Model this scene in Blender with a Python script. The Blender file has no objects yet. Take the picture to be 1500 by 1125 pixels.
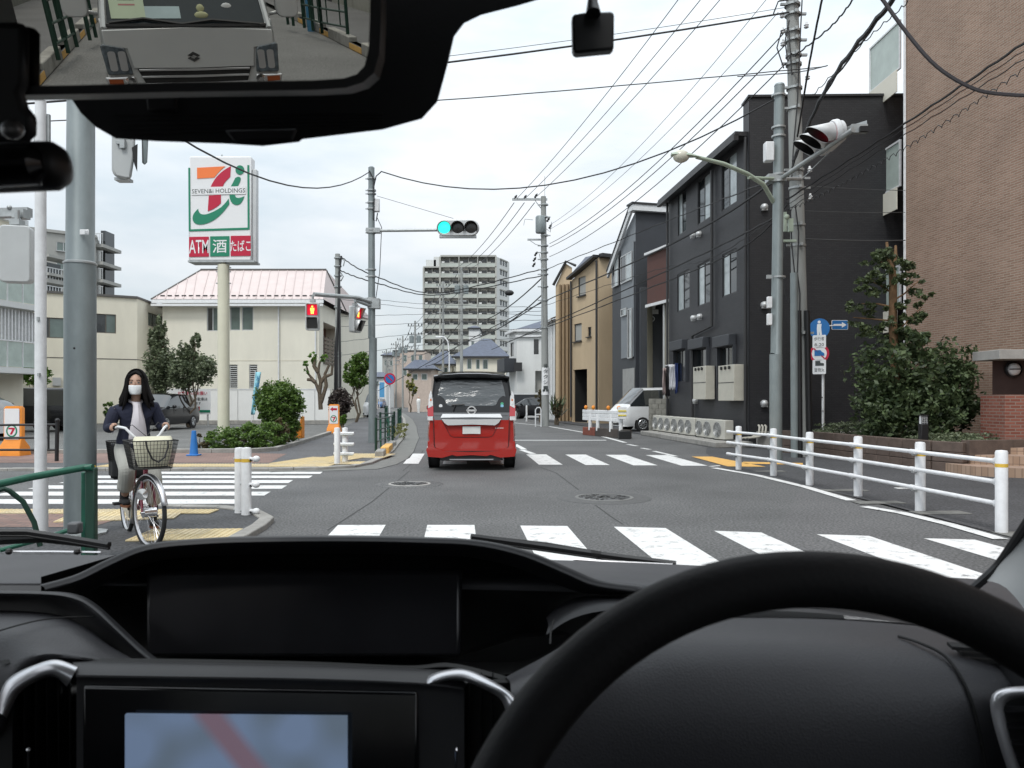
import bpy, math, random
from mathutils import Vector, Matrix
SC = bpy.context.scene
COL = SC.collection
rad = math.radians
F = 1130.0; CX = 750.0; HY = 585.0; EYE = 1.35

# ---------------------------------------------------------------- camera
cam_d = bpy.data.cameras.new('camera'); cam = bpy.data.objects.new('camera', cam_d); COL.objects.link(cam)
cam.location = (0, 0, EYE); cam.rotation_euler = (rad(90), 0, 0)
cam_d.sensor_fit = 'HORIZONTAL'; cam_d.sensor_width = 36; cam_d.lens = 36 * F / 1500
cam_d.shift_y = (HY - 562.5) / 1500
cam_d.clip_start = 0.02; cam_d.clip_end = 3000
cam_d.dof.use_dof = True; cam_d.dof.focus_distance = 13; cam_d.dof.aperture_fstop = 15
SC.camera = cam
# ---------------------------------------------------------------- world
SUN_EL, SUN_AZ = rad(55), rad(200)
w = bpy.data.worlds.new('World'); SC.world = w; w.use_nodes = True
nt = w.node_tree; nt.nodes.clear()
wn = nt.nodes.new; wl = nt.links.new
wo = wn('ShaderNodeOutputWorld'); sky = wn('ShaderNodeTexSky'); sky.sky_type = 'NISHITA'; sky.sun_disc = False
sky.sun_elevation = SUN_EL; sky.sun_rotation = SUN_AZ
b1 = wn('ShaderNodeBackground'); b1.inputs[1].default_value = 0.10; wl(sky.outputs[0], b1.inputs[0])
tc = wn('ShaderNodeTexCoord'); mp = wn('ShaderNodeMapping'); mp.inputs['Scale'].default_value = (1.0, 1.0, 3.2)
nz = wn('ShaderNodeTexNoise'); nz.inputs['Scale'].default_value = 2.3; nz.inputs['Detail'].default_value = 6; nz.inputs['Roughness'].default_value = .55
cr = wn('ShaderNodeValToRGB'); cr.color_ramp.elements[0].position = .34; cr.color_ramp.elements[0].color = (.66, .76, .83, 1)
cr.color_ramp.elements[1].position = .62; cr.color_ramp.elements[1].color = (1.02, 1.03, 1.05, 1)
b2 = wn('ShaderNodeBackground'); b2.inputs[1].default_value = 1.0
mx = wn('ShaderNodeMixShader'); mx.inputs[0].default_value = .86
wl(tc.outputs['Generated'], mp.inputs[0]); wl(mp.outputs[0], nz.inputs[0]); wl(nz.outputs[0], cr.inputs[0]); 
sp_ = wn('ShaderNodeSeparateXYZ'); wl(tc.outputs['Generated'], sp_.inputs[0]); mr_ = wn('ShaderNodeMapRange'); mr_.inputs['To Min'].default_value = .50; mr_.inputs['To Max'].default_value = 1.5; wl(sp_.outputs[2], mr_.inputs[0])   # overcast sky: brighter overhead
vm = wn('ShaderNodeVectorMath'); vm.operation = 'SCALE'; wl(cr.outputs[0], vm.inputs[0]); wl(mr_.outputs[0], vm.inputs['Scale']); wl(vm.outputs[0], b2.inputs[0])
wl(b1.outputs[0], mx.inputs[1]); wl(b2.outputs[0], mx.inputs[2]); wl(mx.outputs[0], wo.inputs[0])
# ---------------------------------------------------------------- sun (soft, overcast)
sd = bpy.data.lights.new('sun', 'SUN'); sd.energy = 1.1; sd.angle = rad(14); sd.color = (1, .97, .93)
so = bpy.data.objects.new('sun', sd); COL.objects.link(so)
so.rotation_euler = (rad(90) - SUN_EL, 0, rad(180) - SUN_AZ)
SC.view_settings.view_transform = 'Standard'; SC.view_settings.look = 'None'; SC.view_settings.gamma = 1
SC.view_settings.use_curve_mapping = False; SC.view_settings.exposure = 0.60
SC.cycles.use_denoising = True
SC.cycles.max_bounces = 8; SC.cycles.transparent_max_bounces = 16; SC.cycles.diffuse_bounces = 3; SC.cycles.glossy_bounces = 4
SC.cycles.sample_clamp_indirect = 4; SC.cycles.caustics_reflective = False; SC.cycles.caustics_refractive = False

# ---------------------------------------------------------------- placing helpers (survey of the place: a bearing from the driver's eye and a distance)
V = Vector
def P(u, v, Y): return V(((u - CX) / F * Y, Y, EYE + (HY - v) / F * Y))
def G(u, v, z=0.0):
    Y = (EYE - z) * F / (v - HY); return V(((u - CX) / F * Y, Y, z))
def XY(u, Y, z=0.0): return V(((u - CX) / F * Y, Y, z))

def cr(pts, n=6):   # smooth curve through points
    P_ = [V(p) for p in pts]; out = []
    for i in range(len(P_) - 1):
        a, b_, c, d_ = P_[max(i - 1, 0)], P_[i], P_[i + 1], P_[min(i + 2, len(P_) - 1)]
        for k in range(n): s = k / n; out.append(.5 * ((2 * b_) + (c - a) * s + (2 * a - 5 * b_ + 4 * c - d_) * s * s + (3 * b_ - a - 3 * c + d_) * s ** 3))
    out.append(P_[-1]); return out
# ---------------------------------------------------------------- mesh builder
class MB:
    def __init__(s): s.v = []; s.f = []; s.m = []; s.uv = {}
    def add(s, vs, fs, mi=0, uv=None):
        o = len(s.v); s.v += [V(p) for p in vs]
        for k, f in enumerate(fs):
            if uv: s.uv[len(s.f)] = uv[k]
            s.f.append([i + o for i in f]); s.m.append(mi)
        return s
    def quad(s, a, b, c, d, mi=0, uv=None): return s.add([a, b, c, d], [(0, 1, 2, 3)], mi, [uv] if uv else None)
    def poly(s, pts, mi=0): return s.add(pts, [tuple(range(len(pts)))], mi)
    def box(s, c, d, rz=0, mi=0):
        c = V(c); x, y, z = d[0] / 2, d[1] / 2, d[2] / 2; ca, sa = math.cos(rz), math.sin(rz)
        vs = [c + V((a * x * ca - b * y * sa, a * x * sa + b * y * ca, e * z)) for e in (-1, 1) for a, b in ((-1, -1), (1, -1), (1, 1), (-1, 1))]
        return s.add(vs, [(3, 2, 1, 0), (4, 5, 6, 7), (0, 1, 5, 4), (1, 2, 6, 5), (2, 3, 7, 6), (3, 0, 4, 7)], mi)
    def obox(s, o, ax, ay, az, mi=0):
        o, ax, ay, az = V(o), V(ax), V(ay), V(az)
        vs = [o, o + ax, o + ax + ay, o + ay, o + az, o + ax + az, o + ax + ay + az, o + ay + az]
        return s.add(vs, [(3, 2, 1, 0), (4, 5, 6, 7), (0, 1, 5, 4), (1, 2, 6, 5), (2, 3, 7, 6), (3, 0, 4, 7)], mi)
    def prism(s, poly, d, mi=0):
        n = len(poly); d = V(d); poly = [V(p) for p in poly]
        return s.add(poly + [p + d for p in poly], [tuple(range(n))[::-1], tuple(range(n, 2 * n))] + [(i, (i + 1) % n, n + (i + 1) % n, n + i) for i in range(n)], mi)
    def tube(s, pts, r, n=8, mi=0, closed=False, caps=True):
        pts = [V(p) for p in pts]; N = len(pts); rs = r if isinstance(r, (list, tuple)) else [r] * N
        vs = []; up = None
        for i, p in enumerate(pts):
            if closed: t = pts[(i + 1) % N] - pts[i - 1]
            else: t = pts[min(i + 1, N - 1)] - pts[max(i - 1, 0)]
            if t.length < 1e-9: t = V((0, 0, 1))
            t.normalize()
            if up is None:
                up = t.orthogonal().normalized()
            up = (up - t * up.dot(t))
            if up.length < 1e-6: up = t.orthogonal()
            up.normalize(); b = t.cross(up)
            for k in range(n):
                a = 2 * math.pi * k / n; vs.append(p + (up * math.cos(a) + b * math.sin(a)) * rs[i])
        fs = []
        for i in range(N if closed else N - 1):
            j = (i + 1) % N
            for k in range(n): fs.append((i * n + k, i * n + (k + 1) % n, j * n + (k + 1) % n, j * n + k))
        if caps and not closed: fs += [tuple(range(n))[::-1], tuple(range((N - 1) * n, N * n))]
        return s.add(vs, fs, mi)
    def cyl(s, a, b, r0, r1=None, n=14, mi=0): return s.tube([a, b], [r0, r0 if r1 is None else r1], n, mi)
    def lathe(s, prof, c, axis=(0, 0, 1), n=20, mi=0):
        ax = V(axis).normalized(); x = ax.orthogonal().normalized(); y = ax.cross(x); c = V(c); vs = []; fs = []
        for r, h in prof:
            for k in range(n):
                a = 2 * math.pi * k / n; vs.append(c + ax * h + (x * math.cos(a) + y * math.sin(a)) * max(r, 1e-4))
        for i in range(len(prof) - 1):
            for k in range(n): fs.append((i * n + k, i * n + (k + 1) % n, (i + 1) * n + (k + 1) % n, (i + 1) * n + k))
        return s.add(vs, fs, mi)
    def ball(s, c, r, n=12, mi=0):
        r = V((r, r, r)) if not hasattr(r, '__len__') else V(r); c = V(c); vs = []; fs = []; m = n // 2
        for i in range(m + 1):
            t = math.pi * i / m
            for k in range(n):
                a = 2 * math.pi * k / n; vs.append(c + V((r.x * math.sin(t) * math.cos(a), r.y * math.sin(t) * math.sin(a), r.z * math.cos(t))))
        for i in range(m):
            for k in range(n): fs.append((i * n + k, (i + 1) * n + k, (i + 1) * n + (k + 1) % n, i * n + (k + 1) % n))
        return s.add(vs, fs, mi)
    def loft(s, rows, closed=False, mi=0, caps=False):
        n = len(rows[0]); vs = [p for r in rows for p in r]; o = len(s.f)
        fs = []; mm = []
        for i in range(len(rows) - 1):
            for k in range(n if closed else n - 1):
                fs.append((i * n + k, i * n + (k + 1) % n, (i + 1) * n + (k + 1) % n, (i + 1) * n + k))
                mm.append(mi(i, k) if callable(mi) else mi)
        s.add(vs, fs, 0); s.m[o:] = mm
        if caps:
            s.add(rows[0], [tuple(range(n))[::-1]], caps if isinstance(caps, int) and not isinstance(caps, bool) else 0); s.add(rows[-1], [tuple(range(n))], caps if isinstance(caps, int) and not isinstance(caps, bool) else 0)
        return s
    def xf(s, M):
        s.v = [M @ p for p in s.v]; return s
    def build(s, name, mats, parent=None, local=False, bevel=0, smooth=40, only=None, merge=False):
        if not isinstance(mats, (list, tuple)): mats = [mats]
        off = V((0, 0, 0))
        if parent is not None and not local: off = BASE.get(parent.name, V((0, 0, 0)))
        me = bpy.data.meshes.new(name)
        fidx = [i for i in range(len(s.f)) if only is None or s.m[i] == only]
        if only is None: vs = s.v; fs = s.f
        else:
            mp_ = {}; vs = []; fs = []
            for i in fidx:
                g = []
                for q in s.f[i]:
                    if q not in mp_: mp_[q] = len(vs); vs.append(s.v[q])
                    g.append(mp_[q])
                fs.append(g)
        me.from_pydata([tuple(p - off) for p in vs], [], fs)
        if only is None and len(mats) > 1: me.polygons.foreach_set('material_index', [s.m[i] for i in fidx])
        for m_ in mats: me.materials.append(m_)
        if s.uv:
            ul = me.uv_layers.new(name='UVMap'); k = 0
            for q, i in enumerate(fidx):
                u_ = s.uv.get(i)
                for c in range(len(s.f[i])):
                    ul.data[k].uv = u_[c] if u_ else (0, 0)
                    k += 1
        if smooth:
            me.polygons.foreach_set('use_smooth', [True] * len(fs)); me.update()
            try: me.set_sharp_from_angle(angle=rad(smooth))
            except Exception: pass
        o = bpy.data.objects.new(name, me); COL.objects.link(o)
        if parent is not None:
            o.parent = parent; BASE[o.name] = off if not local else BASE.get(parent.name, V((0, 0, 0)))
        if bevel:
            bm_ = o.modifiers.new('bevel', 'BEVEL'); bm_.width = bevel; bm_.segments = 2; bm_.limit_method = 'ANGLE'; bm_.angle_limit = rad(50)
        return o
BASE = {}
def thing(name, label, cat, loc=(0, 0, 0), rz=0, group=None):
    o = bpy.data.objects.new(name, None); COL.objects.link(o); o.location = loc; o.rotation_euler = (0, 0, rz)
    o.empty_display_size = .2; o['label'] = label; o['category'] = cat
    if group: o['group'] = group
    BASE[o.name] = V(loc); return o
def tag(o, label, cat, group=None):
    o['label'] = label; o['category'] = cat
    if group: o['group'] = group
    return o
def setting(o): o['kind'] = 'structure'; return o
_KC = {}
def kids(o):
    if o.name not in _KC:
        for q in bpy.data.objects:
            if q.parent is not None: _KC.setdefault(q.parent.name, [])
            if q.parent is not None and q not in _KC[q.parent.name]: _KC[q.parent.name].append(q)
    return _KC.get(o.name, [])
def dup(root, loc, rz=None, label=None, scale=None):
    _KC.clear()
    def cp(o, par):
        c = o.copy(); COL.objects.link(c)
        if par is not None: c.parent = par
        for k in list(kids(o)): cp(k, c)
        return c
    kids(root)
    r = cp(root, None); r.location = loc
    if rz is not None: r.rotation_euler = (0, 0, rz)
    if scale: r.scale = scale
    if label: r['label'] = label
    return r

# ---------------------------------------------------------------- materials
MATS = {}
def mat(name, col, rough=.6, metal=0, var=.12, scale=4, bump=0, bscale=60, spec=.5, coat=0, emit=0, uv=False, streak=0):
    if name in MATS: return MATS[name]
    m = bpy.data.materials.new(name); m.use_nodes = True; t = m.node_tree; N = t.nodes.new; L = t.links.new
    p = t.nodes['Principled BSDF']; p.inputs['Roughness'].default_value = rough; p.inputs['Metallic'].default_value = metal
    p.inputs['Specular IOR Level'].default_value = spec
    if coat: p.inputs['Coat Weight'].default_value = coat; p.inputs['Coat Roughness'].default_value = .04
    tc = N('ShaderNodeTexCoord')
    src = tc.outputs['Object']
    if var:
        n = N('ShaderNodeTexNoise'); n.inputs['Scale'].default_value = scale; n.inputs['Detail'].default_value = 7; n.inputs['Roughness'].default_value = .62
        mpn = N('ShaderNodeMapping'); L(src, mpn.inputs[0])
        if streak: mpn.inputs['Scale'].default_value = (1, 1, 1 / streak)
        L(mpn.outputs[0], n.inputs[0])
        r = N('ShaderNodeValToRGB'); r.color_ramp.elements[0].position = .3; r.color_ramp.elements[1].position = .7
        r.color_ramp.elements[0].color = (*[c * (1 - var) for c in col], 1); r.color_ramp.elements[1].color = (*[min(1, c * (1 + var)) for c in col], 1)
        L(n.outputs[0], r.inputs[0]); L(r.outputs[0], p.inputs['Base Color'])
        rr = N('ShaderNodeMapRange'); rr.inputs['To Min'].default_value = max(.02, rough - .08); rr.inputs['To Max'].default_value = min(1, rough + .08)
        L(n.outputs[0], rr.inputs[0]); L(rr.outputs[0], p.inputs['Roughness'])
    else: p.inputs['Base Color'].default_value = (*col, 1)
    if bump:
        n2 = N('ShaderNodeTexNoise'); n2.inputs['Scale'].default_value = bscale; n2.inputs['Detail'].default_value = 3; L(src, n2.inputs[0])
        bp = N('ShaderNodeBump'); bp.inputs['Strength'].default_value = bump; bp.inputs['Distance'].default_value = .01
        L(n2.outputs[0], bp.inputs['Height']); L(bp.outputs[0], p.inputs['Normal'])
    if emit:
        p.inputs['Emission Color'].default_value = (*col, 1); p.inputs['Emission Strength'].default_value = emit
    MATS[name] = m; return m
def brickmat(name, c1, c2, mortar, bw, bh, ms=.008, rough=.8, bias=0, offset=.5, bump=.4, world=False, var=.15):
    if name in MATS: return MATS[name]
    m = bpy.data.materials.new(name); m.use_nodes = True; t = m.node_tree; N = t.nodes.new; L = t.links.new
    p = t.nodes['Principled BSDF']; p.inputs['Roughness'].default_value = rough
    tc = N('ShaderNodeTexCoord'); b = N('ShaderNodeTexBrick'); b.offset = offset
    L(tc.outputs['Object' if world else 'UV'], b.inputs['Vector'])
    b.inputs['Color1'].default_value = (*c1, 1); b.inputs['Color2'].default_value = (*c2, 1); b.inputs['Mortar'].default_value = (*mortar, 1)
    b.inputs['Scale'].default_value = 1; b.inputs['Mortar Size'].default_value = ms; b.inputs['Bias'].default_value = bias
    b.inputs['Brick Width'].default_value = bw; b.inputs['Row Height'].default_value = bh
    n = N('ShaderNodeTexNoise'); n.inputs['Scale'].default_value = .7; n.inputs['Detail'].default_value = 8; L(tc.outputs['Object'], n.inputs[0])
    mr = N('ShaderNodeMapRange'); mr.inputs['From Min'].default_value = .3; mr.inputs['From Max'].default_value = .7; mr.inputs['To Min'].default_value = 1 - var; mr.inputs['To Max'].default_value = 1 + var; L(n.outputs[0], mr.inputs[0])
    mm = N('ShaderNodeVectorMath'); mm.operation = 'SCALE'; L(b.outputs[0], mm.inputs[0]); L(mr.outputs[0], mm.inputs['Scale']); L(mm.outputs[0], p.inputs['Base Color'])
    bp = N('ShaderNodeBump'); bp.inputs['Strength'].default_value = bump; bp.inputs['Distance'].default_value = .01; bp.invert = True
    L(b.outputs['Fac'], bp.inputs['Height']); L(bp.outputs[0], p.inputs['Normal'])
    MATS[name] = m; return m
def asphalt(name, col, speck=.55):
    m = bpy.data.materials.new(name); m.use_nodes = True; t = m.node_tree; N = t.nodes.new; L = t.links.new
    p = t.nodes['Principled BSDF']; p.inputs['Roughness'].default_value = .78
    tc = N('ShaderNodeTexCoord'); n1 = N('ShaderNodeTexNoise'); n1.inputs['Scale'].default_value = .55; n1.inputs['Detail'].default_value = 9; n1.inputs['Roughness'].default_value = .6
    n2 = N('ShaderNodeTexNoise'); n2.inputs['Scale'].default_value = 38; n2.inputs['Detail'].default_value = 4
    vo = N('ShaderNodeTexVoronoi'); vo.inputs['Scale'].default_value = 34
    for q in (n1, n2, vo): L(tc.outputs['Object'], q.inputs[0])
    m1 = N('ShaderNodeMapRange'); m1.inputs['From Min'].default_value = .3; m1.inputs['From Max'].default_value = .7; m1.inputs['To Min'].default_value = .76; m1.inputs['To Max'].default_value = 1.2; L(n1.outputs[0], m1.inputs[0])
    m2 = N('ShaderNodeMapRange'); m2.inputs['From Min'].default_value = .35; m2.inputs['From Max'].default_value = .68; m2.inputs['To Min'].default_value = 1 - speck; m2.inputs['To Max'].default_value = 1 + speck; L(n2.outputs[0], m2.inputs[0])
    r = N('ShaderNodeValToRGB'); r.color_ramp.elements[0].position = .0; r.color_ramp.elements[0].color = (2.3, 2.3, 2.2, 1); r.color_ramp.elements[1].position = .16; r.color_ramp.elements[1].color = (1, 1, 1, 1); L(vo.outputs['Distance'], r.inputs[0])
    mu = N('ShaderNodeMath'); mu.operation = 'MULTIPLY'; L(m1.outputs[0], mu.inputs[0]); L(m2.outputs[0], mu.inputs[1])
    vs_ = N('ShaderNodeVectorMath'); vs_.operation = 'SCALE'; L(r.outputs[0], vs_.inputs[0]); L(mu.outputs[0], vs_.inputs['Scale'])
    v2 = N('ShaderNodeVectorMath'); v2.operation = 'MULTIPLY'; v2.inputs[1].default_value = col; L(vs_.outputs[0], v2.inputs[0]); L(v2.outputs[0], p.inputs['Base Color'])
    bp = N('ShaderNodeBump'); bp.inputs['Strength'].default_value = .5; bp.inputs['Distance'].default_value = .006; L(n2.outputs[0], bp.inputs['Height']); L(bp.outputs[0], p.inputs['Normal'])
    MATS[name] = m; return m
def leafmat(name, c0, c1):
    m = bpy.data.materials.new(name); m.use_nodes = True; t = m.node_tree; N = t.nodes.new; L = t.links.new
    p = t.nodes['Principled BSDF']; p.inputs['Roughness'].default_value = .5
    g = N('ShaderNodeNewGeometry'); r = N('ShaderNodeValToRGB'); r.color_ramp.elements[0].color = (*c0, 1); r.color_ramp.elements[1].color = (*c1, 1)
    L(g.outputs['Random Per Island'], r.inputs[0]); L(r.outputs[0], p.inputs['Base Color'])
    tr = N('ShaderNodeBsdfTranslucent'); L(r.outputs[0], tr.inputs[0]); ms = N('ShaderNodeMixShader'); ms.inputs[0].default_value = .25
    L(p.outputs[0], ms.inputs[1]); L(tr.outputs[0], ms.inputs[2]); L(ms.outputs[0], t.nodes['Material Output'].inputs[0]); return m
def glass(name, tint, gloss=.12, rough=.02):   # thin pane: see-through with a mirror sheen
    m = bpy.data.materials.new(name); m.use_nodes = True; t = m.node_tree; N = t.nodes.new; L = t.links.new
    t.nodes.remove(t.nodes['Principled BSDF'])
    tr = N('ShaderNodeBsdfTransparent'); tr.inputs[0].default_value = (*tint, 1); gl = N('ShaderNodeBsdfGlossy'); gl.inputs['Roughness'].default_value = rough; gl.inputs[0].default_value = (.9, .9, .9, 1)
    fr = N('ShaderNodeFresnel'); fr.inputs[0].default_value = 1.45; mu = N('ShaderNodeMath'); mu.operation = 'MULTIPLY'; mu.inputs[1].default_value = gloss; L(fr.outputs[0], mu.inputs[0])
    ms = N('ShaderNodeMixShader'); L(mu.outputs[0], ms.inputs[0]); L(tr.outputs[0], ms.inputs[1]); L(gl.outputs[0], ms.inputs[2]); L(ms.outputs[0], t.nodes['Material Output'].inputs[0]); return m

M_road = asphalt('asphalt', (.108, .108, .108)); M_road2 = asphalt('asphalt_dark', (.065, .066, .07)); M_walk = asphalt('asphalt_walk', (.10, .10, .105))
M_ground = asphalt('ground_paving', (.13, .13, .125))
M_conc = mat('concrete', (.36, .35, .33), .85, var=.2, scale=3, bump=.25); M_kerb = mat('kerb_concrete', (.30, .29, .27), .85, var=.25, scale=5, bump=.3)
M_gutter = mat('gutter_concrete', (.17, .17, .16), .85, var=.18, scale=4, bump=.3)
M_pole = mat('pole_concrete', (.30, .31, .30), .8, var=.16, scale=3, bump=.2, streak=5)
M_steel = mat('pole_paint_grey', (.235, .27, .275), .5, metal=.25, var=.14, scale=6, bump=.08, bscale=30, streak=2.5)
M_galv = mat('galvanised', (.42, .44, .44), .45, metal=.55, var=.18, scale=8)
M_paint = None
def paintmat():
    m = bpy.data.materials.new('road_paint'); m.use_nodes = True; t = m.node_tree; N = t.nodes.new; L = t.links.new
    p = t.nodes['Principled BSDF']; p.inputs['Roughness'].default_value = .7
    tc = N('ShaderNodeTexCoord'); n = N('ShaderNodeTexNoise'); n.inputs['Scale'].default_value = 6; n.inputs['Detail'].default_value = 12; n.inputs['Roughness'].default_value = .75; L(tc.outputs['Object'], n.inputs[0])
    r = N('ShaderNodeValToRGB'); e = r.color_ramp.elements; e[0].position = .35; e[0].color = (.24, .24, .24, 1); e[1].position = .46; e[1].color = (.70, .70, .69, 1)
    L(n.outputs[0], r.inputs[0]); L(r.outputs[0], p.inputs['Base Color'])
    return m
M_paint = paintmat()
M_orange_paint = mat('orange_paint', (.72, .42, .12), .7, var=.15, scale=8)
M_white = mat('white_paint', (.74, .75, .76), .45, var=.10, scale=9); M_whitemat = mat('white_sheet', (.80, .80, .78), .55, var=.04, scale=1.5)
M_black = mat('black_plastic', (.012, .012, .013), .45, var=.1); M_rubber = mat('rubber', (.018, .018, .018), .85, var=.2, scale=12)
M_cable = mat('cable_black', (.02, .02, .022), .6, var=0); M_thin = mat('wire_grey', (.07, .075, .08), .6, var=0)
M_green = mat('green_paint', (.012, .10, .062), .45, var=.15, scale=9); M_dgreen = mat('dark_green_paint', (.012, .045, .03), .45, var=.15, scale=9)
M_orange = mat('orange_plastic', (.80, .27, .025), .5, var=.08); M_blue = mat('blue_cone_plastic', (.02, .17, .50), .5, var=.1)
M_red = mat('sign_red', (.50, .008, .045), .4, var=0); M_sgreen = mat('sign_green', (.01, .22, .12), .4, var=0); M_sorange = mat('sign_orange', (.90, .21, .05), .4, var=0)
M_swhite = mat('sign_white', (.80, .81, .82), .35, var=.02); M_ink = mat('ink_dark', (.05, .06, .06), .6, var=0); M_sblue = mat('sign_blue', (.015, .15, .42), .4, var=0)
M_yel = mat('yellow_band', (.70, .45, .06), .5, var=.05)
M_chrome = mat('chrome', (.75, .75, .76), .12, metal=1, var=0); M_silver = mat('silver_trim', (.62, .62, .64), .32, metal=.75, var=.03)
M_glassd = mat('dark_glass', (.015, .018, .02), .06, var=0, spec=.9); M_glassg = mat('window_glass', (.10, .14, .13), .05, var=.3, scale=.9, spec=1)
M_glassw = mat('frosted_glass', (.45, .52, .48), .35, var=.15, scale=2); M_glassb = mat('bright_window', (.42, .47, .48), .08, var=.35, scale=1.2, spec=1)
M_alu = mat('aluminium', (.55, .56, .56), .4, metal=.4, var=.05); M_dkframe = mat('dark_frame', (.03, .03, .032), .45, var=.05)
M_bark = mat('bark', (.11, .085, .06), .9, var=.35, scale=14, bump=.5, bscale=25)
M_lamp = mat('lamp_glass', (.62, .6, .5), .2, var=.05)

# ---------------------------------------------------------------- words
def text(s, parent, o, xd, yd, size, m, name='lettering', width=None, local=False, bold=0, center=True, depth=0):
    cu = bpy.data.curves.new('t', 'FONT'); cu.body = s; cu.size = 1; cu.offset = bold; cu.resolution_u = 2
    ob = bpy.data.objects.new('t', cu); COL.objects.link(ob)
    dg = bpy.context.evaluated_depsgraph_get(); dg.update()
    me = bpy.data.meshes.new_from_object(ob.evaluated_get(dg)); bpy.data.objects.remove(ob)
    if not me.vertices: return None
    xs = [v.co.x for v in me.vertices]; ys = [v.co.y for v in me.vertices]
    x0, x1, y0, y1 = min(xs), max(xs), min(ys), max(ys)
    sy = size / max(y1 - y0, 1e-4); sx = sy if width is None else width / max(x1 - x0, 1e-4)
    xd, yd = V(xd).normalized(), V(yd).normalized(); o = V(o)
    off = V((0, 0, 0)) if local or parent is None else BASE.get(parent.name, V((0, 0, 0)))
    cx = (x0 + x1) / 2 if center else x0; cy = (y0 + y1) / 2
    for v in me.vertices: v.co = o + xd * ((v.co.x - cx) * sx) + yd * ((v.co.y - cy) * sy) - off
    me.materials.clear(); me.materials.append(m); me.name = name
    r = bpy.data.objects.new(name, me); COL.objects.link(r); r.parent = parent; return r
def flat(parent, name, pts, o, xd, yd, m, d=.004, local=False):
    """flat printed shape with outline pts (x, y) on a board"""
    xd, yd = V(xd).normalized(), V(yd).normalized(); n = xd.cross(yd); o = V(o)
    b = MB(); b.prism([o + xd * x + yd * y for x, y in pts], n * d); return b.build(name, m, parent, local, smooth=0)
def circ(r, n=24, cx=0, cy=0, sx=1): return [(cx + r * sx * math.cos(2 * math.pi * k / n), cy + r * math.sin(2 * math.pi * k / n)) for k in range(n)]
def rrect(w_, h_, r, n=5, cx=0, cy=0):
    o = []
    for q, (sx, sy) in enumerate(((1, 1), (-1, 1), (-1, -1), (1, -1))):
        for k in range(n + 1):
            a = math.pi / 2 * (q + k / n); o.append((cx + sx * (w_ / 2 - r) + r * math.cos(a), cy + sy * (h_ / 2 - r) + r * math.sin(a)))
    return o

# ---------------------------------------------------------------- foliage
def rnd(seed): return random.Random(seed)
def leaves(blobs, n, size, seed, flatf=.5, long=1.6, loose=0):
    """blobs: (centre, radii, weight) ; leaf shaped faces spread in lumps through the volume"""
    r = rnd(seed); b = MB(); tot = sum(q[2] for q in blobs)
    for c, rr, wt in blobs:
        c = V(c); rr = V(rr); k = int(n * wt / tot)
        lumps = []
        for _ in range(max(9, k // 24)):
            while 1:
                d = V((r.uniform(-1, 1), r.uniform(-1, 1), r.uniform(-1, 1)))
                if .35 < d.length < 1: break
            d = d.normalized() * (.25 + .75 * d.length) * (.8 + .2 * r.random()); lumps.append((d * (1 + loose * r.uniform(-.3, .3)), r.uniform(.10, .24) * (1 + loose * .5)))
        for _ in range(k):
            d, s = r.choice(lumps); q = V((r.gauss(0, 1), r.gauss(0, 1), r.gauss(0, 1))).normalized() * s * r.random() ** .5
            p = c + V(((d + q).x * rr.x, (d + q).y * rr.y, (d + q).z * rr.z))
            a = V((r.gauss(0, 1), r.gauss(0, 1), r.gauss(0, flatf))).normalized(); e = a.cross(V((r.gauss(0, 1), r.gauss(0, 1), r.gauss(0, 1)))).normalized()
            L = size * r.uniform(.6, 1.35); W = L / long / 2
            b.add([p - a * L / 2, p + e * W, p + a * L / 2, p - e * W], [(0, 1, 2, 3)])
    return b
def trunk(b, base, top, r0, r1, seed=0, bend=.05, n=8, segs=6):
    r = rnd(seed); base, top = V(base), V(top); L = (top - base).length; pts = []; rs = []
    for i in range(segs + 1):
        t = i / segs; j = V((r.uniform(-1, 1), r.uniform(-1, 1), 0)) * bend * L * (0 if i in (0, segs) else 1); pts.append(base.lerp(top, t) + j); rs.append(r0 + (r1 - r0) * t)
    b.tube(pts, rs, n); return pts
def plant(name, label, cat, base, blobs, n, size, m, seed, limbs=(), group=None, tr=.05, leafname='crown', loose=0):
    t = thing(name, label, cat, base, group=group)
    b = MB(); r = rnd(seed)
    for (c, rr, wt) in blobs:
        c = V(c)
        trunk(b, V(base) + V((r.uniform(-.05, .05), r.uniform(-.05, .05), 0)), c, tr, tr * .35, seed, .06)
        for k in range(7):
            d = V((r.uniform(-1, 1) * rr[0], r.uniform(-1, 1) * rr[1], r.uniform(-.6, .9) * rr[2])) * .8
            trunk(b, V(base).lerp(c, r.uniform(.5, .95)), c + d, tr * .35, tr * .1, seed + k, .08, 5, 4)
    b.build('trunk', M_bark, t)
    leaves(blobs, n, size, seed, loose=loose).build(leafname, m, t, smooth=0); return t
L_dark = leafmat('leaf_dark', (.025, .045, .018), (.125, .175, .075)); L_mid = leafmat('leaf_mid', (.05, .105, .018), (.16, .26, .05))
L_bright = leafmat('leaf_bright', (.05, .13, .015), (.16, .28, .04)); L_purple = leafmat('leaf_purple', (.04, .028, .034), (.11, .09, .07))
L_olive = leafmat('leaf_olive', (.08, .105, .06), (.22, .26, .15)); L_brown = leafmat('leaf_brownish', (.05, .05, .02), (.16, .12, .06))

# ================================================================ GROUND
b = MB(); b.quad((-900, -500, -.03), (900, -500, -.03), (900, 1500, -.03), (-900, 1500, -.03)); setting(b.build('ground', M_ground, smooth=0))
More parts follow.
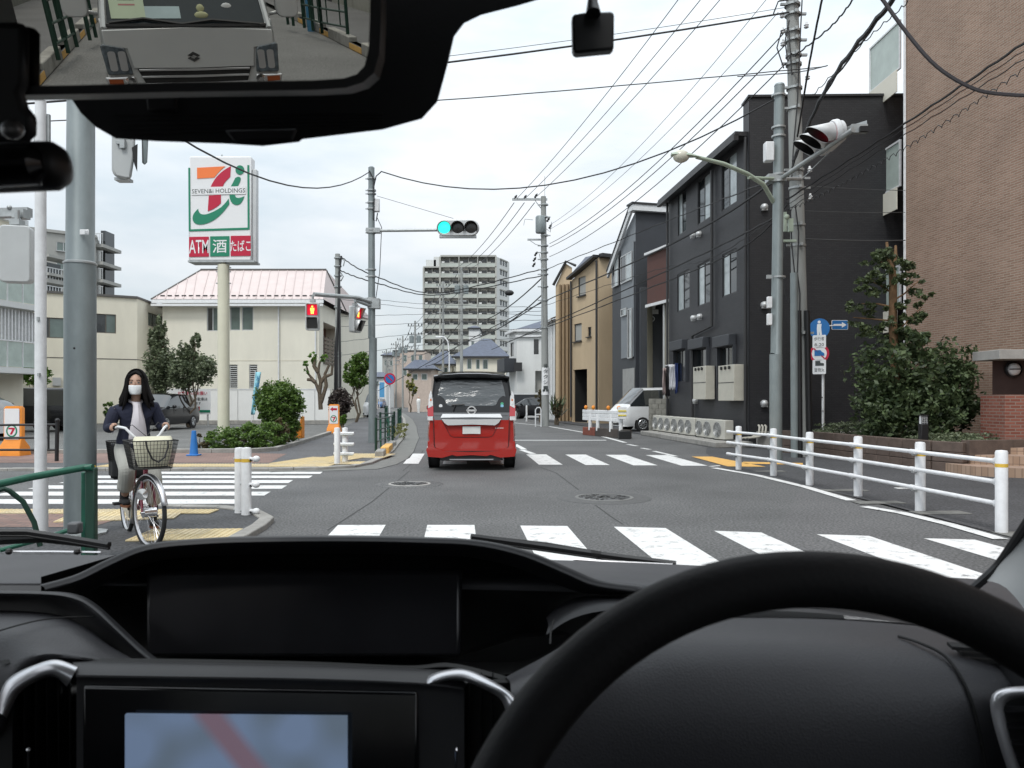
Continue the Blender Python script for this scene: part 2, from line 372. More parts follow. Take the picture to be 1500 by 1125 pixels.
# left kerb of the main road beyond the junction, from near to far
KL = [(-4.6, 14.55), (-3.7, 14.75), (-3.1, 15.2), (-2.9, 16), (-2.87, 17.7), (-3.05, 20), (-3.35, 22.9), (-3.75, 27), (-4.3, 31), (-5.2, 38), (-7.2, 52), (-10.5, 72), (-16, 100), (-26, 150)]
KR = [(5.6, 20), (5.2, 27), (4.6, 33), (3.4, 40), (.6, 55), (-3.8, 76), (-9.5, 102), (-19, 150)]
road = MB(); road.poly([(-60, 8.5, 0), (-60, 14.5, 0)] + [(x, y, 0) for x, y in KL] + [(x, y, 0) for x, y in KR[::-1]] + [(5.2, 15.5, 0), (4.6, 12, 0), (4.9, 7, 0), (5.6, 0, 0), (6.6, -14, 0), (-3.5, -14, 0), (-3.5, 0, 0), (-4.5, 8.5, 0)])
road = setting(road.build('road', M_road, smooth=0)); BASE['road'] = V((0, 0, 0))
def sheet(name, pts, m, z=.004, par=road):
    b = MB(); b.poly([(p[0], p[1], z) for p in pts]); return b.build(name, m, par, smooth=0)
D = V((-.070, 1, 0)).normalized()
def stripe_along(a, c, L, name='crossing_stripe'):
    a, c = V(a), V(c); sheet(name, [a, c, c - D * L, a - D * L], M_paint)
for ua, va, ub, vb in ((495, 769.6, 565, 769.3), (626, 769.4, 695, 769.4), (762, 770.4, 831, 771), (899, 772, 975, 774), (1046, 778, 1115, 780.5), (1196, 783, 1273, 785.5), (1353, 789, 1428, 791)):
    stripe_along(G(ua, va), G(ub, vb), 3.2)
for ua, ub, v in ((603, 622, 665.5), (652, 682, 665.5), (711, 741, 665.5), (770.7, 800, 665.7), (828, 858, 666), (886.7, 916.7, 667), (945.7, 978, 668)):
    a, c = G(ua, v), G(ub, v); a.y = c.y = 18.9 - (ua - 770) * .0014; a.x = (ua - CX) / F * a.y; c.x = (ub - CX) / F * c.y; stripe_along(a, c, 3.0)
for k, (y0, y1) in enumerate(((9.95, 10.4), (10.8, 11.25), (11.62, 12.07), (12.42, 12.86), (13.2, 13.62), (13.95, 14.35))):
    x1 = -3.47 if k != 3 else -3.6
    sheet('crossing_stripe', [(-7.3, y0), (x1, y0), (x1 - .05, y1), (-7.3, y1)], M_paint)
def line(name, px, wd, m=M_paint, z=.004, name2=None):
    pts = [G(u, v) for u, v in px]; b = MB(); rows = []
    for i, p in enumerate(pts):
        t = (pts[min(i + 1, len(pts) - 1)] - pts[max(i - 1, 0)]).normalized(); n = V((-t.y, t.x, 0)); rows.append([V((p.x, p.y, z)) + n * wd / 2, V((p.x, p.y, z)) - n * wd / 2])
    b.loft(rows); return b.build(name, m, road, smooth=0)
line('edge_line', [(1046, 686), (1110, 697), (1180, 714), (1247, 734)], .15, z=.010)
line('edge_line', [(1266, 743), (1320, 752), (1390, 769), (1466, 791)], .15, z=.010)
line('edge_line', [(742, 618.5), (800, 624), (870, 636), (916, 648.5)], .14)
for a in (((919, 651), (933, 653.4)), ((940, 656.5), (952, 658.5)), ((958, 661), (990, 668.5))): line('edge_dash', a, .13)
line('stop_line', [(753, 645), (888, 645)], .30)
for a in (((754, 651), (768, 658.5)), ((764, 659), (781, 665))): line('worn_line', a, .16)
for a in (((1040, 683.5), (1062, 681.5)),): line('worn_line', a, .1)
sheet('tactile_strip', [G(1013, 669.5), G(1043, 669.5), G(1122, 684.5), G(1066, 684)], M_orange_paint, .012); sheet('tactile_strip', [G(1088, 677), G(1176, 679), G(1176, 681.5), G(1092, 680)], M_orange_paint, .012)
# tar seams and joints in the asphalt
M_tar = mat('tar_seam', (.045, .045, .045), .8, var=.2, scale=20)
for pts in ([(480, 777), (545, 735), (600, 690)], [(790, 684), (815, 693), (848, 718)], [(872, 740), (895, 757), (912, 768)], [(590, 690), (612, 672), (620, 660)]):
    line('tar_seam', pts, .018, M_tar, .003)
# gutter strip by the left kerb
b = MB(); rows = []
for i, (x, y) in enumerate(KL): rows.append([(x, y, .004), (x + (.12 if i < 2 else .5), y - (.28 if i < 3 else 0), .004)])
b.loft(rows); b.build('gutter', M_gutter, road, smooth=0)
b = MB(); b.loft([[(x + (.12 if i < 2 else .5), y - (.28 if i < 3 else 0), .006), (x + (.14 if i < 2 else .52), y - (.3 if i < 3 else 0), .006)] for i, (x, y) in enumerate(KL)]); b.build('tar_seam', M_tar, road, smooth=0)
# manhole covers
def manhole(c, r, label, light):
    t = thing('manhole_cover', label, 'manhole cover', c)
    MB().lathe([(0, .008), (r * 1.75, .008), (r * 1.8, .002)], c, n=36).build('asphalt_patch', mat('patch_asphalt', (.095, .095, .095), .8, var=.25, scale=18, bump=.3) if not light else M_road, t)
    MB().lathe([(r * .98, .009), (r * .98, .016), (r * 1.1, .016), (r * 1.12, .009)], c, n=36).build('rim', M_conc if light else mat('worn_rim', (.15, .15, .145), .6, var=.2), t)
    b = MB(); b.lathe([(0, .014), (r * .95, .014), (r * .97, .01)], c, n=36)
    rr = rnd(3)
    for k in range(60):
        a = rr.uniform(0, 6.28); q = rr.uniform(.1, .88) * r; b.box((c.x + q * math.cos(a), c.y + q * math.sin(a), .018), (.05, .03, .008), a)
    b.build('cover', mat('cast_iron', (.10, .10, .10), .45, metal=.5, var=.3, scale=25), t)
manhole(G(600, 709.5), .30, 'round cast iron manhole cover left of the lane behind the red van', True)
manhole(G(885, 729.5), .36, 'manhole cover set in a round dark patch in mid junction', False)

# ---------------- pavements
pav = setting(MB().poly([(x, y, .10) for x, y in [(-60, 14.62), (-4.6, 14.62)]] + [(x - .02, y + .05, .10) for x, y in KL[1:]] + [(-31, 150, .10), (-14, 72, .1), (-9.2, 45, .1), (-6.85, 29.3, .1), (-6.2, 23, .1), (-5.95, 19.6, .1), (-6.4, 18.9, .1), (-60, 18.2, .1)]).build('pavement', M_walk, smooth=0)); BASE['pavement'] = V((0, 0, 0))
M_brickpave = brickmat('brick_paving', (.20, .12, .10), (.27, .17, .14), (.12, .10, .09), .2, .1, .01, world=True)
sheet('brick_paving', [(-60, 15.9), (-5.0, 15.9), (-5.4, 18.5), (-6.4, 18.85), (-60, 18.15)], M_brickpave, .104, pav)
def kerb(parent, pts, wd=.16, h=.13, m=M_kerb, step=.6, name='kerb_stone', yellow=()):
    acc = []; 
    for a, c in zip(pts, pts[1:]):
        a, c = V((*a, 0)), V((*c, 0)); n = max(1, round((c - a).length / step))
        for k in range(n): acc.append((a.lerp(c, k / n), a.lerp(c, (k + 1) / n)))
    for i, (a, c) in enumerate(acc):
        t = (c - a); L = t.length; t = t / L; n = V((-t.y, t.x, 0)); b = MB(); b.obox(a + t * .004 - V((0, 0, .05)), t * (L - .008), n * wd, V((0, 0, h + .05)))
        b.build(name, M_orange_paint if i in yellow else m, parent, bevel=.012)
kerb(pav, [(-9.5, 14.52)] + [(x, y) for x, y in KL[:9]], .16, .115, step=.6)
kerb(pav, KL[8:12], .16, .13, step=2.0)
kerb(pav, [(-60, 14.5), (-9.5, 14.52)], .16, .11, step=4)
# raised kerb blocks by the green fence
for (x, y, h, m) in ((-2.93, 17.9, .24, M_kerb), (-2.97, 18.9, .27, M_orange_paint), (-3.08, 19.9, .25, M_orange_paint), (-3.2, 20.9, .24, M_kerb), (-3.28, 21.9, .22, M_kerb)):
    b = MB(); b.box((x - .12, y, h / 2), (.2, .92, h), rad(6)); b.build('kerb_block', m, pav, bevel=.02)
# lot kerb
kerb(pav, [(-14, 18.35), (-6.4, 18.95), (-5.95, 19.6), (-6.2, 23), (-6.85, 29.3)], .15, .2, step=1.0)
sheet('lot_surface', [(-60, 18.6), (-6.5, 19.1), (-6.1, 19.8), (-6.4, 23.2), (-7.0, 29.3), (-9.4, 45), (-60, 60)], M_ground, .01, pav)
# near left corner
cor = [(-60, 9.55), (-4.5, 9.6), (-3.5, 9.42), (-2.95, 9.05), (-2.62, 8.5), (-2.55, 8.0), (-2.45, 5), (-2.3, 0), (-2.2, -1.2), (-60, -1.2)]
near = setting(MB().poly([(x, y, .10) for x, y in cor]).build('pavement', M_road2, smooth=0)); BASE[near.name] = V((0, 0, 0))
kerb(near, [(c[0], c[1]) for c in cor[1:8]], -.15, .12, step=.6)
sheet('brick_paving', [(-60, 7.9), (-4.3, 7.9), (-4.3, 8.8), (-60, 8.8)], M_brickpave, .104, near)
# tactile slabs (each with its raised domes)
M_tac = mat('tactile_yellow', (.64, .53, .32), .75, var=.14, scale=5); M_tac2 = mat('tactile_pale', (.60, .51, .34), .75, var=.14, scale=5)
tb = MB(); tb.box((0, 0, .004), (.292, .292, .012))
for i in range(5):
    for j in range(5): tb.box((-.116 + .058 * i, -.116 + .058 * j, .0125), (.024, .024, .006))
proto = tb.build('tactile_slab', M_tac, pav); tme = proto.data; tme2 = tme.copy(); tme2.materials[0] = M_tac2
COL.objects.unlink(proto); bpy.data.objects.remove(proto)
tr_ = rnd(9)
def slabs(par, x0, y0, nx, ny, ang, z=.106, keep=None):
    for i in range(nx):
        for j in range(ny):
            if keep and not keep(i, j): continue
            o = bpy.data.objects.new('tactile_slab', tme if tr_.random() < .5 else tme2); COL.objects.link(o); o.parent = par
            c, s = math.cos(ang), math.sin(ang); o.location = (x0 + (i * c - j * s) * .3, y0 + (i * s + j * c) * .3, z); o.rotation_euler = (0, 0, ang)
slabs(pav, -7.9, 15.05, 15, 2, 0)
slabs(pav, -4.75, 15.75, 4, 9, rad(-14), keep=lambda i, j: not (j > 5 and i < 1))
slabs(pav, -3.85, 18.0, 4, 2, rad(-5)); slabs(pav, -3.9, 17.4, 4, 2, rad(-5)); slabs(pav, -3.5, 15.65, 2, 2, rad(0))
slabs(near, -6.9, 8.95, 12, 1, 0); slabs(near, -4.75, 8.35, 4, 2, rad(12)); slabs(near, -3.42, 7.25, 3, 2, rad(3))
pav.location.z = near.location.z = -.06
# right footpath
rw = setting(MB().poly([(x, y, .006) for x, y in [(4.15, 15.2), (4.5, 12.5), (4.78, 10), (4.85, 8), (5.0, 5), (5.7, 0), (6.7, -14), (30, -14), (30, 19), (7.6, 19), (7.4, 21.4), (5.4, 21.4), (4.9, 19.5)]]).build('footpath', M_road2, smooth=0)); BASE[rw.name] = V((0, 0, 0))
fc = setting(MB().poly([(x, y, .004) for x, y in [(5.5, 21.4), (7.4, 21.4), (12, 21.4), (12, 60), (1.0, 60), (1.2, 53), (3.6, 40), (4.9, 31), (5.3, 26)]]).build('forecourt', M_road2, smooth=0)); BASE[fc.name] = V((0, 0, 0))
for (u, v, wd, dp) in ((1215, 719, .9, .25), (1262, 737, .9, .25), (1110, 691, .8, .2), (1350, 752, .9, .25), (1480, 784, .9, .3), (1306, 716, .45, .12)):
    p = G(u, v); b = MB(); b.box((p.x + .22, p.y, .010), (wd * .7, dp, .006), rad(4)); b.build('concrete_footing', M_gutter if v != 716 else M_paint, rw)

# ================================================================ WALL / BUILDING HELPERS
class Face:
    def __init__(s, a, c, z0=0):
        s.a = V((a[0], a[1], 0)); s.c = V((c[0], c[1], 0)); s.L = (s.c - s.a).length; s.t = (s.c - s.a) / s.L; s.n = V((s.t.y, -s.t.x, 0)); s.z0 = z0
    def s_at(s, u):   # where the bearing u meets the face
        k = (u - CX) / F; den = s.t.x - k * s.t.y
        return (k * s.a.y - s.a.x) / den
    def pt(s, q, z, out=0): return s.a + s.t * q + V((0, 0, z)) + s.n * out
    def rect(s, u0, v0, u1, v1):
        q0, q1 = sorted((s.s_at(u0), s.s_at(u1))); qm = s.s_at((u0 + u1) / 2); Y = s.pt(qm, 0).y
        return (q0, q1, EYE + (HY - v1) / F * Y, EYE + (HY - v0) / F * Y)
    def z(s, u, v): return EYE + (HY - v) / F * s.pt(s.s_at(u), 0).y
def wall(parent, face, z0, z1, m, ops=(), depth=.12, name='wall', top=None):
    """wall with real openings; ops: (q0,q1,z0,z1)"""
    b = MB(); xs = sorted({0, face.L, *[min(max(o[0], 0), face.L) for o in ops], *[min(max(o[1], 0), face.L) for o in ops]}); zs = sorted({z0, z1, *[o[2] for o in ops], *[o[3] for o in ops]})
    zs = [z for z in zs if z0 <= z <= z1]
    for i in range(len(xs) - 1):
        for j in range(len(zs) - 1):
            mx_, mz_ = (xs[i] + xs[i + 1]) / 2, (zs[j] + zs[j + 1]) / 2
            if any(o[0] < mx_ < o[1] and o[2] < mz_ < o[3] for o in ops): continue
            q = [(xs[i], zs[j]), (xs[i + 1], zs[j]), (xs[i + 1], zs[j + 1]), (xs[i], zs[j + 1])]
            b.quad(*[face.pt(*p) for p in q], uv=q)
    for o in ops:
        for p, q in (((o[0], o[2]), (o[0], o[3])), ((o[0], o[3]), (o[1], o[3])), ((o[1], o[3]), (o[1], o[2])), ((o[1], o[2]), (o[0], o[2]))):
            b.quad(face.pt(*p), face.pt(*q), face.pt(*q, -depth), face.pt(*p, -depth), uv=[p, q, q, p])
    return b.build(name, m, parent, smooth=0)
def window(parent, face, o, fm=M_alu, gm=M_glassg, depth=.09, fw=.05, cols=2, rows=1, name='window', sill=0, gms=None):
    q0, q1, z0, z1 = o; b = MB(); th = .05
    def bar(a, c, zz0, zz1, out=0): b.obox(face.pt(a, zz0, -depth - .01 + out), face.t * (c - a), face.n * th, V((0, 0, zz1 - zz0)))
    bar(q0, q1, z0, z0 + fw); bar(q0, q1, z1 - fw, z1); bar(q0, q0 + fw, z0 + fw, z1 - fw); bar(q1 - fw, q1, z0 + fw, z1 - fw)
    for k in range(1, cols): x = q0 + (q1 - q0) * k / cols; bar(x - fw * .5, x + fw * .5, z0 + fw, z1 - fw)
    for k in range(1, rows): z = z0 + (z1 - z0) * k / rows; bar(q0 + fw, q1 - fw, z - fw * .4, z + fw * .4, .005)
    if sill: b.obox(face.pt(q0 - .06, z0 - .06, 0), face.t * (q1 - q0 + .12), face.n * sill, V((0, 0, .05)))
    f = b.build(name, fm, parent, smooth=0); BASE[f.name] = BASE.get(parent.name, V((0, 0, 0)))
    for k in range(cols):
        a = q0 + (q1 - q0) * k / cols; c = q0 + (q1 - q0) * (k + 1) / cols; p = MB(); e = .012 * (k % 2)
        p.obox(face.pt(a, z0, -depth + .005 + e), face.t * (c - a), face.n * .008, V((0, 0, z1 - z0))); p.build('pane', (gms[k] if gms else gm), f, smooth=0)
    return f
def solid(parent, foot, z0, z1, m, name='wall', skip=()):   # plain walls for the rest of a footprint
    n = len(foot); b = MB()
    for i in range(n):
        if i in skip: continue
        f = Face(foot[i], foot[(i + 1) % n]); b.quad(f.pt(0, z0), f.pt(f.L, z0), f.pt(f.L, z1), f.pt(0, z1), uv=[(0, z0), (f.L, z0), (f.L, z1), (0, z1)])
    return b.build(name, m, parent, smooth=0)
def slab(parent, foot, z0, z1, m, name='roof', grow=0):
    c = V((sum(p[0] for p in foot) / len(foot), sum(p[1] for p in foot) / len(foot), 0)); b = MB()
    pts = []
    for p in foot:
        q = V((p[0], p[1], 0)); d = (q - c).normalized(); pts.append(q + d * grow + V((0, 0, z0)))
    b.prism(pts, (0, 0, z1 - z0)); return b.build(name, m, parent, smooth=0)
def at(f, u, Yoff=0): return f.pt(f.s_at(u), 0)
M_cream = mat('cream_render', (.72, .68, .57), .85, var=.07, scale=1.1, bump=.15, bscale=40, streak=3); M_cream2 = mat('pale_cream_render', (.76, .73, .63), .85, var=.06, scale=1.1, bump=.15, streak=3)
M_greyren = mat('grey_render', (.36, .36, .34), .85, var=.12, scale=.8, streak=3); M_whiteren = mat('white_render', (.70, .71, .70), .85, var=.09, scale=.9, bump=.1, streak=3)
M_tan = mat('tan_render', (.54, .42, .28), .85, var=.1, scale=.9, bump=.15, streak=3); M_beige = mat('beige_siding', (.58, .55, .46), .8, var=.08, scale=1)
M_dkcoping = mat('dark_coping', (.10, .095, .09), .6); M_dgrey = mat('dark_grey_panel', (.04, .044, .052), .55, var=.12, scale=1.2, bump=.1); M_mgrey = mat('mid_grey_panel', (.22, .24, .26), .6, var=.08, scale=1)
M_slate = mat('slate_roof', (.085, .10, .14), .6, var=.25, scale=3); M_interior = mat('dark_interior', (.02, .02, .02), .9, var=0)

# ---------------------------------------------------------------- LEFT: cream flat-roofed building
t = thing('office_building', 'low cream rendered building with flat roof behind the parking lot', 'building', XY(120, 44))
f1 = Face(XY(28, 41), XY(201, 44)); f2 = Face(XY(201, 44), XY(262, 52)); z1 = 7.1
ops = [f1.rect(48, 465, 96, 495), f1.rect(140, 460, 170, 488)]; ops2 = [f2.rect(217, 461, 241, 480)]
wall(t, f1, 0, z1, M_cream, ops); wall(t, f2, 0, z1, M_cream, ops2)
for o in ops: window(t, f1, o, mat('bronze_frame', (.10, .09, .075), .5), M_glassg, gms=[M_glassd, M_glassg])
window(t, f2, ops2[0], MATS['bronze_frame'], M_glassg, cols=3)
foot = [XY(28, 41), XY(201, 44), XY(262, 52), V((-24, 60, 0)), V((-34, 56, 0))]
solid(t, foot, 0, z1, M_cream, 'rear_wall', (0, 1)); slab(t, foot, z1, z1 + .12, M_dkcoping, 'coping', .1)
b = MB()
for zz in (3.6,): b.obox(f1.pt(0, zz, .002), f1.t * f1.L, f1.n * .012, V((0, 0, .04))); b.obox(f2.pt(0, zz, .002), f2.t * f2.L, f2.n * .012, V((0, 0, .04)))
b.build('joint_line', M_dkcoping, t)
b = MB(); q = f1.rect(77, 553, 89, 565); b.obox(f1.pt(q[0], q[2], 0), f1.t * (q[1] - q[0]), f1.n * .12, V((0, 0, q[3] - q[2]))); b.build('vent_grille', M_alu, t)
# ---------------------------------------------------------------- white fence of the lot
fp = [XY(238, 41), XY(318, 41.5), XY(450, 42), XY(482, 42)]
t = thing('panel_fence', 'white sheet panel fence closing the parking lot behind the hedge', 'fence', XY(360, 42))
fl = Face(XY(236, 42), XY(484, 42)); n = 11
for k in range(n):
    b = MB(); b.obox(fl.pt(fl.L * k / n + .015, .22), fl.t * (fl.L / n - .03), fl.n * .03, V((0, 0, 1.66))); b.build('panel', M_whitemat, t)
    b = MB(); b.obox(fl.pt(fl.L * k / n - .03, 0, -.08), fl.t * .06, fl.n * .07, V((0, 0, 1.85))); b.build('fence_post', M_alu, t)
b = MB(); b.obox(fl.pt(0, 1.88, -.03), fl.t * fl.L, fl.n * .08, V((0, 0, .05))); b.build('top_rail', M_white, t)
b = MB(); b.obox(fl.pt(0, 0, -.1), fl.t * fl.L, fl.n * .14, V((0, 0, .2))); b.build('concrete_base', M_kerb, t)
# notice board on it
t = thing('notice_board', 'white Japanese notice board standing before the panel fence', 'sign', XY(270, 40)); Yb = 39.5; kx = F / Yb
def px_on(u, v, Y): return P(u, v, Y)
b = MB(); o = px_on(236, 607, Yb); b.box(px_on(272, 589, Yb) + V((0, .03, 0)), (72 / kx, .04, 36 / kx)); b.build('board', M_swhite, t)
for u in (240, 304): b = MB(); b.cyl((P(u, 600, Yb).x, Yb + .07, 0), P(u, 571, Yb) + V((0, .07, 0)), .03); b.build('post', M_alu, t)
X1, Z1 = (1, 0, 0), (0, 0, 1); fr = V((0, -.004, 0))
text('お客様へのお願い', t, P(282, 576, Yb) + fr, X1, Z1, .20, M_red, width=1.5, bold=.006)
text('20分以上の駐車は', t, P(284, 584.5, Yb) + fr, X1, Z1, .17, M_ink, width=1.4, bold=.01); text('ご遠慮願います', t, P(280, 590.5, Yb) + fr, X1, Z1, .15, M_ink, width=1.0, bold=.01)
flat(t, 'green_band', [(-1.25, -.07), (1.25, -.07), (1.25, .05), (-1.25, .05)], P(272, 602, Yb) + fr, X1, Z1, M_sgreen)
# ---------------------------------------------------------------- house with the pink metal roof
t = thing('house', 'cream two storey house with pale pink metal hip roof', 'house', XY(370, 46))
fh = Face(XY(238, 46), XY(467, 46)); fs = Face(XY(467, 46), XY(497, 52)); ze = fh.z(350, 442)
ops = [fh.rect(303, 450, 320, 485), fh.rect(337, 449, 352, 484), fh.rect(354, 449, 371, 484), fh.rect(336, 534, 348, 569), fh.rect(365, 534, 377, 569)]
wall(t, fh, 0, ze, M_cream2, ops)
for i, o in enumerate(ops):
    if i < 3: window(t, fh, o, M_alu, M_glassg, cols=1 if i else 2, gms=[M_glassg] if i else [M_glassd, M_glassg])
    else:
        fr_ = window(t, fh, o, M_alu, M_glassd, cols=1); 
        for k in range(11):
            b = MB(); z = o[2] + .1 + (o[3] - o[2] - .2) * k / 10; b.obox(fh.pt(o[0] + .05, z, -.06), fh.t * (o[1] - o[0] - .1), fh.n * .05 + V((0, 0, -.04)), V((0, 0, .012))); b.build('louvre', M_alu, fr_)
sops = [(1.2, 6.2, 4.0, 6.1)]
wall(t, fs, 0, ze, M_cream2, sops, depth=1.0)
b = MB(); b.obox(fs.pt(1.2, 4.0, -1.0), fs.t * 5, fs.n * .05, V((0, 0, 2.1))); b.build('balcony_recess', mat('rust_board', (.17, .07, .05), .7), t)
for k in range(7):
    b = MB(); b.obox(fs.pt(1.2, 3.55 + k * .24, .05), fs.t * 5, fs.n * .03, V((0, 0, .15))); b.build('balcony_slat', mat('timber_grey', (.16, .13, .10), .8, var=.2), t)
for k in range(5): b = MB(); b.obox(fs.pt(1.2 + k * 1.2, 3.5, .01), fs.t * .07, fs.n * .04, V((0, 0, 1.75))); b.build('balcony_post', M_dkframe, t)
solid(t, [XY(238, 46), XY(467, 46), XY(497, 52), V((-10.5, 57, 0)), V((-22.3, 55, 0))], 0, ze, M_cream2, 'rear_wall', (0, 1))
# hip roof
e = .45; A = XY(238, 46) + V((-e, -e, 0)); Bq = XY(476, 46) + V((0, -e, 0)); Cq = XY(497, 52) + V((e, 0, 0)); Dq = V((-22.7, 55.5, 0)); Eq = V((-10.4, 57.5, 0))
R1 = P(294, 402.5, 49.5); R2 = P(478, 396, 49.5); zr = R2.z; R1.z = zr
U = V((0, 0, ze + .1)); M_pink = mat('pink_metal_roof', (.58, .49, .47), .5, metal=.1, var=.07, scale=1.2, streak=.4)
b = MB(); b.quad(A + U, Bq + U, R2, R1); b.poly([A + U, R1, Dq + U]); b.quad(Dq + U, R1, R2, Eq + U); b.poly([Bq + U, Cq + U, R2]); b.poly([Cq + U, Eq + U, R2]); b.build('roof', M_pink, t, smooth=0)
b = MB(); b.obox(A + U + V((0, 0, -.22)), Bq - A, (0, .15, 0), (0, 0, .2)); b.obox(A + U + V((0, -.1, -.42)), Bq - A, (0, .12, 0), (0, 0, .14)); b.build('gutter', M_white, t)
for k in range(19):   # standing seams
    p = (A + U).lerp(Bq + U, (k + .5) / 19); q = R1.lerp(R2, max(0, min(1, ((k + .5) / 19 - .24) / .76)) if k > 4 else 0)
    if k <= 4: q = (A + U).lerp(R1, (k + .5) / 19 / .26)
    b = MB(); dd = q - p; b.obox(p + V((0, 0, .005)), V((.035, 0, 0)), dd, V((0, 0, .04))); b.build('roof_seam', M_pink, t)
for k in range(22):
    p = (A + U).lerp(Bq + U, (k + 1.2) / 24); up = (R1 - A - U); s_ = .085; pz = p + V((0, (49.5 - 45.5) * s_, (zr - ze - .1) * s_))
    b = MB(); b.box(pz + V((0, 0, .05)), (.26, .03, .07)); b.build('snow_guard', M_dkframe, t)
b = MB(); b.tube([R1 + V((0, 0, .04)), R2 + V((0, 0, .04))], .07, 6); b.tube([R2, Cq + U], .07, 6); b.tube([R1, A + U], .06, 6); b.build('ridge_cap', M_dkcoping, t)
b = MB(); b.tube([XY(408, 45.9, 0), XY(408, 45.9, ze)], .05, 6); b.tube([XY(462, 45.9, 0), XY(462, 45.9, ze)], .05, 6); b.build('drainpipe', M_white, t)
b = MB(); b.obox(fh.pt(0, 3.65, .002), fh.t * fh.L, fh.n * .012, V((0, 0, .04))); b.build('joint_line', M_cream, t)
# second lattice screen further along
t = thing('lattice_screen', 'dark slatted screen on the wall past the leaning utility pole', 'screen', XY(509, 56))
f = Face(XY(501, 56), XY(517, 56))
b = MB(); b.obox(f.pt(0, 0, -.6), f.t * f.L, f.n * .4, V((0, 0, 6))); b.build('wall', M_cream, t)
for k in range(8):
    b = MB(); b.obox(f.pt(0, 4.05 + k * .24, 0), f.t * f.L, f.n * .04, V((0, 0, .16))); b.build('slat', MATS['timber_grey'], t)
b = MB()
for k in range(3): b.obox(f.pt(k * f.L / 2 - .03, 4, -.05), f.t * .06, f.n * .05, V((0, 0, 2)))
b.build('screen_frame', M_dkframe, t)
# ---------------------------------------------------------------- grey apartment block behind
t = thing('apartment_building', 'grey apartment block with railed balconies rising behind the cream building', 'apartment block', XY(112, 84))
fa = Face(XY(40, 80), XY(140, 84)); zt = fa.z(112, 345); ops = [fa.rect(83, 355, 103, 368), fa.rect(83, 382, 103, 395)]
wall(t, fa, 0, zt, M_greyren, ops)
for o in ops: window(t, fa, o, M_alu, M_glassg, sill=.2)
solid(t, [XY(40, 80), XY(140, 84), V((-52.6, 100, 0)), V((-64, 96, 0))], 0, zt, M_greyren, 'rear_wall', (0,)); slab(t, [XY(40, 80), XY(140, 84), V((-52.6, 100, 0)), V((-64, 96, 0))], zt, zt + .3, M_greyren, 'roof', .2)
for v in (352, 378, 404, 430):   # side balconies seen past the big pole
    z = EYE + (HY - v - 6) / F * 84; b = MB(); c = XY(147, 85); b.box((c.x - .2, 86.5, z), (1.5, 4, .35)); b.build('balcony_slab', M_greyren, t)
    r_ = MB()
    for k in range(9): r_.box((c.x - .85 + k * .17, 84.5, z + .75), (.04, .04, 1.1))
    r_.box((c.x - .2, 84.5, z + 1.3), (1.5, .07, .07)); r_.build('balcony_railing', M_alu, t); MB().box((c.x - .5, 87.5, z + 1.2), (.5, 2, 1.7)).build('balcony_door', M_glassd, t)
f = Face(XY(66, 74), XY(103, 77))
for v in (398, 424):
    z = f.z(85, v + 14); b = MB(); b.obox(f.pt(-1, z - .5, 0), f.t * (f.L + 2), f.n * 1.2, V((0, 0, .4))); b.obox(f.pt(-1, z + 1.9, -.5), f.t * (f.L + 2), f.n * 1.9, V((0, 0, .25))); b.build('balcony_slab', M_greyren, t)
    b = MB(); b.obox(f.pt(-1, z - .5, -2.2), f.t * (f.L + 2), f.n * .1, V((0, 0, 2.6))); b.build('balcony_back', M_glassd, t)
    b = MB()
    for k in range(16): b.obox(f.pt(-1 + k * (f.L + 2) / 15, z - .1, 1.15), f.t * .06, f.n * .04, V((0, 0, 1.0)))
    b.obox(f.pt(-1, z + .9, 1.12), f.t * (f.L + 2), f.n * .08, V((0, 0, .08))); b.build('balcony_railing', M_alu, t)
# ---------------------------------------------------------------- far left building with louvred balconies
t = thing('apartment_building', 'pale apartment house with tall white louvres and green glass balconies at far left', 'apartment block', XY(0, 30))
f = Face(XY(-60, 28), XY(34, 31)); wall(t, f, 0, 8.3, M_cream, [])
solid(t, [XY(-60, 28), XY(34, 31), V((-24.2, 37, 0)), V((-33, 35, 0))], 0, 8.3, M_cream, 'rear_wall', (0,))
for z in (2.35, 4.85, 7.6):
    b = MB(); b.obox(f.pt(0, z, 0), f.t * (f.L + .1 - .35 * 0), f.n * .9, V((0, 0, .22))); b.build('balcony_slab', M_whiteren, t)
for z in (2.6, 5.1):
    for k in range(4):
        b = MB(); b.obox(f.pt(f.L - .75 * (k + 1) + .03 - .25, z, .8), f.t * .69, f.n * .02, V((0, 0, .95))); b.build('balcony_glass', M_glassw, t)
        b = MB(); b.obox(f.pt(f.L - .75 * (k + 1) - .25, z - .05, .79), f.t * .03, f.n * .05, V((0, 0, 1.05))); b.obox(f.pt(f.L - .75 * (k + 1) - .25, z + .96, .79), f.t * .75, f.n * .05, V((0, 0, .05))); b.build('balcony_rail', M_white, t)
for z0, z1 in ((3.6, 4.8), (6.1, 7.6)):
    for k in range(15):
        b = MB(); b.obox(f.pt(f.L - .02 - k * .17, z0, .55), f.t * .06, f.n * .14, V((0, 0, z1 - z0))); b.build('louvre', M_white, t)
slab(t, [XY(-60, 28), XY(34, 31), V((-24.2, 37, 0)), V((-33, 35, 0))], 8.3, 8.5, M_alu, 'roof', .3)
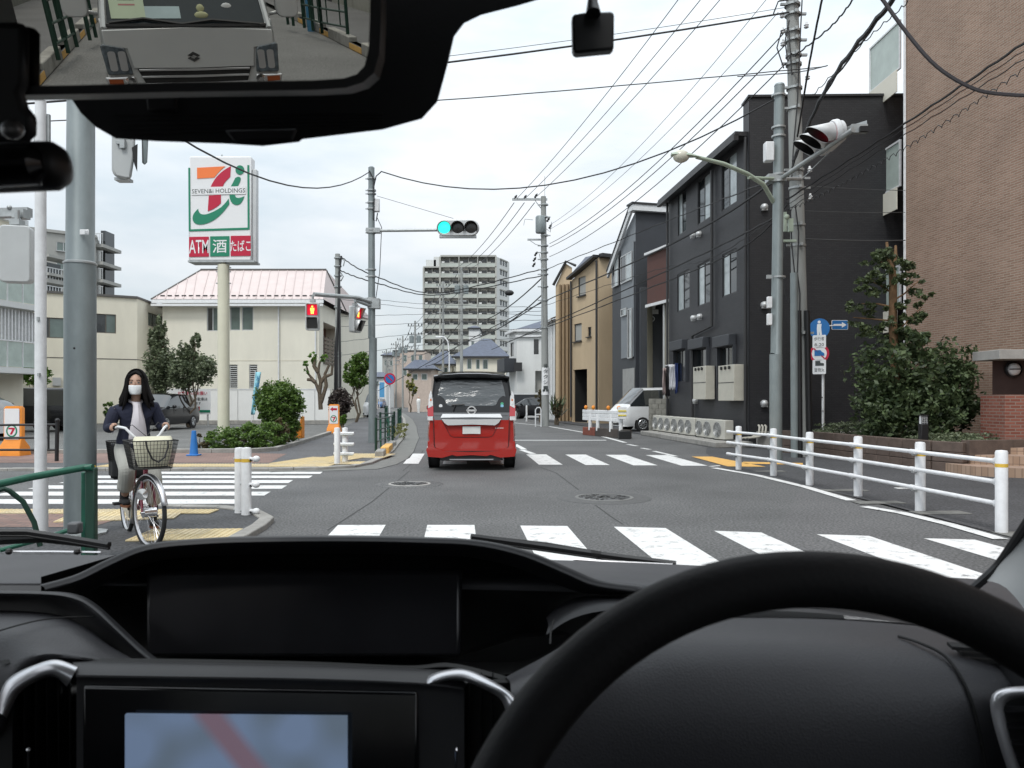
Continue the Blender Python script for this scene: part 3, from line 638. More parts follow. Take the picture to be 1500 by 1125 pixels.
# ================================================================ RIGHT SIDE
# dark tiled three storey house
M_dtile = brickmat('dark_tile', (.016, .016, .019), (.024, .024, .027), (.009, .009, .010), .14, .05, .006, .5, bump=.3, offset=.5, var=.12)
M_dpanel = brickmat('dark_siding', (.026, .027, .032), (.034, .035, .040), (.02, .02, .023), .25, .06, .004, .55, bump=.25, var=.12)
C0 = V((6.7, 21.8, 0)); dw = V((-.0973, 1, 0)).normalized(); C1 = C0 + dw * 7.6
t = thing('tiled_house', 'black tiled three storey house with tall front wall beside the brick building', 'house', C0)
fL = Face(C1, C0); fF = Face(C0, C0 + V((6.5, -.15, 0)))
wins = [fL.rect(993, 281, 1005, 342), fL.rect(1022, 258, 1041, 324), fL.rect(1057, 229, 1079, 303), fL.rect(992, 398, 1010, 454), fL.rect(1022, 384, 1041, 446), fL.rect(1058, 368, 1079, 432), fL.rect(990, 512, 1007, 560), fL.rect(1018, 510, 1038, 565), fL.rect(1055, 507, 1077, 568)]
for i, o in enumerate(wins): wins[i] = (max(o[0], .1), min(o[1], fL.L - .1), max(o[2], .5), o[3])
wall(t, fL, 0, 8.85, M_dpanel, wins); wall(t, fF, 0, 9.88, M_dtile, [])
for i, o in enumerate(wins):
    g = [M_glassb, M_glassd] if i in (0, 4, 5, 3) else [M_glassd, M_glassb]
    if i > 5: g = [M_glassd, M_glassd]
    window(t, fL, o, M_dkframe, cols=2, gms=g, fw=.04, depth=.06)
    if i > 5:
        b = MB(); b.obox(fL.pt(o[0] - .08, o[3] - .02, 0), fL.t * (o[1] - o[0] + .16), fL.n * .24, V((0, 0, .34))); b.build('shutter_box', M_dgrey, t, bevel=.02)
        b = MB(); b.obox(fL.pt(o[0] - .08, o[2], 0), fL.t * .07, fL.n * .1, V((0, 0, o[3] - o[2]))); b.obox(fL.pt(o[1] + .01, o[2], 0), fL.t * .07, fL.n * .1, V((0, 0, o[3] - o[2]))); b.build('shutter_track', M_dgrey, t)
b = MB(); b.obox(fF.pt(0, 0, -.6), fF.t * .02, fF.n * .0 + V((0, 0, 0.01)) + fF.n * .6, V((0, 0, 9.88))); b.obox(fF.pt(0, 8.8, -.6), fF.t * 6.5, fF.n * .02, V((0, 0, 1.08))); b.build('parapet_back', M_dpanel, t)
b = MB(); b.obox(fF.pt(-.04, 9.88, -.66), fF.t * 6.6, fF.n * .72, V((0, 0, .06))); b.build('coping', M_dkframe, t)
solid(t, [C0, C0 + V((6.5, 0, 0)), C0 + V((6, 8, 0)), C1], 0, 8.85, M_dpanel, 'rear_wall', (0, 3))
b = MB(); b.obox(fL.pt(-.25, 8.85, -6), fL.t * (fL.L + .1), fL.n * 6.35, V((0, 0, .12))); b.obox(fL.pt(-.25, 8.72, .25), fL.t * (fL.L + .1), fL.n * .14, V((0, 0, .16))); b.build('roof', M_dkframe, t)
b = MB(); q = fL.s_at(1047); b.tube([fL.pt(q, fL.z(1047, 250), .1), fL.pt(q, fL.z(1047, 478), .1), fL.pt(fL.s_at(1018), fL.z(1018, 492), .1), fL.pt(fL.s_at(1018), .6, .1)], .05, 6)
b.tube([fL.pt(.15, 8.8, .1), fL.pt(.15, .4, .1)], .045, 6); b.tube([fL.pt(fL.L - .12, 8.8, .06), fL.pt(fL.L - .12, .4, .06)], .045, 6); b.build('drainpipe', M_dkframe, t)
def hood(u, v, fc_=fL):
    q, z = fc_.s_at(u), fc_.z(u, v); b = MB(); b.lathe([(.105, 0), (.105, .07), (.09, .12), (.05, .15), (0, .16)], fc_.pt(q, z), fc_.n, 12); b.box(fc_.pt(q, z - .06, .05), (.16, .12, .08)); b.build('vent_hood', M_alu, t)
for u, v in ((1017, 345), (1026, 343), (1018, 466), (1027, 464), (1021, 587), (1119, 304), (1119, 447), (1119, 591)): hood(u, v, fF if u > 1097 else fL)
for (u0, v0, u1, v1) in ((1028, 537, 1052, 585), (1066, 535, 1095, 587)):
    o = fL.rect(u0 + 1, v0, u1 - 4, v1); b = MB(); b.obox(fL.pt(o[0], o[2], .02), fL.t * (o[1] - o[0]), fL.n * .3, V((0, 0, o[3] - o[2]))); h_ = b.build('water_heater', mat('heater_beige', (.52, .50, .43), .5, var=.06), t, bevel=.01)
    BASE[h_.name] = BASE[t.name]
    b = MB()
    for k in range(3): b.lathe([(.05, 0), (.05, .05), (0, .05)], fL.pt(o[0] + (o[1] - o[0]) * (.25 + .25 * k), o[3] - .08, .32), fL.n, 8)
    b.build('flue', M_black, h_)
    b = MB(); b.obox(fL.pt(o[0], (o[2] + o[3]) / 2, .322), fL.t * (o[1] - o[0]), fL.n * .004, V((0, 0, .02))); b.build('panel_gap', M_dkframe, h_)
b = MB(); b.obox(fL.pt(0, 0, 0), fL.t * (fL.L + .3), fL.n * 1.1, V((0, 0, .16))); b.build('concrete_ledge', M_kerb, t, bevel=.02)
b = MB(); b.obox(fF.pt(.2, 0, 0), fF.t * 6, fF.n * .15, V((0, 0, .45))); b.build('plinth', M_conc, t)
b = MB()
for k in range(3): a = fF.pt(.25 + k * .09, 0, .05); b.tube([a + V((0, 0, .62)), a + V((0, -.1, .58)), a + V((-.04, -.16, .4)), a + V((-.3, -.35, .3)), a + V((-.6, -.45, .28))], .03, 6)
b.build('pipe_bundle', mat('pipe_wrap', (.5, .48, .42), .7), t)
# air conditioner units
def ac_proto(loc, label):
    t = thing('air_conditioner', label, 'air conditioner', loc, group='air conditioner units along the black house')
    b = MB(); b.box((0, 0, .30), (.60, .28, .56)); b.build('casing', mat('ac_casing', (.50, .49, .44), .5, var=.08), t, local=True, bevel=.015)
    b = MB()
    for r_ in (.06, .1, .14, .18, .22): b.tube([(-.12 + r_ * math.cos(a * .52), -.152, .3 + r_ * math.sin(a * .52)) for a in range(12)], .006, 4, closed=True)
    for a in range(8): b.tube([(-.12, -.152, .3), (-.12 + .22 * math.cos(a * .785), -.152, .3 + .22 * math.sin(a * .785))], .005, 4)
    b.build('fan_grille', M_alu, t, local=True); MB().lathe([(0, 0), (.21, 0), (.21, .012)], (-.12, -.141, .3), (0, -1, 0), 20).build('fan_opening', mat('fan_dark', (.16, .16, .15), .7), t, local=True)
    b = MB(); b.box((-.28, 0, .01), (.08, .3, .03)); b.box((.28, 0, .01), (.08, .3, .03)); b.build('foot', M_dkframe, t, local=True)
    return t
ang = math.atan2(fL.t.y, fL.t.x); na = ('furthest air conditioner unit, next to the block wall', 'second air conditioner unit from the block wall', 'third air conditioner unit from the block wall, at the end of the first run', 'fourth air conditioner unit, starting the middle run', 'fifth air conditioner unit, in the middle run under the window', 'sixth air conditioner unit, closing the middle run', 'seventh air conditioner unit, first after the drainpipe', 'eighth air conditioner unit, second after the drainpipe', 'nearest air conditioner unit, by the house corner and the white rail')
us = [984, 993, 1003, 1014, 1025, 1036, 1053, 1066, 1082]; pr = None
for u, lb in zip(us, na):
    q = fL.s_at(u); loc = fL.pt(q, .165, .45)
    rz = ang + rad(10)
    if pr is None: pr = ac_proto(loc, lb); pr.rotation_euler = (0, 0, rz)
    else: dup(pr, loc, rz, lb)
# ---------------------------------------------------------------- brown and beige house
t = thing('narrow_house', 'narrow beige house with brown upper wall between dark houses', 'house', XY(970, 31.5))
fb = Face(XY(948, 33.6), XY(992, 31)); z2 = fb.z(970, 366); zb = fb.z(970, 441)
wall(t, fb, zb, z2, mat('brown_panel', (.095, .04, .032), .7, var=.1, scale=1), [], name='upper_wall'); b = MB(); b.obox(fb.pt(0, zb - .12, 0), fb.t * fb.L, fb.n * .1, V((0, 0, .12))); b.obox(fb.pt(0, z2, 0), fb.t * fb.L, fb.n * .15, V((0, 0, .1))); b.build('trim', M_white, t)
f2_ = Face(fb.pt(fb.s_at(967), 0, -.2), fb.pt(fb.L, 0, -.2)); b = MB(); wall(t, f2_, 0, zb, M_beige, [])
for k in range(36):
    b = MB(); b.obox(f2_.pt(0, k * .16 + .3, .001), f2_.t * f2_.L, f2_.n * .014, V((0, 0, .145))); b.build('siding_board', M_beige, t) if k * .16 + .45 < zb else None
solid(t, [fb.a, fb.c, fb.c + V((1.6, 6, 0)), fb.a + V((2.5, 6, 0))], 0, z2, M_beige, 'rear_wall', (0,)); slab(t, [fb.a, fb.c, fb.c + V((1.6, 6, 0)), fb.a + V((2.5, 6, 0))], z2, z2 + .15, M_dkframe)
b = MB(); b.tube([f2_.pt(.12, zb - .1, .08), f2_.pt(.12, .3, .08)], .05, 6); b.build('drainpipe', M_alu, t)
# ---------------------------------------------------------------- dark grey modern house
t = thing('modern_house', 'dark grey modern house with sloping white edged roof and pale window column', 'house', XY(940, 35))
fa = Face(XY(897, 38.5), XY(931, 35)); fb = Face(XY(931, 35), XY(990, 35.5)); zt = fb.z(950, 311)
zl = fa.z(897, 398)
o1 = [fa.rect(911, 372, 928, 413), fa.rect(898, 378, 908, 420)]
zc = fa.z(914, 362)
wall(t, fa, 0, zc - .05, M_dgrey, [(0, fa.s_at(899), 0, 0.01)])
b = MB(); b.poly([fa.pt(0, zc - .05), fa.pt(fa.L, zc - .05), fa.pt(fa.L, zt), fa.pt(0, zl + .6)]); b.build('gable_wall', M_mgrey, t, smooth=0)
b = MB(); q0, q1 = fa.s_at(911), fa.s_at(929); b.obox(fa.pt(q0, 3.3, .01), fa.t * (q1 - q0), fa.n * .03, V((0, 0, zc - 3.3))); b.build('pale_panel', M_mgrey, t)
for o in (fa.rect(912, 372, 928, 413), fa.rect(899, 376, 908, 420), fa.rect(912, 452, 920, 463), fa.rect(922, 452, 928, 525)): window(t, Face(fa.pt(0, 0, .12), fa.pt(fa.L, 0, .12)), o, M_alu, cols=2 if o[1] - o[0] > .5 else 1, gms=[M_glassd, M_glassb], depth=.05)
b = MB(); a0, a1 = fa.s_at(913), fa.s_at(930); b.obox(fa.pt(a0, 0, .012), fa.t * (a1 - a0), fa.n * .02, V((0, 0, fa.z(920, 540)))); b.build('garage_panel', mat('pale_garage', (.34, .34, .33), .6), t)
wall(t, fb, 0, zt, M_dgrey, [])
b = MB(); b.obox(fb.pt(-.25, zt, -.3), fb.t * (fb.L + .3), fb.n * .55, V((0, 0, .28))); b.build('roof_edge', M_white, t); b = MB(); b.obox(fb.pt(-.3, zt + .28, -.35), fb.t * (fb.L + .4), fb.n * .65, V((0, 0, .08))); b.build('roof_flashing', M_dkframe, t)
b = MB(); p0, p1 = fa.pt(fa.L, zt + .28, .12), fa.pt(-.15, zl, .12); b.obox(p0, p1 - p0, fa.n * .12, V((0, 0, -.3))); b.build('barge_board', M_white, t); b = MB(); b.obox(p0 + V((0, 0, .01)), p1 - p0, fa.n * .16 - fa.n * 0, V((0, 0, .08))); b.build('roof_flashing', M_dkframe, t)
ob = Face(fb.pt(1.55, 0, 0), fb.pt(1.55, 0, 0) + V((0, -1, 0)))
b = MB(); b.box(fb.pt(.75, fb.z(950, 540) / 2 + 2.4, .3), (1.3, .55, 5.2)); b.build('bay', M_dgrey, t, bevel=.01)
for (u, v, w_) in ((946, 455, .18), (946, 462, .16), (951, 462, .16)): b = MB(); q = fb.s_at(u); b.obox(fb.pt(q, fb.z(u, v), .6), fb.t * w_, fb.n * .03, V((0, 0, .2))); b.build('wall_plate', M_white, t)
b = MB(); c = fb.pt(fb.s_at(946.5), fb.z(946, 469), .62); b.tube([c + V((.11 * math.cos(a * .52), 0, .11 * math.sin(a * .52))) for a in range(12)], .02, 5, closed=True); b.build('ring_lamp', M_white, t)
ft = [fa.a, fa.c, fb.c, fb.c + V((1, 7, 0)), fa.a + V((1, 6, 0))]; solid(t, ft, 0, zl, M_dgrey, 'rear_wall', (0, 1)); b = MB(); b.poly([fa.pt(0, zl), fa.pt(fa.L, zt), fb.pt(fb.L, zt), fb.pt(fb.L, zt) + V((1, 7, 0)), fa.pt(0, zl) + V((1, 6, 0))]); b.build('roof', M_dkframe, t, smooth=0)
# ---------------------------------------------------------------- tan house
t = thing('tan_house', 'tan rendered house with a gabled wing and dark garage opening', 'house', XY(860, 43))
f0 = Face(XY(814, 48), XY(838, 47.5)); f1 = Face(XY(838, 46), XY(877, 43)); f2 = Face(XY(877, 43), XY(899, 43.5)); z0 = f0.z(815, 418); z1a = f1.z(877, 377); z1b = f1.z(838, 410)
og = [f1.rect(840, 541, 860, 604), f1.rect(847, 396, 858, 433), f1.rect(841, 474, 852, 500), f1.rect(861, 479, 866, 493)]
og[0] = (og[0][0], og[0][1], .01, og[0][3])
wall(t, f1, 0, min(z1b, z1a), M_tan, og, depth=.1)
b = MB(); b.poly([f1.pt(0, min(z1b, z1a)), f1.pt(f1.L, min(z1b, z1a)), f1.pt(f1.L, z1a)] + ([f1.pt(0, z1b)] if z1b > z1a + .05 else [])); b.build('gable_wall', M_tan, t, smooth=0)
for o, g in ((og[1], M_greyren), (og[2], M_greyren), (og[3], M_glassd)): window(t, f1, o, M_dkframe, g, cols=1, fw=.06, sill=.12)
b = MB(); b.obox(f1.pt(og[0][0], 0, -1.5), f1.t * (og[0][1] - og[0][0]), f1.n * .05, V((0, 0, og[0][3]))); b.obox(f1.pt(og[0][0] - .05, 0, -1.5), f1.t * .05, f1.n * 1.4, V((0, 0, og[0][3]))); b.obox(f1.pt(og[0][1], 0, -1.5), f1.t * .05, f1.n * 1.4, V((0, 0, og[0][3]))); b.obox(f1.pt(og[0][0], og[0][3], -1.5), f1.t * (og[0][1] - og[0][0]), f1.n * 1.4, V((0, 0, .05))); b.build('garage', M_interior, t)
wall(t, f2, 0, z1a, M_tan, []); wall(t, f0, 0, z0, M_tan, [])
ap = f0.pt(f0.L * .62, f0.z(828, 386)); b = MB(); b.poly([f0.pt(0, z0), f0.pt(f0.L, z0), f0.pt(f0.L, f0.z(838, 392)), ap]); b.build('gable_wall', M_tan, t, smooth=0)
b = MB(); b.tube([f0.pt(-.1, z0, .15), ap + V((0, -.15, .1)), f0.pt(f0.L + .3, f0.z(840, 390), .15)], .09, 6); b.obox(f1.pt(-.1, z1b, 0), f1.pt(f1.L, z1a) - f1.pt(-.1, z1b), f1.n * .35, V((0, 0, .14))); b.obox(f2.pt(0, z1a, 0), f2.t * (f2.L + .2), f2.n * .35, V((0, 0, .2))); b.build('eaves', M_dkframe, t)
b = MB()
b.poly([f1.pt(0, z1b + .1, .3), f1.pt(f1.L, z1a + .1, .3), f2.pt(f2.L * .8, z1a + .5, -2.5), f1.pt(.5, z1b + .4, -3)]); b.poly([f1.pt(f1.L, z1a + .1, .3), f2.pt(f2.L, z1a + .1, .3), f2.pt(f2.L * .8, z1a + .5, -2.5)]); b.build('roof', M_slate, t, smooth=0)
for u in (820.5, 826, 831.5, 836.5):
    b = MB(); q = f0.s_at(u); b.obox(f0.pt(q, 0, 0), f0.t * .12, f0.n * .22, V((0, 0, z0))); b.build('pilaster', mat('dark_tan', (.28, .20, .12), .8), t)
b = MB()
for u, fc2 in ((876, f1), (838.5, f1)): q = fc2.s_at(u); b.tube([fc2.pt(q, .3, .1), fc2.pt(q, fc2.z(u, 382 if u > 850 else 412), .1)], .06, 6)
b.build('drainpipe', M_dkframe, t)
solid(t, [f0.a, f0.c, f1.a, f1.c, f2.c, f2.c + V((2, 9, 0)), f0.a + V((2, 9, 0))], 0, 7, M_tan, 'rear_wall', (0, 2, 3))
# ---------------------------------------------------------------- white houses by the far bend
t = thing('white_house', 'white rendered house with small dark windows behind the far lamp pole', 'house', XY(770, 60))
fa = Face(XY(746, 61), XY(757, 58.5)); fb = Face(XY(757, 58.5), XY(797, 58.5)); zt = fb.z(770, 486)
oa = [fa.rect(747.5, 502, 752.5, 522)]; obp = [fb.rect(782, 497, 789, 519), fb.rect(784, 543, 797, 575)]
wall(t, fa, 0, zt, M_whiteren, oa); wall(t, fb, 0, zt, M_whiteren, obp); window(t, fa, oa[0], M_dkframe, M_glassd, cols=1); window(t, fb, obp[0], M_dkframe, M_glassd, cols=1)
b = MB(); b.obox(fb.pt(obp[1][0], obp[1][2], -.6), fb.t * (obp[1][1] - obp[1][0]), fb.n * .05, V((0, 0, obp[1][3] - obp[1][2]))); b.build('porch_back', M_greyren, t)
b = MB(); b.obox(fb.pt(-.3, zt, -.2), fb.t * (fb.L + .5), fb.n * .55, V((0, 0, .18))); b.obox(fa.pt(-.3, zt, -.2), fa.t * (fa.L + .3), fa.n * .5, V((0, 0, .18))); b.obox(fb.pt(-.1, zt - .4, 0), fb.t * (fb.L + .2), fb.n * .2, V((0, 0, .15))); b.build('cornice', M_white, t)
b = MB(); b.poly([fa.pt(-.3, zt + .18, .3), fb.pt(0, zt + .18, .35), fb.pt(2.5, zt + 1.3, -3)]); b.poly([fb.pt(0, zt + .18, .35), fb.pt(fb.L, zt + .18, .35), fb.pt(2.5, zt + 1.3, -3)]); b.build('roof', M_slate, t, smooth=0)
b = MB(); b.obox(fa.pt(-.3, fa.z(750, 545), .02), fa.t * (fa.L + .1), fa.n * .9, V((0, 0, 1.0))); b.build('balcony', M_dgrey, t); b = MB(); b.obox(fb.pt(-.2, fb.z(760, 544), .3), fb.t * .6, fb.n * .3, V((0, 0, .65))); b.build('sign_panel', M_dkframe, t)
b = MB(); b.obox(fb.pt(-.9, .35, 1.2), fb.t * 3.3, fb.n * .1, V((0, 0, 1.35))); b.build('garden_wall', M_dgrey, t); b = MB(); b.obox(fb.pt(-.9, 0, 1.15), fb.t * 3.3, fb.n * .2, V((0, 0, .35))); b.obox(fb.pt(-1, 1.75, 1.15), fb.t * 3.6, fb.n * .2, V((0, 0, .08))); b.build('wall_base', M_white, t)
solid(t, [fa.a, fa.c, fb.c, fb.c + V((1, 8, 0)), fa.a + V((1, 7, 0))], 0, zt, M_whiteren, 'rear_wall', (0, 1))
t = thing('white_house', 'white house with orange tiled eaves between far lamp pole and tan house', 'house', XY(806, 52)); f = Face(XY(800, 53), XY(813, 50)); z = f.z(806, 470); wall(t, f, 0, z, M_whiteren, []); solid(t, [f.a, f.c, f.c + V((1, 6, 0)), f.a + V((1, 6, 0))], 0, z, M_whiteren, 'rear_wall', (0,))
b = MB(); b.poly([f.pt(-.3, z, .3), f.pt(f.L + .2, z, .3), f.pt(f.L, z + 1.3, -3), f.pt(0, z + 1.3, -3)]); b.build('roof', mat('terracotta', (.35, .14, .08), .8, var=.25, scale=6), t, smooth=0)
b = MB(); b.tube([f.pt(f.L * .75, .3, .08), f.pt(f.L * .75, z, .08)], .05, 6); b.tube([f.pt(-.2, z - .05, .3), f.pt(f.L, z - .05, .3)], .07, 6); b.build('drainpipe', M_white, t)
# ---------------------------------------------------------------- cream house with blue-grey hip roof behind the van
def hiphouse(name, label, fl, fr_, zt, ridge, m, rm, wins, depth=9, over=.5, frame=M_alu, gm=M_glassg, cols=1):
    t = thing(name, label, 'house', fl.lerp(fr_, .5)); f = Face(fl, fr_); ops = [f.rect(*w_) for w_ in wins]
    ops = [(max(o[0], .05), min(o[1], f.L - .05), max(o[2], .3), min(o[3], zt - .05)) for o in ops]
    wall(t, f, 0, zt, m, ops)
    for o in ops: window(t, f, o, frame, gm, cols=cols, fw=.08)
    bk = V((0, depth, 0)); ft = [fl, fr_, fr_ + bk, fl + bk]; solid(t, ft, 0, zt, m, 'rear_wall', (0,))
    e = [fl + V((-over, -over, zt)), fr_ + V((over, -over, zt)), fr_ + bk + V((over, over, zt)), fl + bk + V((-over, over, zt))]
    b = MB(); r1, r2 = ridge; b.poly([e[0], e[1], r2, r1] if (r1 - r2).length > .1 else [e[0], e[1], r1]); b.poly([e[1], e[2], r2]); b.poly([e[0], r1, e[3]]); b.poly([e[3], e[2], r2, r1]); b.build('roof', rm, t, smooth=0)
    b = MB(); b.obox(e[0] + V((0, 0, -.2)), e[1] - e[0], (0, .2, 0), (0, 0, .2)); b.build('gutter', M_dkframe, t); return t
Yh = 92
hiphouse('detached_house', 'cream house with blue grey hip roof and green windows behind the red van', XY(668, Yh), XY(741, Yh), P(700, 522, Yh).z, (P(708, 496, Yh + 4.5), P(718, 496, Yh + 4.5)), M_cream, M_slate, [(664 + 0, 525, 672, 540), (684, 525, 691, 541), (697, 526, 703, 541), (707, 526, 715, 541)][1:], 9)
hiphouse('detached_house', 'white house with a tall narrow wall standing left of the hip roofed house', XY(687, 104), XY(702, 104), P(694, 480, 104).z, (P(694, 477, 106), P(697, 477, 106)), M_whiteren, M_slate, [(690, 500, 695, 512)], 7, .2)
hiphouse('detached_house', 'pale house with low dark roof just above the van roof at left', XY(628, 98), XY(662, 98), P(640, 533, 98).z, (P(648, 514, 101), P(655, 514, 101)), M_cream, M_slate, [(635, 538, 641, 548), (650, 538, 656, 548)], 8)
hiphouse('detached_house', 'pinkish house with low gable roof left of the red van', XY(598, 84), XY(632, 84), P(615, 540, 84).z, (P(607, 527, 87), P(625, 527, 87)), mat('pink_render', (.52, .43, .37), .85, var=.1), M_slate, [(604, 547, 612, 557), (617, 547, 626, 557), (603, 566, 610, 578)], 8)
hiphouse('detached_house', 'pink block with flat roof far along the street at left', XY(576, 130), XY(622, 130), P(600, 513, 130).z, (P(590, 511, 134), P(610, 511, 134)), MATS['pink_render'], M_greyren, [(590, 520, 596, 530), (602, 520, 608, 530), (613, 520, 619, 530), (590, 540, 596, 550), (602, 540, 608, 550)], 10, .1)
hiphouse('detached_house', 'grey house behind the far utility poles on the left', XY(560, 150), XY(580, 150), P(570, 520, 150).z, (P(566, 516, 154), P(575, 516, 154)), M_greyren, M_slate, [(563, 528, 567, 536), (571, 528, 575, 536)], 10, .3)
hiphouse('detached_house', 'white shop house closing the bend beside the no parking sign', XY(548, 120), XY(566, 120), P(557, 552, 120).z, (P(553, 545, 124), P(561, 545, 124)), M_whiteren, M_slate, [(551, 558, 555, 566)], 8, .3)
hiphouse('detached_house', 'low dark shop beside the parked white van at left', XY(504, 70), XY(536, 68), P(520, 562, 69).z, (P(512, 558, 72), P(528, 558, 72)), M_whiteren, M_dkframe, [(508, 568, 530, 590)], 6, .4, cols=3, gm=M_glassd)
hiphouse('detached_house', 'white block far behind the bend with a red sign roof', XY(528, 170), XY(562, 170), P(545, 556, 170).z, (P(540, 552, 174), P(550, 552, 174)), M_whiteren, mat('red_awning', (.4, .05, .05), .7), [(532, 562, 540, 570), (546, 562, 554, 570)], 9, .5)
# ---------------------------------------------------------------- high-rise
Yt = 225; t = thing('high_rise', 'tall greyish apartment tower with rows of balconies beyond the houses', 'apartment tower', XY(680, Yt))
A0, A1, A2, A3 = XY(620, Yt), XY(645, Yt), XY(727, Yt), XY(746, Yt + 9)
zt = P(700, 376, Yt).z; zl = P(630, 392, Yt).z; fh_ = 2.95; nfl = 14
M_tower = mat('tower_concrete', (.42, .42, .39), .85, var=.1, scale=.15); M_towerw = mat('tower_white', (.62, .63, .62), .85, var=.05, scale=.2); M_tglass = mat('balcony_green_glass', (.44, .47, .43), .35, var=.2, scale=.3)
solid(t, [A0 + V((0, 2, 0)), A1 + V((0, 2, 0)), A1 + V((0, 14, 0)), A0 + V((0, 14, 0))], 0, zl, M_tower, 'lower_wall'); solid(t, [A1 + V((0, 2, 0)), A2 + V((0, 2, 0)), A2 + V((0, 14, 0)), A1 + V((0, 14, 0))], 0, zt, M_tower, 'wall', (1,))
slab(t, [A1, A2, A2 + V((0, 14, 0)), A1 + V((0, 14, 0))], zt, zt + .5, M_tower, 'roof'); slab(t, [A0, A1, A1 + V((0, 14, 0)), A0 + V((0, 14, 0))], zl, zl + .4, M_tower, 'roof')
fs = Face(A2, A3); ops = []
fhh = (zt - 1) / nfl
for k in range(nfl):
    z = zt - .9 - (k + .62) * fhh + .9
    for u in (0.28, .48, .68): ops.append((fs.L * u, fs.L * (u + .13), z, z + 1.5))
ops = [o for o in ops if o[2] > 8]
wall(t, fs, 0, zt, M_towerw, ops)
for i, o in enumerate(ops): window(t, fs, o, M_dkframe, M_glassd, cols=1, fw=.15)
for k in range(nfl):
    if zt - (k + 1) * fhh > 8:
        b = MB(); b.obox(fs.pt(fs.L * .25, zt - .9 - (k + .62) * fhh + 2.45, 0), fs.t * fs.L * .6, fs.n * .25, V((0, 0, .3))); b.build('window_hood', M_tower, t)
bay = []; wbay = (A2 - A1).x / 3
pb = MB(); W_ = wbay - .35; pb.box((W_ / 2, .05, .62), (W_, .1, 1.0), mi=1); pb.box((W_ / 2, .7, .02), (wbay, 1.6, .25)); pb.box((-.17, .7, 1.45), (.25, 1.7, fhh)); pb.box((W_ * .32, 1.9, 1.35), (W_ * .3, .1, 1.9), mi=2); pb.box((W_ * .74, 1.9, 1.35), (W_ * .3, .1, 1.9), mi=2); pb.box((W_ * .5, 1.2, 1.5), (.1, 1.4, fhh - .3)); pb.box((W_ * .12, .3, 1.3), (.8, .3, .7), mi=3); pb.box((W_ * .62, .35, 1.25), (1.1, .2, .6), mi=4)
pb.box((W_ / 2, .02, 1.15), (W_, .12, .08)); 
P0 = pb.build('balcony', [M_tower, M_tglass, M_glassd, M_whiteren, M_greyren], t, local=True, smooth=0); pme = P0.data; COL.objects.unlink(P0); bpy.data.objects.remove(P0)
for c in range(4):
    for k in range(nfl):
        if c == 0 and k == 0: continue
        z = zt - (k + 1) * fhh
        if z < 6: continue
        o = bpy.data.objects.new('balcony', pme); COL.objects.link(o); o.parent = t; x = A1.x + (c - 1) * wbay if c else A0.x + .2
        o.location = V((x + .17, Yt - .1, z)) - BASE[t.name]; o.scale = (1 if c else (A1.x - A0.x - .3) / wbay, 1, 1)
b = MB(); b.box((A1.x - .1, Yt + 1, zt / 2), (.5, 2.4, zt)); b.box((A2.x - .1, Yt + .9, zt / 2), (.5, 2.2, zt)); b.box((A0.x + .05, Yt + .9, zl / 2), (.4, 2.2, zl)); b.build('corner_frame', M_tower, t)
b = MB(); b.box(P(632, 388, Yt + 6), (3, 3, 2.5)); b.box(P(641, 386, Yt + 6), (2, 3, 3.5)); b.build('roof_tank', M_towerw, t)
# ---------------------------------------------------------------- brick building at right
M_brick = brickmat('brick_wall', (.27, .165, .115), (.35, .225, .165), (.38, .31, .25), .21, .055, .009, bump=.6, var=.12)
M_brick2 = brickmat('red_brick_wall', (.24, .075, .05), (.33, .12, .085), (.30, .22, .18), .21, .065, .010, bump=.6)
B0 = XY(1327, 20.5); db = V((.115, -1, 0)).normalized(); B1 = B0 + db * 26
t = thing('brick_building', 'tall brown brick apartment building filling the right side', 'apartment block', B0)
fB = Face(B0, B1); wall(t, fB, 0, 17, M_brick, [])
fb2 = Face(B0 + V((9, 1, 0)), B0); wall(t, fb2, 0, 17, M_brick, []); slab(t, [B0, B1, B1 + V((9, 1, 0)), B0 + V((9, 1, 0))], 17, 17.3, M_conc)
b = MB(); b.tube([B0 + V((-.03, 0, .3)), B0 + V((-.03, 0, 17))], .035, 6); b.build('corner_trim', M_white, t)
for (v0, v1) in ((30, 135), (205, 307), (388, 485)):
    za, zb_ = P(1310, v1, 21).z, P(1310, v0, 21).z; xx = XY(1304, 21.3).x; xw = B0.x
    b = MB(); b.box(((xx + xw) / 2, 21.9, za + .3), (xw - xx, 1.9, .6)); b.build('balcony_slab', M_cream2, t)
    fbc = Face((xx, 22.7), (xw, 20.9)); q = (.03, fbc.L - .03, za + .62, zb_); window(t, fbc, q, M_white, M_glassw, cols=1, fw=.05)
# ---------------------------------------------------------------- entrance wall, steps, planter
t = thing('entrance_wall', 'red brick entrance wall with grey coping beside tiled steps', 'wall', XY(1490, 15.4))
Ye = 15.3; xs0, xs1 = XY(1472, Ye).x, XY(1472, Ye).x + 3.2
fe = Face((xs0, Ye), (xs1, Ye)); zs_ = fe.z(1490, 578); zc = fe.z(1490, 527); wall(t, fe, .4, zs_, M_brick2, []); wall(t, Face((xs0, Ye + .8), (xs0, Ye)), .4, zs_, M_brick2, [], name='side_wall'); b = MB(); b.quad((xs0, Ye, zs_), (xs1, Ye, zs_), (xs1, Ye + .5, zs_), (xs0, Ye + .5, zs_)); b.build('ledge', M_brick2, t)
fe2 = Face((xs0 - .0, Ye + .4), (xs1, Ye + .4)); wall(t, fe2, zs_ - .02, zc, mat('dark_brick', (.06, .035, .03), .8, var=.2), [], name='recess')
b = MB(); b.box((xs0 + 1.45, Ye + .3, zc + .1), (3.3, .9, .19)); b.build('coping', M_conc, t, bevel=.01)
tl = thing('wall_lamp', 'round white wall lamp under the grey coping', 'lamp', P(1483, 541, Ye)); c = P(1483, 541, Ye + .38)
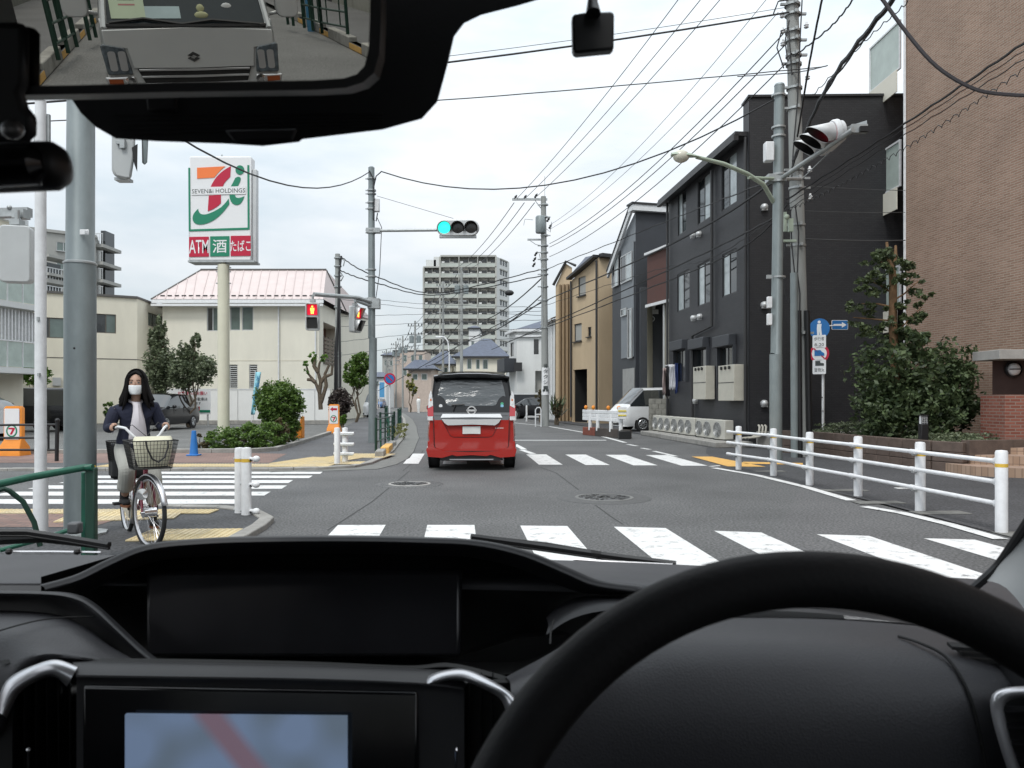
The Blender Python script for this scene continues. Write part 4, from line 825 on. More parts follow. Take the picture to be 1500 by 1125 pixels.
MB().lathe([(.17, 0), (.17, .06), (.15, .08)], c, (0, -1, 0), 24).build('rim', M_black, tl); MB().lathe([(.13, .03), (.12, .08), (.07, .12), (0, .13)], c, (0, -1, 0), 24).build('lamp_cover', M_swhite, tl); MB().box(c + V((0, -.13, 0)), (.27, .02, .02)).build('bar', M_black, tl)
t = thing('tiled_steps', 'curved brick tiled entrance steps leading to the brick building', 'steps', XY(1440, 13.2)); M_steptile = brickmat('step_tile', (.34, .23, .16), (.42, .30, .22), (.2, .14, .10), .1, .2, .006, offset=0, bump=.3); M_steptop = brickmat('step_top', (.36, .25, .19), (.42, .31, .24), (.25, .18, .14), .2, .2, .006, world=True, bump=.2)
for k, (y0, z0s, z1s) in enumerate(((12.6, 0, .17), (13.1, .17, .34), (13.6, .34, .46))):
    x0 = 8.05 + k * .25; pts = [(x0 + 1.0, y0 + 4), (x0, y0 + 2.2 - k * .3), (x0, y0 + 1.4), (x0 + .08, y0 + 1.0), (x0 + .3, y0 + .75), (x0 + .9, y0 + .45), (x0 + 1.8, y0 + .25), (x0 + 6, y0 + .1)]
    b = MB(); L_ = 0
    for a, c_ in zip(pts, pts[1:]):
        d_ = math.dist(a, c_); b.quad((*a, z0s), (*c_, z0s), (*c_, z1s), (*a, z1s), uv=[(L_, z0s), (L_ + d_, z0s), (L_ + d_, z1s), (L_, z1s)]); L_ += d_
    b.build('riser', M_steptile, t, smooth=0); b = MB(); b.poly([(*p, z1s) for p in pts] + [(x0 + 6, y0 + 5, z1s)]); b.build('tread', M_steptop, t, smooth=0)
t = thing('planter_wall', 'low brown block planter wall behind the white guard rail', 'planter', V((7.6, 16, 0)))
pp = [(6.9, 19.6), (7.4, 18.6), (7.75, 16.2), (8.0, 14.6), (8.3, 14.1)]; M_plant = mat('planter_block', (.115, .085, .07), .85, var=.25, scale=6, bump=.4)
for (a, c_) in zip(pp, pp[1:]):
    f = Face(a, c_); n = max(1, round(f.L / .4))
    for k in range(n):
        for j in range(3):
            off = .5 * (j % 2); b = MB(); L0 = f.L * k / n; b.obox(f.pt(L0 + .006, j * .19, -.1), f.t * (f.L / n - .012), f.n * .2, V((0, 0, .182))); b.build('block', M_plant, t, bevel=.008)
b = MB(); b.poly([(6.9, 19.6, .46), (7.4, 18.6, .46), (7.75, 16.2, .46), (8.0, 14.6, .46), (8.3, 14.1, .46), (11, 14.5, .46), (10.6, 20.4, .46), (7, 20.6, .46)]); b.build('soil', mat('soil', (.05, .04, .03), .95, var=.3, scale=9), t, smooth=0)
b = MB()
pq = [(8.3, 14.12), (9.2, 14.3), (10.2, 14.6)]
for (a, c_) in zip(pq, pq[1:]): f = Face(a, c_); b.obox(f.pt(0, 0.3, -.1), f.t * f.L, f.n * .2, V((0, 0, .3)))
b.build('end_wall', M_plant, t)
# ---------------------------------------------------------------- block wall with laundry, minivan beside
t = thing('block_wall', 'short grey concrete block wall under the washing line', 'wall', XY(970, 29.6)); f = Face(XY(950, 29.8), XY(989, 29.3)); zt = f.z(970, 584)
n = 4; rows_ = 7; hh = zt / rows_
for j in range(rows_):
    for k in range(n + (j % 2)):
        a = f.L / n * (k - .5 * (j % 2)); c_ = a + f.L / n; a, c_ = max(0, a) + .005, min(f.L, c_) - .005
        if c_ - a > .05: b = MB(); b.obox(f.pt(a, j * hh + .004, -.12), f.t * (c_ - a), f.n * .12, V((0, 0, hh - .008))); b.build('block', mat('block_grey', (.22, .215, .19), .9, var=.25, scale=6, bump=.4), t, bevel=.006)
b = MB(); b.obox(f.pt(0, 0, -3), f.t * .12, f.n * 2.9, V((0, 0, zt))); b.build('return_wall', MATS['block_grey'], t)
t = thing('clothes_pole', 'silver washing pole projecting from the black house wall', 'pole', XY(1005, 28.4)); Yc = 28.4
b = MB(); b.tube([P(974, 536, 28.9), P(1034, 526, 27.6)], .022, 6); b.build('pole', M_silver, t); b = MB(); b.tube([P(1034, 526, 27.6), P(1034, 526, 27.6) + V((.6, .25, 0))], .02, 6); b.tube([P(1003, 531, 28.3), P(1003, 531, 28.3) + V((.5, .3, 0))], .02, 6); b.build('bracket', M_alu, t)
def cloth(name, label, u0, u1, v0, v1, m, seed, cat='shirt'):
    r = rnd(seed); Yk = 28.3; rows = []
    for j in range(9):
        v = v0 + (v1 - v0) * j / 8; row = []
        for i in range(11):
            u = u0 + (u1 - u0) * i / 10 * 1.0; row.append(P(u + math.sin(j * .8 + seed) * .4, v + (1.5 * math.sin(i * 1.3) if j == 8 else 0), Yk + .06 * math.sin(i * 1.9 + seed + j * .2)))
        rows.append(row)
    b = MB(); b.loft(rows); o = b.build(name, m, smooth=80); sm = o.modifiers.new('thick', 'SOLIDIFY'); sm.thickness = .015; tag(o, label, cat, 'washing hanging on the pole'); return o
for a in (('shirt', 'grey pink shirt hanging furthest left on the washing pole', 971, 976, 539, 578, mat('cloth_pink', (.35, .28, .27), .9), 1), ('shirt', 'black shirt hanging between the pink and white ones', 975, 981, 537, 580, mat('cloth_black', (.02, .02, .025), .9), 2), ('shirt', 'white shirt on the washing pole', 980, 989, 534, 570, mat('cloth_white', (.75, .76, .8), .9), 3), ('trousers', 'blue trousers on the washing pole', 989, 999, 532, 576, mat('cloth_blue', (.04, .07, .22), .9), 4), ('trousers', 'dark navy trousers hanging furthest right on the washing pole', 999, 1004, 531, 570, mat('cloth_navy', (.015, .02, .06), .9), 5)):
    cloth(*a, cat=a[0])
# ---------------------------------------------------------------- cactus-like plant and junk in front of tan house
t = thing('yucca_plant', 'spiky yucca plant by the wall of the tan house', 'plant', XY(815, 41)); b = MB(); r = rnd(5)
for k in range(46):
    a = r.uniform(0, 6.28); L = r.uniform(.6, 1.3); s_ = XY(r.uniform(808, 822), 41, r.uniform(.4, .9)); d_ = V((math.cos(a) * .6, math.sin(a) * .4, r.uniform(.3, 1))).normalized(); n_ = d_.cross(V((0, 0, 1))).normalized() * .05
    b.add([s_ - n_, s_ + d_ * L * .5 - n_ * .8, s_ + d_ * L + V((0, 0, -.15)), s_ + d_ * L * .5 + n_ * .8, s_ + n_], [(0, 1, 2, 3, 4)])
b.build('leaf', L_dark, t, smooth=0); b = MB(); trunk(b, XY(815, 41), XY(815, 41, .8), .12, .09); b.build('trunk', M_bark, t)
# ================================================================ VEHICLES
M_tyre = mat('tyre', (.02, .02, .021), .85, var=.15, scale=15); M_rim = mat('wheel_rim', (.45, .46, .47), .3, metal=.8, var=.05)
M_redp = mat('red_car_paint', (.43, .020, .013), .22, metal=.15, var=0, coat=1); M_silp = mat('silver_car_paint', (.60, .61, .62), .3, metal=.2, var=.02, coat=.8)
M_whp = mat('white_car_paint', (.74, .75, .76), .3, var=.02, coat=.8); M_blkp = mat('black_car_paint', (.008, .008, .009), .25, var=0, coat=.35, spec=.3); M_dgp = mat('grey_car_paint', (.01, .01, .012), .3, metal=0, var=0, coat=.3, spec=.3)
M_tail = mat('tail_red', (.42, .01, .015), .15, var=0, coat=1); M_clear = mat('clear_lens', (.60, .60, .60), .1, var=.3, scale=30, coat=1); M_cglass = mat('car_glass', (.02, .024, .026), .03, var=0, spec=1, coat=.6)
def wheel(parent, c, r, wdt, axis=(1, 0, 0)):
    w_ = MB(); w_.lathe([(r * .62, -wdt / 2), (r * .95, -wdt / 2), (r, -wdt * .35), (r, wdt * .35), (r * .95, wdt / 2), (r * .62, wdt / 2)], c, axis, 28); o = w_.build('wheel', M_tyre, parent, local=True)
    ax = V(axis); c = V(c); q = MB(); q.lathe([(0, .0), (r * .2, 0), (r * .22, -.02), (r * .6, -.02), (r * .62, .02), (r * .64, .02)], c + ax * (wdt / 2 - .02), axis, 28)
    q.build('rim_disc', M_black, o, local=True); q = MB(); x = ax.orthogonal().normalized(); y = ax.cross(x)
    for k in range(10):
        a = 2 * math.pi * k / 10; d_ = x * math.cos(a) + y * math.sin(a); q.tube([c + ax * (wdt / 2 + .0) + d_ * r * .1, c + ax * (wdt / 2 + .005) + d_ * r * .6], [.03, .022], 5)
    q.tube([c + ax * (wdt / 2) + (x * math.cos(k * .35) + y * math.sin(k * .35)) * r * .61 for k in range(18)], .018, 5, closed=True); q.build('rim', M_rim, o, local=True); return o
def carbody(parent, st, hw, paint, glass=M_cglass, zb=.25, top=None, win=None, wheels=None, wr=.31, rearlean=0.0, frontlean=0.0, split=None, tumble=.82):
    """st: list of (y, z_belt, z_top, halfwidth) from rear (-) to front (+). faces forward = +y"""
    b = MB(); rows = []
    for (y, zbelt, zt, h) in st:
        hi = zt - zbelt; g = hi > .25; wt = h * (tumble if g else .93)
        R_ = [(h * .90, zb), (h * .985, zb + .16), (h, zb + (zbelt - zb) * .55), (h * .975, zbelt), (wt + (.03 if g else .02), zt - (.10 if g else .035)), (wt * .93, zt - .03 if g else zt - .01), (wt * .6, zt), (0, zt + (.012 if g else .01))]
        n_ = len(R_)
        row = []
        for (x, z) in R_: row.append(V((x, y + (rearlean if y < 0 else frontlean) * max(0, z - 1.0) * (1 if (y == st[0][0] or y == st[-1][0]) else 0), z)))
        row += [V((-p.x, p.y, p.z)) for p in row[-2::-1]]; rows.append(row)
    N_ = len(rows[0])
    def mi(i, k):
        kk = min(k, N_ - 2 - k)
        if win and kk == 3 and win[0] <= i < win[1]: return 1
        if win and kk in (4, 5, 6) and i in win[2]: return 1
        if top is not None and kk >= 3: return 2
        return 0
    b.loft(rows, mi=mi)
    for row, flip in ((rows[0], 0), (rows[-1], 1)):   # end caps
        for k in range(N_ // 2):
            a, c, d_, e_ = row[k], row[k + 1], row[N_ - 2 - k], row[N_ - 1 - k]
            if (c - d_).length < 1e-5: b.add([a, c, e_], [(0, 1, 2)], 2 if top is not None and k >= 3 else 0)
            else: b.add([a, c, d_, e_], [(0, 1, 2, 3)], 2 if top is not None and k >= 3 else 0)
    b.quad(*[V((sx * hw * .9, y, zb)) for sx, y in ((-1, st[0][0]), (1, st[0][0]), (1, st[-1][0]), (-1, st[-1][0]))])
    body = b.build('body', paint, parent, local=True, only=0, smooth=50); b.build('window', glass, parent, local=True, only=1, smooth=30)
    if top is not None: b.build('roof', top, parent, local=True, only=2, smooth=30)
    for wy in (wheels or ()):
        for sx in (-1, 1):
            MB().lathe([(wr + .05, 0), (wr + .05, .012), (0, .012)], (sx * (hw - .02), wy, wr), (sx, 0, 0), 28).build('wheel_arch', M_black, parent, local=True)
            wheel(parent, (sx * (hw - .10), wy, wr), wr, .21, (sx, 0, 0))
    return rows
def mirrors(parent, y, z, hw, m, s=1):
    for sx in (-1, 1):
        b = MB(); b.ball((sx * (hw + .13 * s), y, z), (.12 * s, .07, .085 * s), 10); b.tube([(sx * (hw - .05), y, z - .05), (sx * (hw + .1), y, z - .04)], .025, 5); b.build('side_mirror', m, parent, local=True)

# ---- the red van ahead (rear towards us)
vp = V((G(685, 686).x, 14.95 + 2.35 - .35, 0)); tv = thing('minivan', 'red minivan with black upper half waiting ahead on the road', 'van', vp + V((-.0, 0, 0)), rad(2.5))
st = [(-2.33, 1.0, 1.78, .80), (-2.22, 1.0, 1.845, .835), (-1.6, 1.0, 1.865, .8475), (.9, .98, 1.86, .8475), (1.35, .98, 1.62, .8475), (1.75, 1.0, 1.12, .84), (2.2, .9, .95, .80), (2.35, .75, .82, .74)]
carbody(tv, st, .8475, M_redp, zb=.26, top=M_blkp, win=(1, 5, ()), wheels=(-1.55, 1.32), wr=.32, rearlean=.28)
def ry(z, out=0): return -2.33 + .28 * max(0, z - 1.0) - out
def rp(x, z, out=0): return V((x, ry(z, out), z))
def rpanel(name, pts, m, d=.012, base=0.0, par=tv, bevel=0): 
    b = MB(); n = len(pts); b.add([rp(x, z, base) for x, z in pts] + [rp(x, z, base + d) for x, z in pts], [tuple(range(n)), tuple(range(n, 2 * n))[::-1]] + [(i, (i + 1) % n, n + (i + 1) % n, n + i) for i in range(n)]); return b.build(name, m, par, local=True, bevel=bevel, smooth=30)
sym = lambda L: L + [(-x, z) for x, z in L[::-1]]
rpanel('tailgate_upper', sym([(0, 1.035), (.70, 1.035), (.74, 1.3), (.705, 1.5), (.62, 1.77), (0, 1.79)]), M_blkp, .02, .0)
rear_g = bpy.data.materials.new('rear_glass'); rear_g.use_nodes = True; _p = rear_g.node_tree.nodes['Principled BSDF']; _n = rear_g.node_tree.nodes.new('ShaderNodeTexNoise'); _n.inputs['Scale'].default_value = 2.4; _n.inputs['Detail'].default_value = 6
_b = rear_g.node_tree.nodes.new('ShaderNodeBump'); _b.inputs['Strength'].default_value = .35; _b.inputs['Distance'].default_value = .15; rear_g.node_tree.links.new(_n.outputs[0], _b.inputs['Height']); rear_g.node_tree.links.new(_b.outputs[0], _p.inputs['Coat Normal'])
_p.inputs['Base Color'].default_value = (.035, .042, .045, 1); _p.inputs['Roughness'].default_value = .12; _p.inputs['Coat Weight'].default_value = 1; _p.inputs['Coat IOR'].default_value = 1.7; _p.inputs['Coat Roughness'].default_value = .03
rpanel('rear_window', sym([(0, 1.225), (.40, 1.225), (.46, 1.24), (.52, 1.36), (.60, 1.42), (.645, 1.40), (.63, 1.5), (.58, 1.71), (0, 1.725)]), rear_g, .006, .022)
b = MB(); rows = []
for (dy, z) in ((.30, 1.865), (.05, 1.862), (-.10, 1.835), (-.10, 1.80), (.05, 1.76)):
    rows.append([V((x, -2.25 + dy + .05 * (x / .7) ** 2 + (.02 if abs(x) > .62 else 0), z - .05 * abs(x / .72) ** 3 - (.004 if abs(x) < .45 and abs(x) > .3 else 0))) for x in [-.72 + .09 * k for k in range(17)]])
b.loft(rows); b.build('spoiler', M_blkp, tv, local=True); 
b = MB(); b.loft([[V((x, y, 1.868 + .02 * (1 - (x / .66) ** 2))) for x in [-.66 + .11 * k for k in range(13)]] for y in (-2.1, -1.2, 0, .9)]); b.build('roof_sky_sheen', M_silp, tv, local=True)  # silver sheet stands in for the sky reflected on the roof
for sx in (-1, 1):
    rpanel('tail_light', [(sx * .73, 1.04), (sx * .815, 1.04), (sx * .825, 1.22), (sx * .735, 1.22)], M_tail, .035, .0, bevel=.01)
    rpanel('tail_light_clear', [(sx * .74, 1.235), (sx * .81, 1.2), (sx * .80, 1.42), (sx * .775, 1.49), (sx * .745, 1.38)], M_clear, .04, .0, bevel=.01)
    rpanel('reversing_light', [(sx * .735, .965), (sx * .82, .965), (sx * .82, 1.035), (sx * .735, 1.035)], M_clear, .032, .0, bevel=.01)
    rpanel('rear_reflector', [(sx * .69, .5), (sx * .74, .47), (sx * .77, .56), (sx * .74, .59)], M_redp, .03, .0)
    rpanel('indicator', [(sx * .758, 1.32), (sx * .79, 1.32), (sx * .788, 1.36), (sx * .76, 1.36)], mat('amber', (.55, .16, .06), .3, var=0), .045, .0)
rpanel('garnish', sym([(0, .955), (.70, .955), (.73, 1.10), (0, 1.10)]), mat('grey_garnish', (.10, .10, .105), .25, var=0, coat=1), .025, .0)
M_gar = mat('bright_trim', (.80, .80, .80), .2, metal=.35, var=0, coat=.6)
rpanel('chrome_strip', sym([(0, 1.012), (.57, 1.012), (.54, 1.068), (0, 1.072)]), M_gar, .04, .0, bevel=.008)
rpanel('chrome_handle', sym([(0, .875), (.44, .875), (.50, .915), (.535, .965), (0, .97)]), M_gar, .07, .0, bevel=.014)
rpanel('tailgate_lower', sym([(0, .375), (.62, .38), (.685, .46), (.70, .95), (.56, .95), (.40, .66), (.33, .635), (0, .63)]), M_redp, .03, .0, bevel=.012)
rpanel('plate_recess', sym([(0, .64), (.33, .645), (.40, .67), (.55, .94), (0, .94)]), M_redp, .008, .0)
rpanel('number_plate', sym([(0, .70), (.165, .70), (.165, .835), (0, .835)]), mat('plate_white', (.72, .72, .70), .5, var=.06, scale=9), .012, .02, bevel=.004)
rpanel('bumper', sym([(0, .30), (.28, .30), (.36, .325), (.55, .27), (.80, .29), (.83, .40), (.80, .46), (.64, .40), (.5, .355), (0, .355)]), M_redp, .09, .0, bevel=.02)
rpanel('bumper_upper', sym([(0, .31), (.5, .315), (.64, .37), (.81, .44), (.81, .54), (.74, .52), (.715, .45), (.62, .35), (0, .352)]), M_redp, .055, .0, bevel=.015)
rpanel('diffuser', sym([(0, .19), (.54, .19), (.62, .26), (.36, .31), (.28, .285), (0, .285)]), M_black, .06, .0)
rpanel('diffuser_trim', sym([(.02, .205), (.40, .205), (.42, .225), (.02, .225)]), M_silver, .07, .0)
b = MB(); c = rp(0, 1.14, .035); b.lathe([(.062, 0), (.085, 0), (.085, .02), (.062, .02), (.062, 0)], c, (0, -1, 0), 26); b.box(c + V((0, -.01, 0)), (.19, .02, .035)); b.build('emblem', M_gar, tv, local=True)
b = MB(); b.tube([rp(-.38, 1.245, .06), rp(-.13, 1.255, .06)], .012, 5); b.tube([rp(-.34, 1.13, .03), rp(-.33, 1.18, .06), rp(-.3, 1.25, .06)], .014, 5); b.build('rear_wiper', M_black, tv, local=True)
for x, z, m_, r_ in ((-.585, 1.225, M_swhite, .034), (.58, 1.265, mat('sticker_green', (.1, .45, .25), .5, var=0), .03), (.58, 1.225, mat('sticker_blue', (.3, .6, .8), .5, var=0), .03)):
    MB().lathe([(0, .004), (r_, .004), (r_, 0)], rp(x, z, .022), (0, -1, 0), 16).build('sticker', m_, tv, local=True)
text('S-HYBRID', tv, rp(.53, .805, .034), (1, 0, 0), (0, 0, 1), .022, M_swhite, width=.16, local=True, bold=.006)
for z_, L_ in ((.95, 0),): pass
b = MB(); pts = sym([(.715, .95), (.70, .46), (.62, .367)]); b.tube([rp(x, z, .034) for x, z in pts], .008, 4); b.tube([rp(x, z, .031) for x, z in sym([(.555, .95), (.40, .66), (.33, .633)])], .005, 4); b.build('shut_line', M_black, tv, local=True)
mirrors(tv, .95, 1.16, .80, M_blkp, 1.1)
b = MB(); b.cyl((.45, -2.3, .22), (.45, -2.15, .22), .03); b.build('exhaust', M_chrome, tv, local=True); b = MB(); b.box((0, -1.2, .24), (1.2, 1.9, .12)); b.build('underbody', M_black, tv, local=True)

def hatch(name, label, cat, loc, rz, L, H, hw, paint, front=True, belt=.95, mini=False, group=None, sc=None):
    t = thing(name, label, cat, loc, rz, group); h = L / 2
    if mini: st = [(-h, belt, H * .95, hw * .94), (-h + .12, belt, H - .02, hw), (-h * .3, belt, H, hw), (h * .58, belt, H - .05, hw), (h * .86, belt, belt + .1, hw), (h * .94, belt - .15, belt - .06, hw * .95), (h, belt - .3, belt - .2, hw * .85)]
    else: st = [(-h, belt - .05, belt + .03, hw * .9), (-h + .25, belt, belt + .3, hw * .97), (-h + .75, belt, H - .04, hw), (0, belt, H, hw), (h * .3, belt - .02, H - .06, hw), (h * .62, belt - .03, belt + .06, hw), (h * .92, belt - .2, belt - .12, hw * .93), (h, belt - .38, belt - .3, hw * .82)]
    n = len(st); wi = (1, 4, (3,)) if mini else (1, 5, (0, 1, 4))
    carbody(t, st, hw, paint, zb=.22, win=wi, wheels=(-h * .6, h * .62), wr=.31)
    for sx in (-1, 1):
        b = MB(); b.add([(sx * hw * .80, h - .05, belt - .36), (sx * hw * .45, h + .0, belt - .38), (sx * hw * .5, h - .1, belt - .24), (sx * hw * .9, h - .42, belt - .2), (sx * hw * .93, h - .3, belt - .33)], [(0, 1, 2, 3, 4)]); o = b.build('headlight', M_clear, t, local=True, smooth=0); s_ = o.modifiers.new('s', 'SOLIDIFY'); s_.thickness = -.05; s_.offset = 0
        b = MB(); b.box((sx * hw * .86, -h + .04, belt - .05), (.12, .1, .22 if not mini else .5)); b.build('tail_light', M_tail, t, local=True, bevel=.02)
    mirrors(t, h * .4, belt + .08, hw, paint, .9)
    b = MB(); b.box((0, h - .02, .5), (hw * 1.1, .06, .12)); b.box((0, h, .32), (hw * 1.3, .06, .1)); b.build('grille', M_black, t, local=True, bevel=.01); b = MB(); b.box((0, h + .02, .42), (.33, .02, .16)); b.box((0, -h - .02, .75), (.33, .02, .16)); b.build('number_plate', MATS['plate_white'], t, local=True)
    for y in (-.15 * h, .3 * h):
        b = MB()
        for sx in (-1, 1): b.box((sx * hw * .985, y, (belt + .3) / 2 + .1), (.02, .012, belt - .35)); b.box((sx * (hw * .995), y - .22, belt - .1), (.03, .16, .025))
        b.build('door_handle', M_black, t, local=True)
    return t
hatch('parked_car', 'black estate car parked nose out before the notice board', 'car', XY(238, 35.5), rad(178), 4.3, 1.62, .86, M_dgp)
hatch('parked_car', 'black tall wagon parked side on behind the orange sign stand', 'car', XY(22, 33.5), rad(97), 4.9, 1.86, .88, M_blkp, mini=True, belt=1.08)
hatch('parked_car', 'white car mostly hidden at the left edge of the lot', 'car', XY(-78, 26), rad(90), 4.2, 1.5, .84, M_whp)
tm = hatch('parked_van', 'white minivan parked behind the grey block wall', 'van', XY(974, 33.4), rad(105), 4.6, 1.88, .85, M_whp, mini=True, belt=1.05)
hatch('parked_van', 'white van stopped far down the road at left with an orange sticker', 'van', XY(531, 58), rad(180), 4.4, 1.9, .84, M_whp, mini=True, belt=1.05)
hatch('parked_car', 'dark car parked by the white house past the far lamp pole', 'car', XY(785, 54), rad(75), 4.2, 1.5, .84, M_dgp)
hatch('parked_car', 'blue car far along the street under the red sign roof', 'car', XY(555, 118), rad(180), 4.2, 1.5, .84, mat('blue_car_paint', (.03, .12, .3), .3, var=0, coat=1))

# ================================================================ POLES, SIGNALS
def signal_head(parent_t, c, xd, fd, r=.165, lit=None, housing=M_alu, vis=.26):
    """three lamps in a row along xd, facing fd"""
    c, xd, fd = V(c), V(xd).normalized(), V(fd).normalized(); up = xd.cross(fd) * -1; up = V((0, 0, 1))
    n = 14; rim = []
    for k in range(n + 1): a = -math.pi / 2 + math.pi * k / n; rim.append(c + xd * (.40 + .235 * math.cos(a)) + up * .235 * math.sin(a))
    for k in range(n + 1): a = math.pi / 2 + math.pi * k / n; rim.append(c + xd * (-.40 + .235 * math.cos(a)) + up * .235 * math.sin(a))
    b = MB(); b.prism(rim, -fd * .13); b.prism([c - fd * .13 + (p - c) * .86 for p in rim], -fd * .06); b.build('housing', housing, parent_t, bevel=.015)
    for k, col in enumerate(lit):
        p = c + xd * (-.40 + .40 * k) + fd * .004
        MB().lathe([(0, .02), (r * .75, .012), (r, 0)], p, fd, 24).build('lens', col, parent_t)
        b = MB(); rows = []
        m_ = 20; a0, a1 = math.radians(-205 + 180 - 10), math.radians(205 - 0 - 0)
        for s_, ln in ((0, 0), (1, 1)):
            row = []
            for q in range(m_ + 1):
                a = math.radians(-35 + 250 * q / m_); ll = vis * (.35 + .65 * max(0, math.sin(a) * .5 + .5)) * s_
                row.append(p + (xd * math.cos(a) + up * math.sin(a)) * (r + .012) + fd * ll - V((0, 0, .1 * ll)))
            rows.append(row)
        b.loft(rows); o = b.build('visor', housing if 0 else M_black, parent_t); s2 = o.modifiers.new('s', 'SOLIDIFY'); s2.thickness = .006
M_green_lit = mat('signal_green_lit', (.03, .95, .70), .3, var=0, emit=.95); M_off = mat('signal_off', (.025, .023, .022), .25, var=.2, scale=30); M_red_lit = mat('signal_red_lit', (.9, .02, .06), .3, var=0, emit=.8)
# central left signal pole
Y = 23.4; bx = XY(545.5, Y); t = thing('signal_pole', 'grey signal pole with green light arm at the left kerb', 'traffic light', bx); zt = P(545, 246, Y).z
b = MB(); b.tube([bx, V((bx.x + .02, bx.y, 3.2)), V((bx.x - .02, bx.y, 3.21)), V((bx.x - .03, bx.y, zt))], [.125, .12, .11, .095], 16); b.lathe([(.1, 0), (.06, .04), (0, .05)], V((bx.x - .03, bx.y, zt)), n=12); b.build('pole', M_steel, t)
b = MB()
for v in (262, 279, 284, 297, 306, 337, 341, 395, 405, 437, 446): z = P(545, v, Y).z; b.lathe([(.108, -.02), (.135, -.02), (.135, .02), (.108, .02)], (bx.x - .02, bx.y, z), n=12); b.box((bx.x - .16, bx.y, z), (.1, .03, .03))
b.build('band_clamp', M_galv, t)
MB().box(P(552, 301, Y) + V((0, -.02, 0)), (.17, .16, .40)).build('junction_box', M_white, t, bevel=.02)
b = MB(); b.tube([P(541, 250, Y - .12), P(547, 262, Y - .13), P(548, 290, Y - .13), P(547, 322, Y - .13), P(551, 324, Y - .13), P(553, 312, Y - .13)], .018, 5); b.tube([P(558, 252, Y - .1), P(551, 258, Y - .13), P(548, 272, Y - .13)], .018, 5); b.tube([P(552, 318, Y), P(559, 333, Y - .05), P(556, 400, Y - .1), P(550, 440, Y - .1)], .012, 5); b.build('pole_cable', M_cable, t)
b = MB(); a0 = P(548, 338, Y); a1 = P(640, 337, Y - .45); b.tube([a0, a1], .045, 10); b.box(P(547, 338, Y), (.42, .22, .14)); b.build('signal_arm', M_galv, t)
b = MB(); b.tube([P(552, 287, Y), P(664, 320, Y - .3)], .008, 4); b.build('stay_wire', M_thin, t)
b = MB(); b.tube([P(548, 444, Y), P(524, 436, Y - .6), P(460, 431, Y - 2.0)], .06, 8); b.tube([P(548, 450, Y), P(520, 440, Y - .65)], .05, 8); b.box(P(548, 445, Y), (.35, .3, .3)); b.build('crossing_arm', M_galv, t)
th = thing('traffic_light', 'horizontal traffic light showing green above the left lane', 'traffic light', P(670, 336, Y)); hc = P(670.5, 333.5, Y - .5)
signal_head(th, hc, (1, -.05, 0), (-.05, -1, -.05), .185, (M_green_lit, M_off, M_off), M_alu, .16); MB().box(hc + V((0, .1, -.245)), (1.1, .12, .08)).build('bracket', M_galv, th)
def ped_signal(label, c, fd, sc=1, red=True, name='pedestrian_signal'):
    c, fd = V(c), V(fd).normalized(); xd = fd.cross(V((0, 0, 1))) * -1; xd.normalize(); t = thing(name, label, 'pedestrian signal', c)
    W, H, Dp = .40 * sc, .82 * sc, .2 * sc; b = MB(); b.prism([c + xd * x + V((0, 0, y)) for x, y in rrect(W, H, .06 * sc, 4)], -fd * Dp); b.build('housing', mat('signal_case_grey', (.50, .52, .52), .45, var=.05), t, bevel=.015)
    for k, s_ in enumerate((1, -1)):
        cc = c + V((0, 0, s_ * H * .235)) + fd * .004; b = MB(); b.prism([cc + xd * x + V((0, 0, y)) for x, y in rrect(W * .72, H * .37, .03 * sc, 3)], fd * .01)
        o = b.build('lens', (mat('ped_red_lit', (.75, .0, .03), .3, var=0, emit=.55) if not k else M_off), t)
        v_ = MB(); r1 = [cc + xd * x + V((0, 0, y)) for x, y in ((-W * .38, -H * .2), (-W * .38, H * .2), (W * .38, H * .2), (W * .38, -H * .2))]; r2 = [r1[0] + fd * .04, r1[1] + fd * .2 * sc, r1[2] + fd * .2 * sc, r1[3] + fd * .04]; v_.loft([r1, r2]); q = v_.build('visor', M_alu, t); q.modifiers.new('s', 'SOLIDIFY').thickness = .008
        if not k:
            fg = MB(); o_ = cc + fd * .016
            def g2(pts): fg.prism([o_ + xd * x * sc + V((0, 0, y * sc)) for x, y in pts], fd * .004)
            g2(circ(.028, 12, 0, .095)); g2([(-.055, .055), (.055, .055), (.06, -.01), (.045, -.03), (.04, -.12), (.008, -.12), (0, -.04), (-.008, -.12), (-.04, -.12), (-.045, -.03), (-.06, -.01)])
            fg.build('standing_figure', mat('figure_lit', (1, .55, .08), .3, var=0, emit=1.6), t)
    b = MB(); b.cyl(c + V((0, 0, H * .5)) - fd * .1 * sc, c + V((0, 0, H * .5 + .22)) - fd * .1 * sc, .035 * sc); b.box(c + V((0, 0, H * .5 + .05)) - fd * .1 * sc, (.14 * sc, .14 * sc, .08 * sc)); b.build('hanger', M_galv, t); return t
ped_signal('pedestrian signal with red standing man hanging from the left arm', P(457.5, 463.5, Y - 2.0), (.15, -1, -.05), .95)
ped_signal('pedestrian signal turned side on near the green signal pole', P(524, 468, Y - .55), (.93, -.36, -.05), .95)
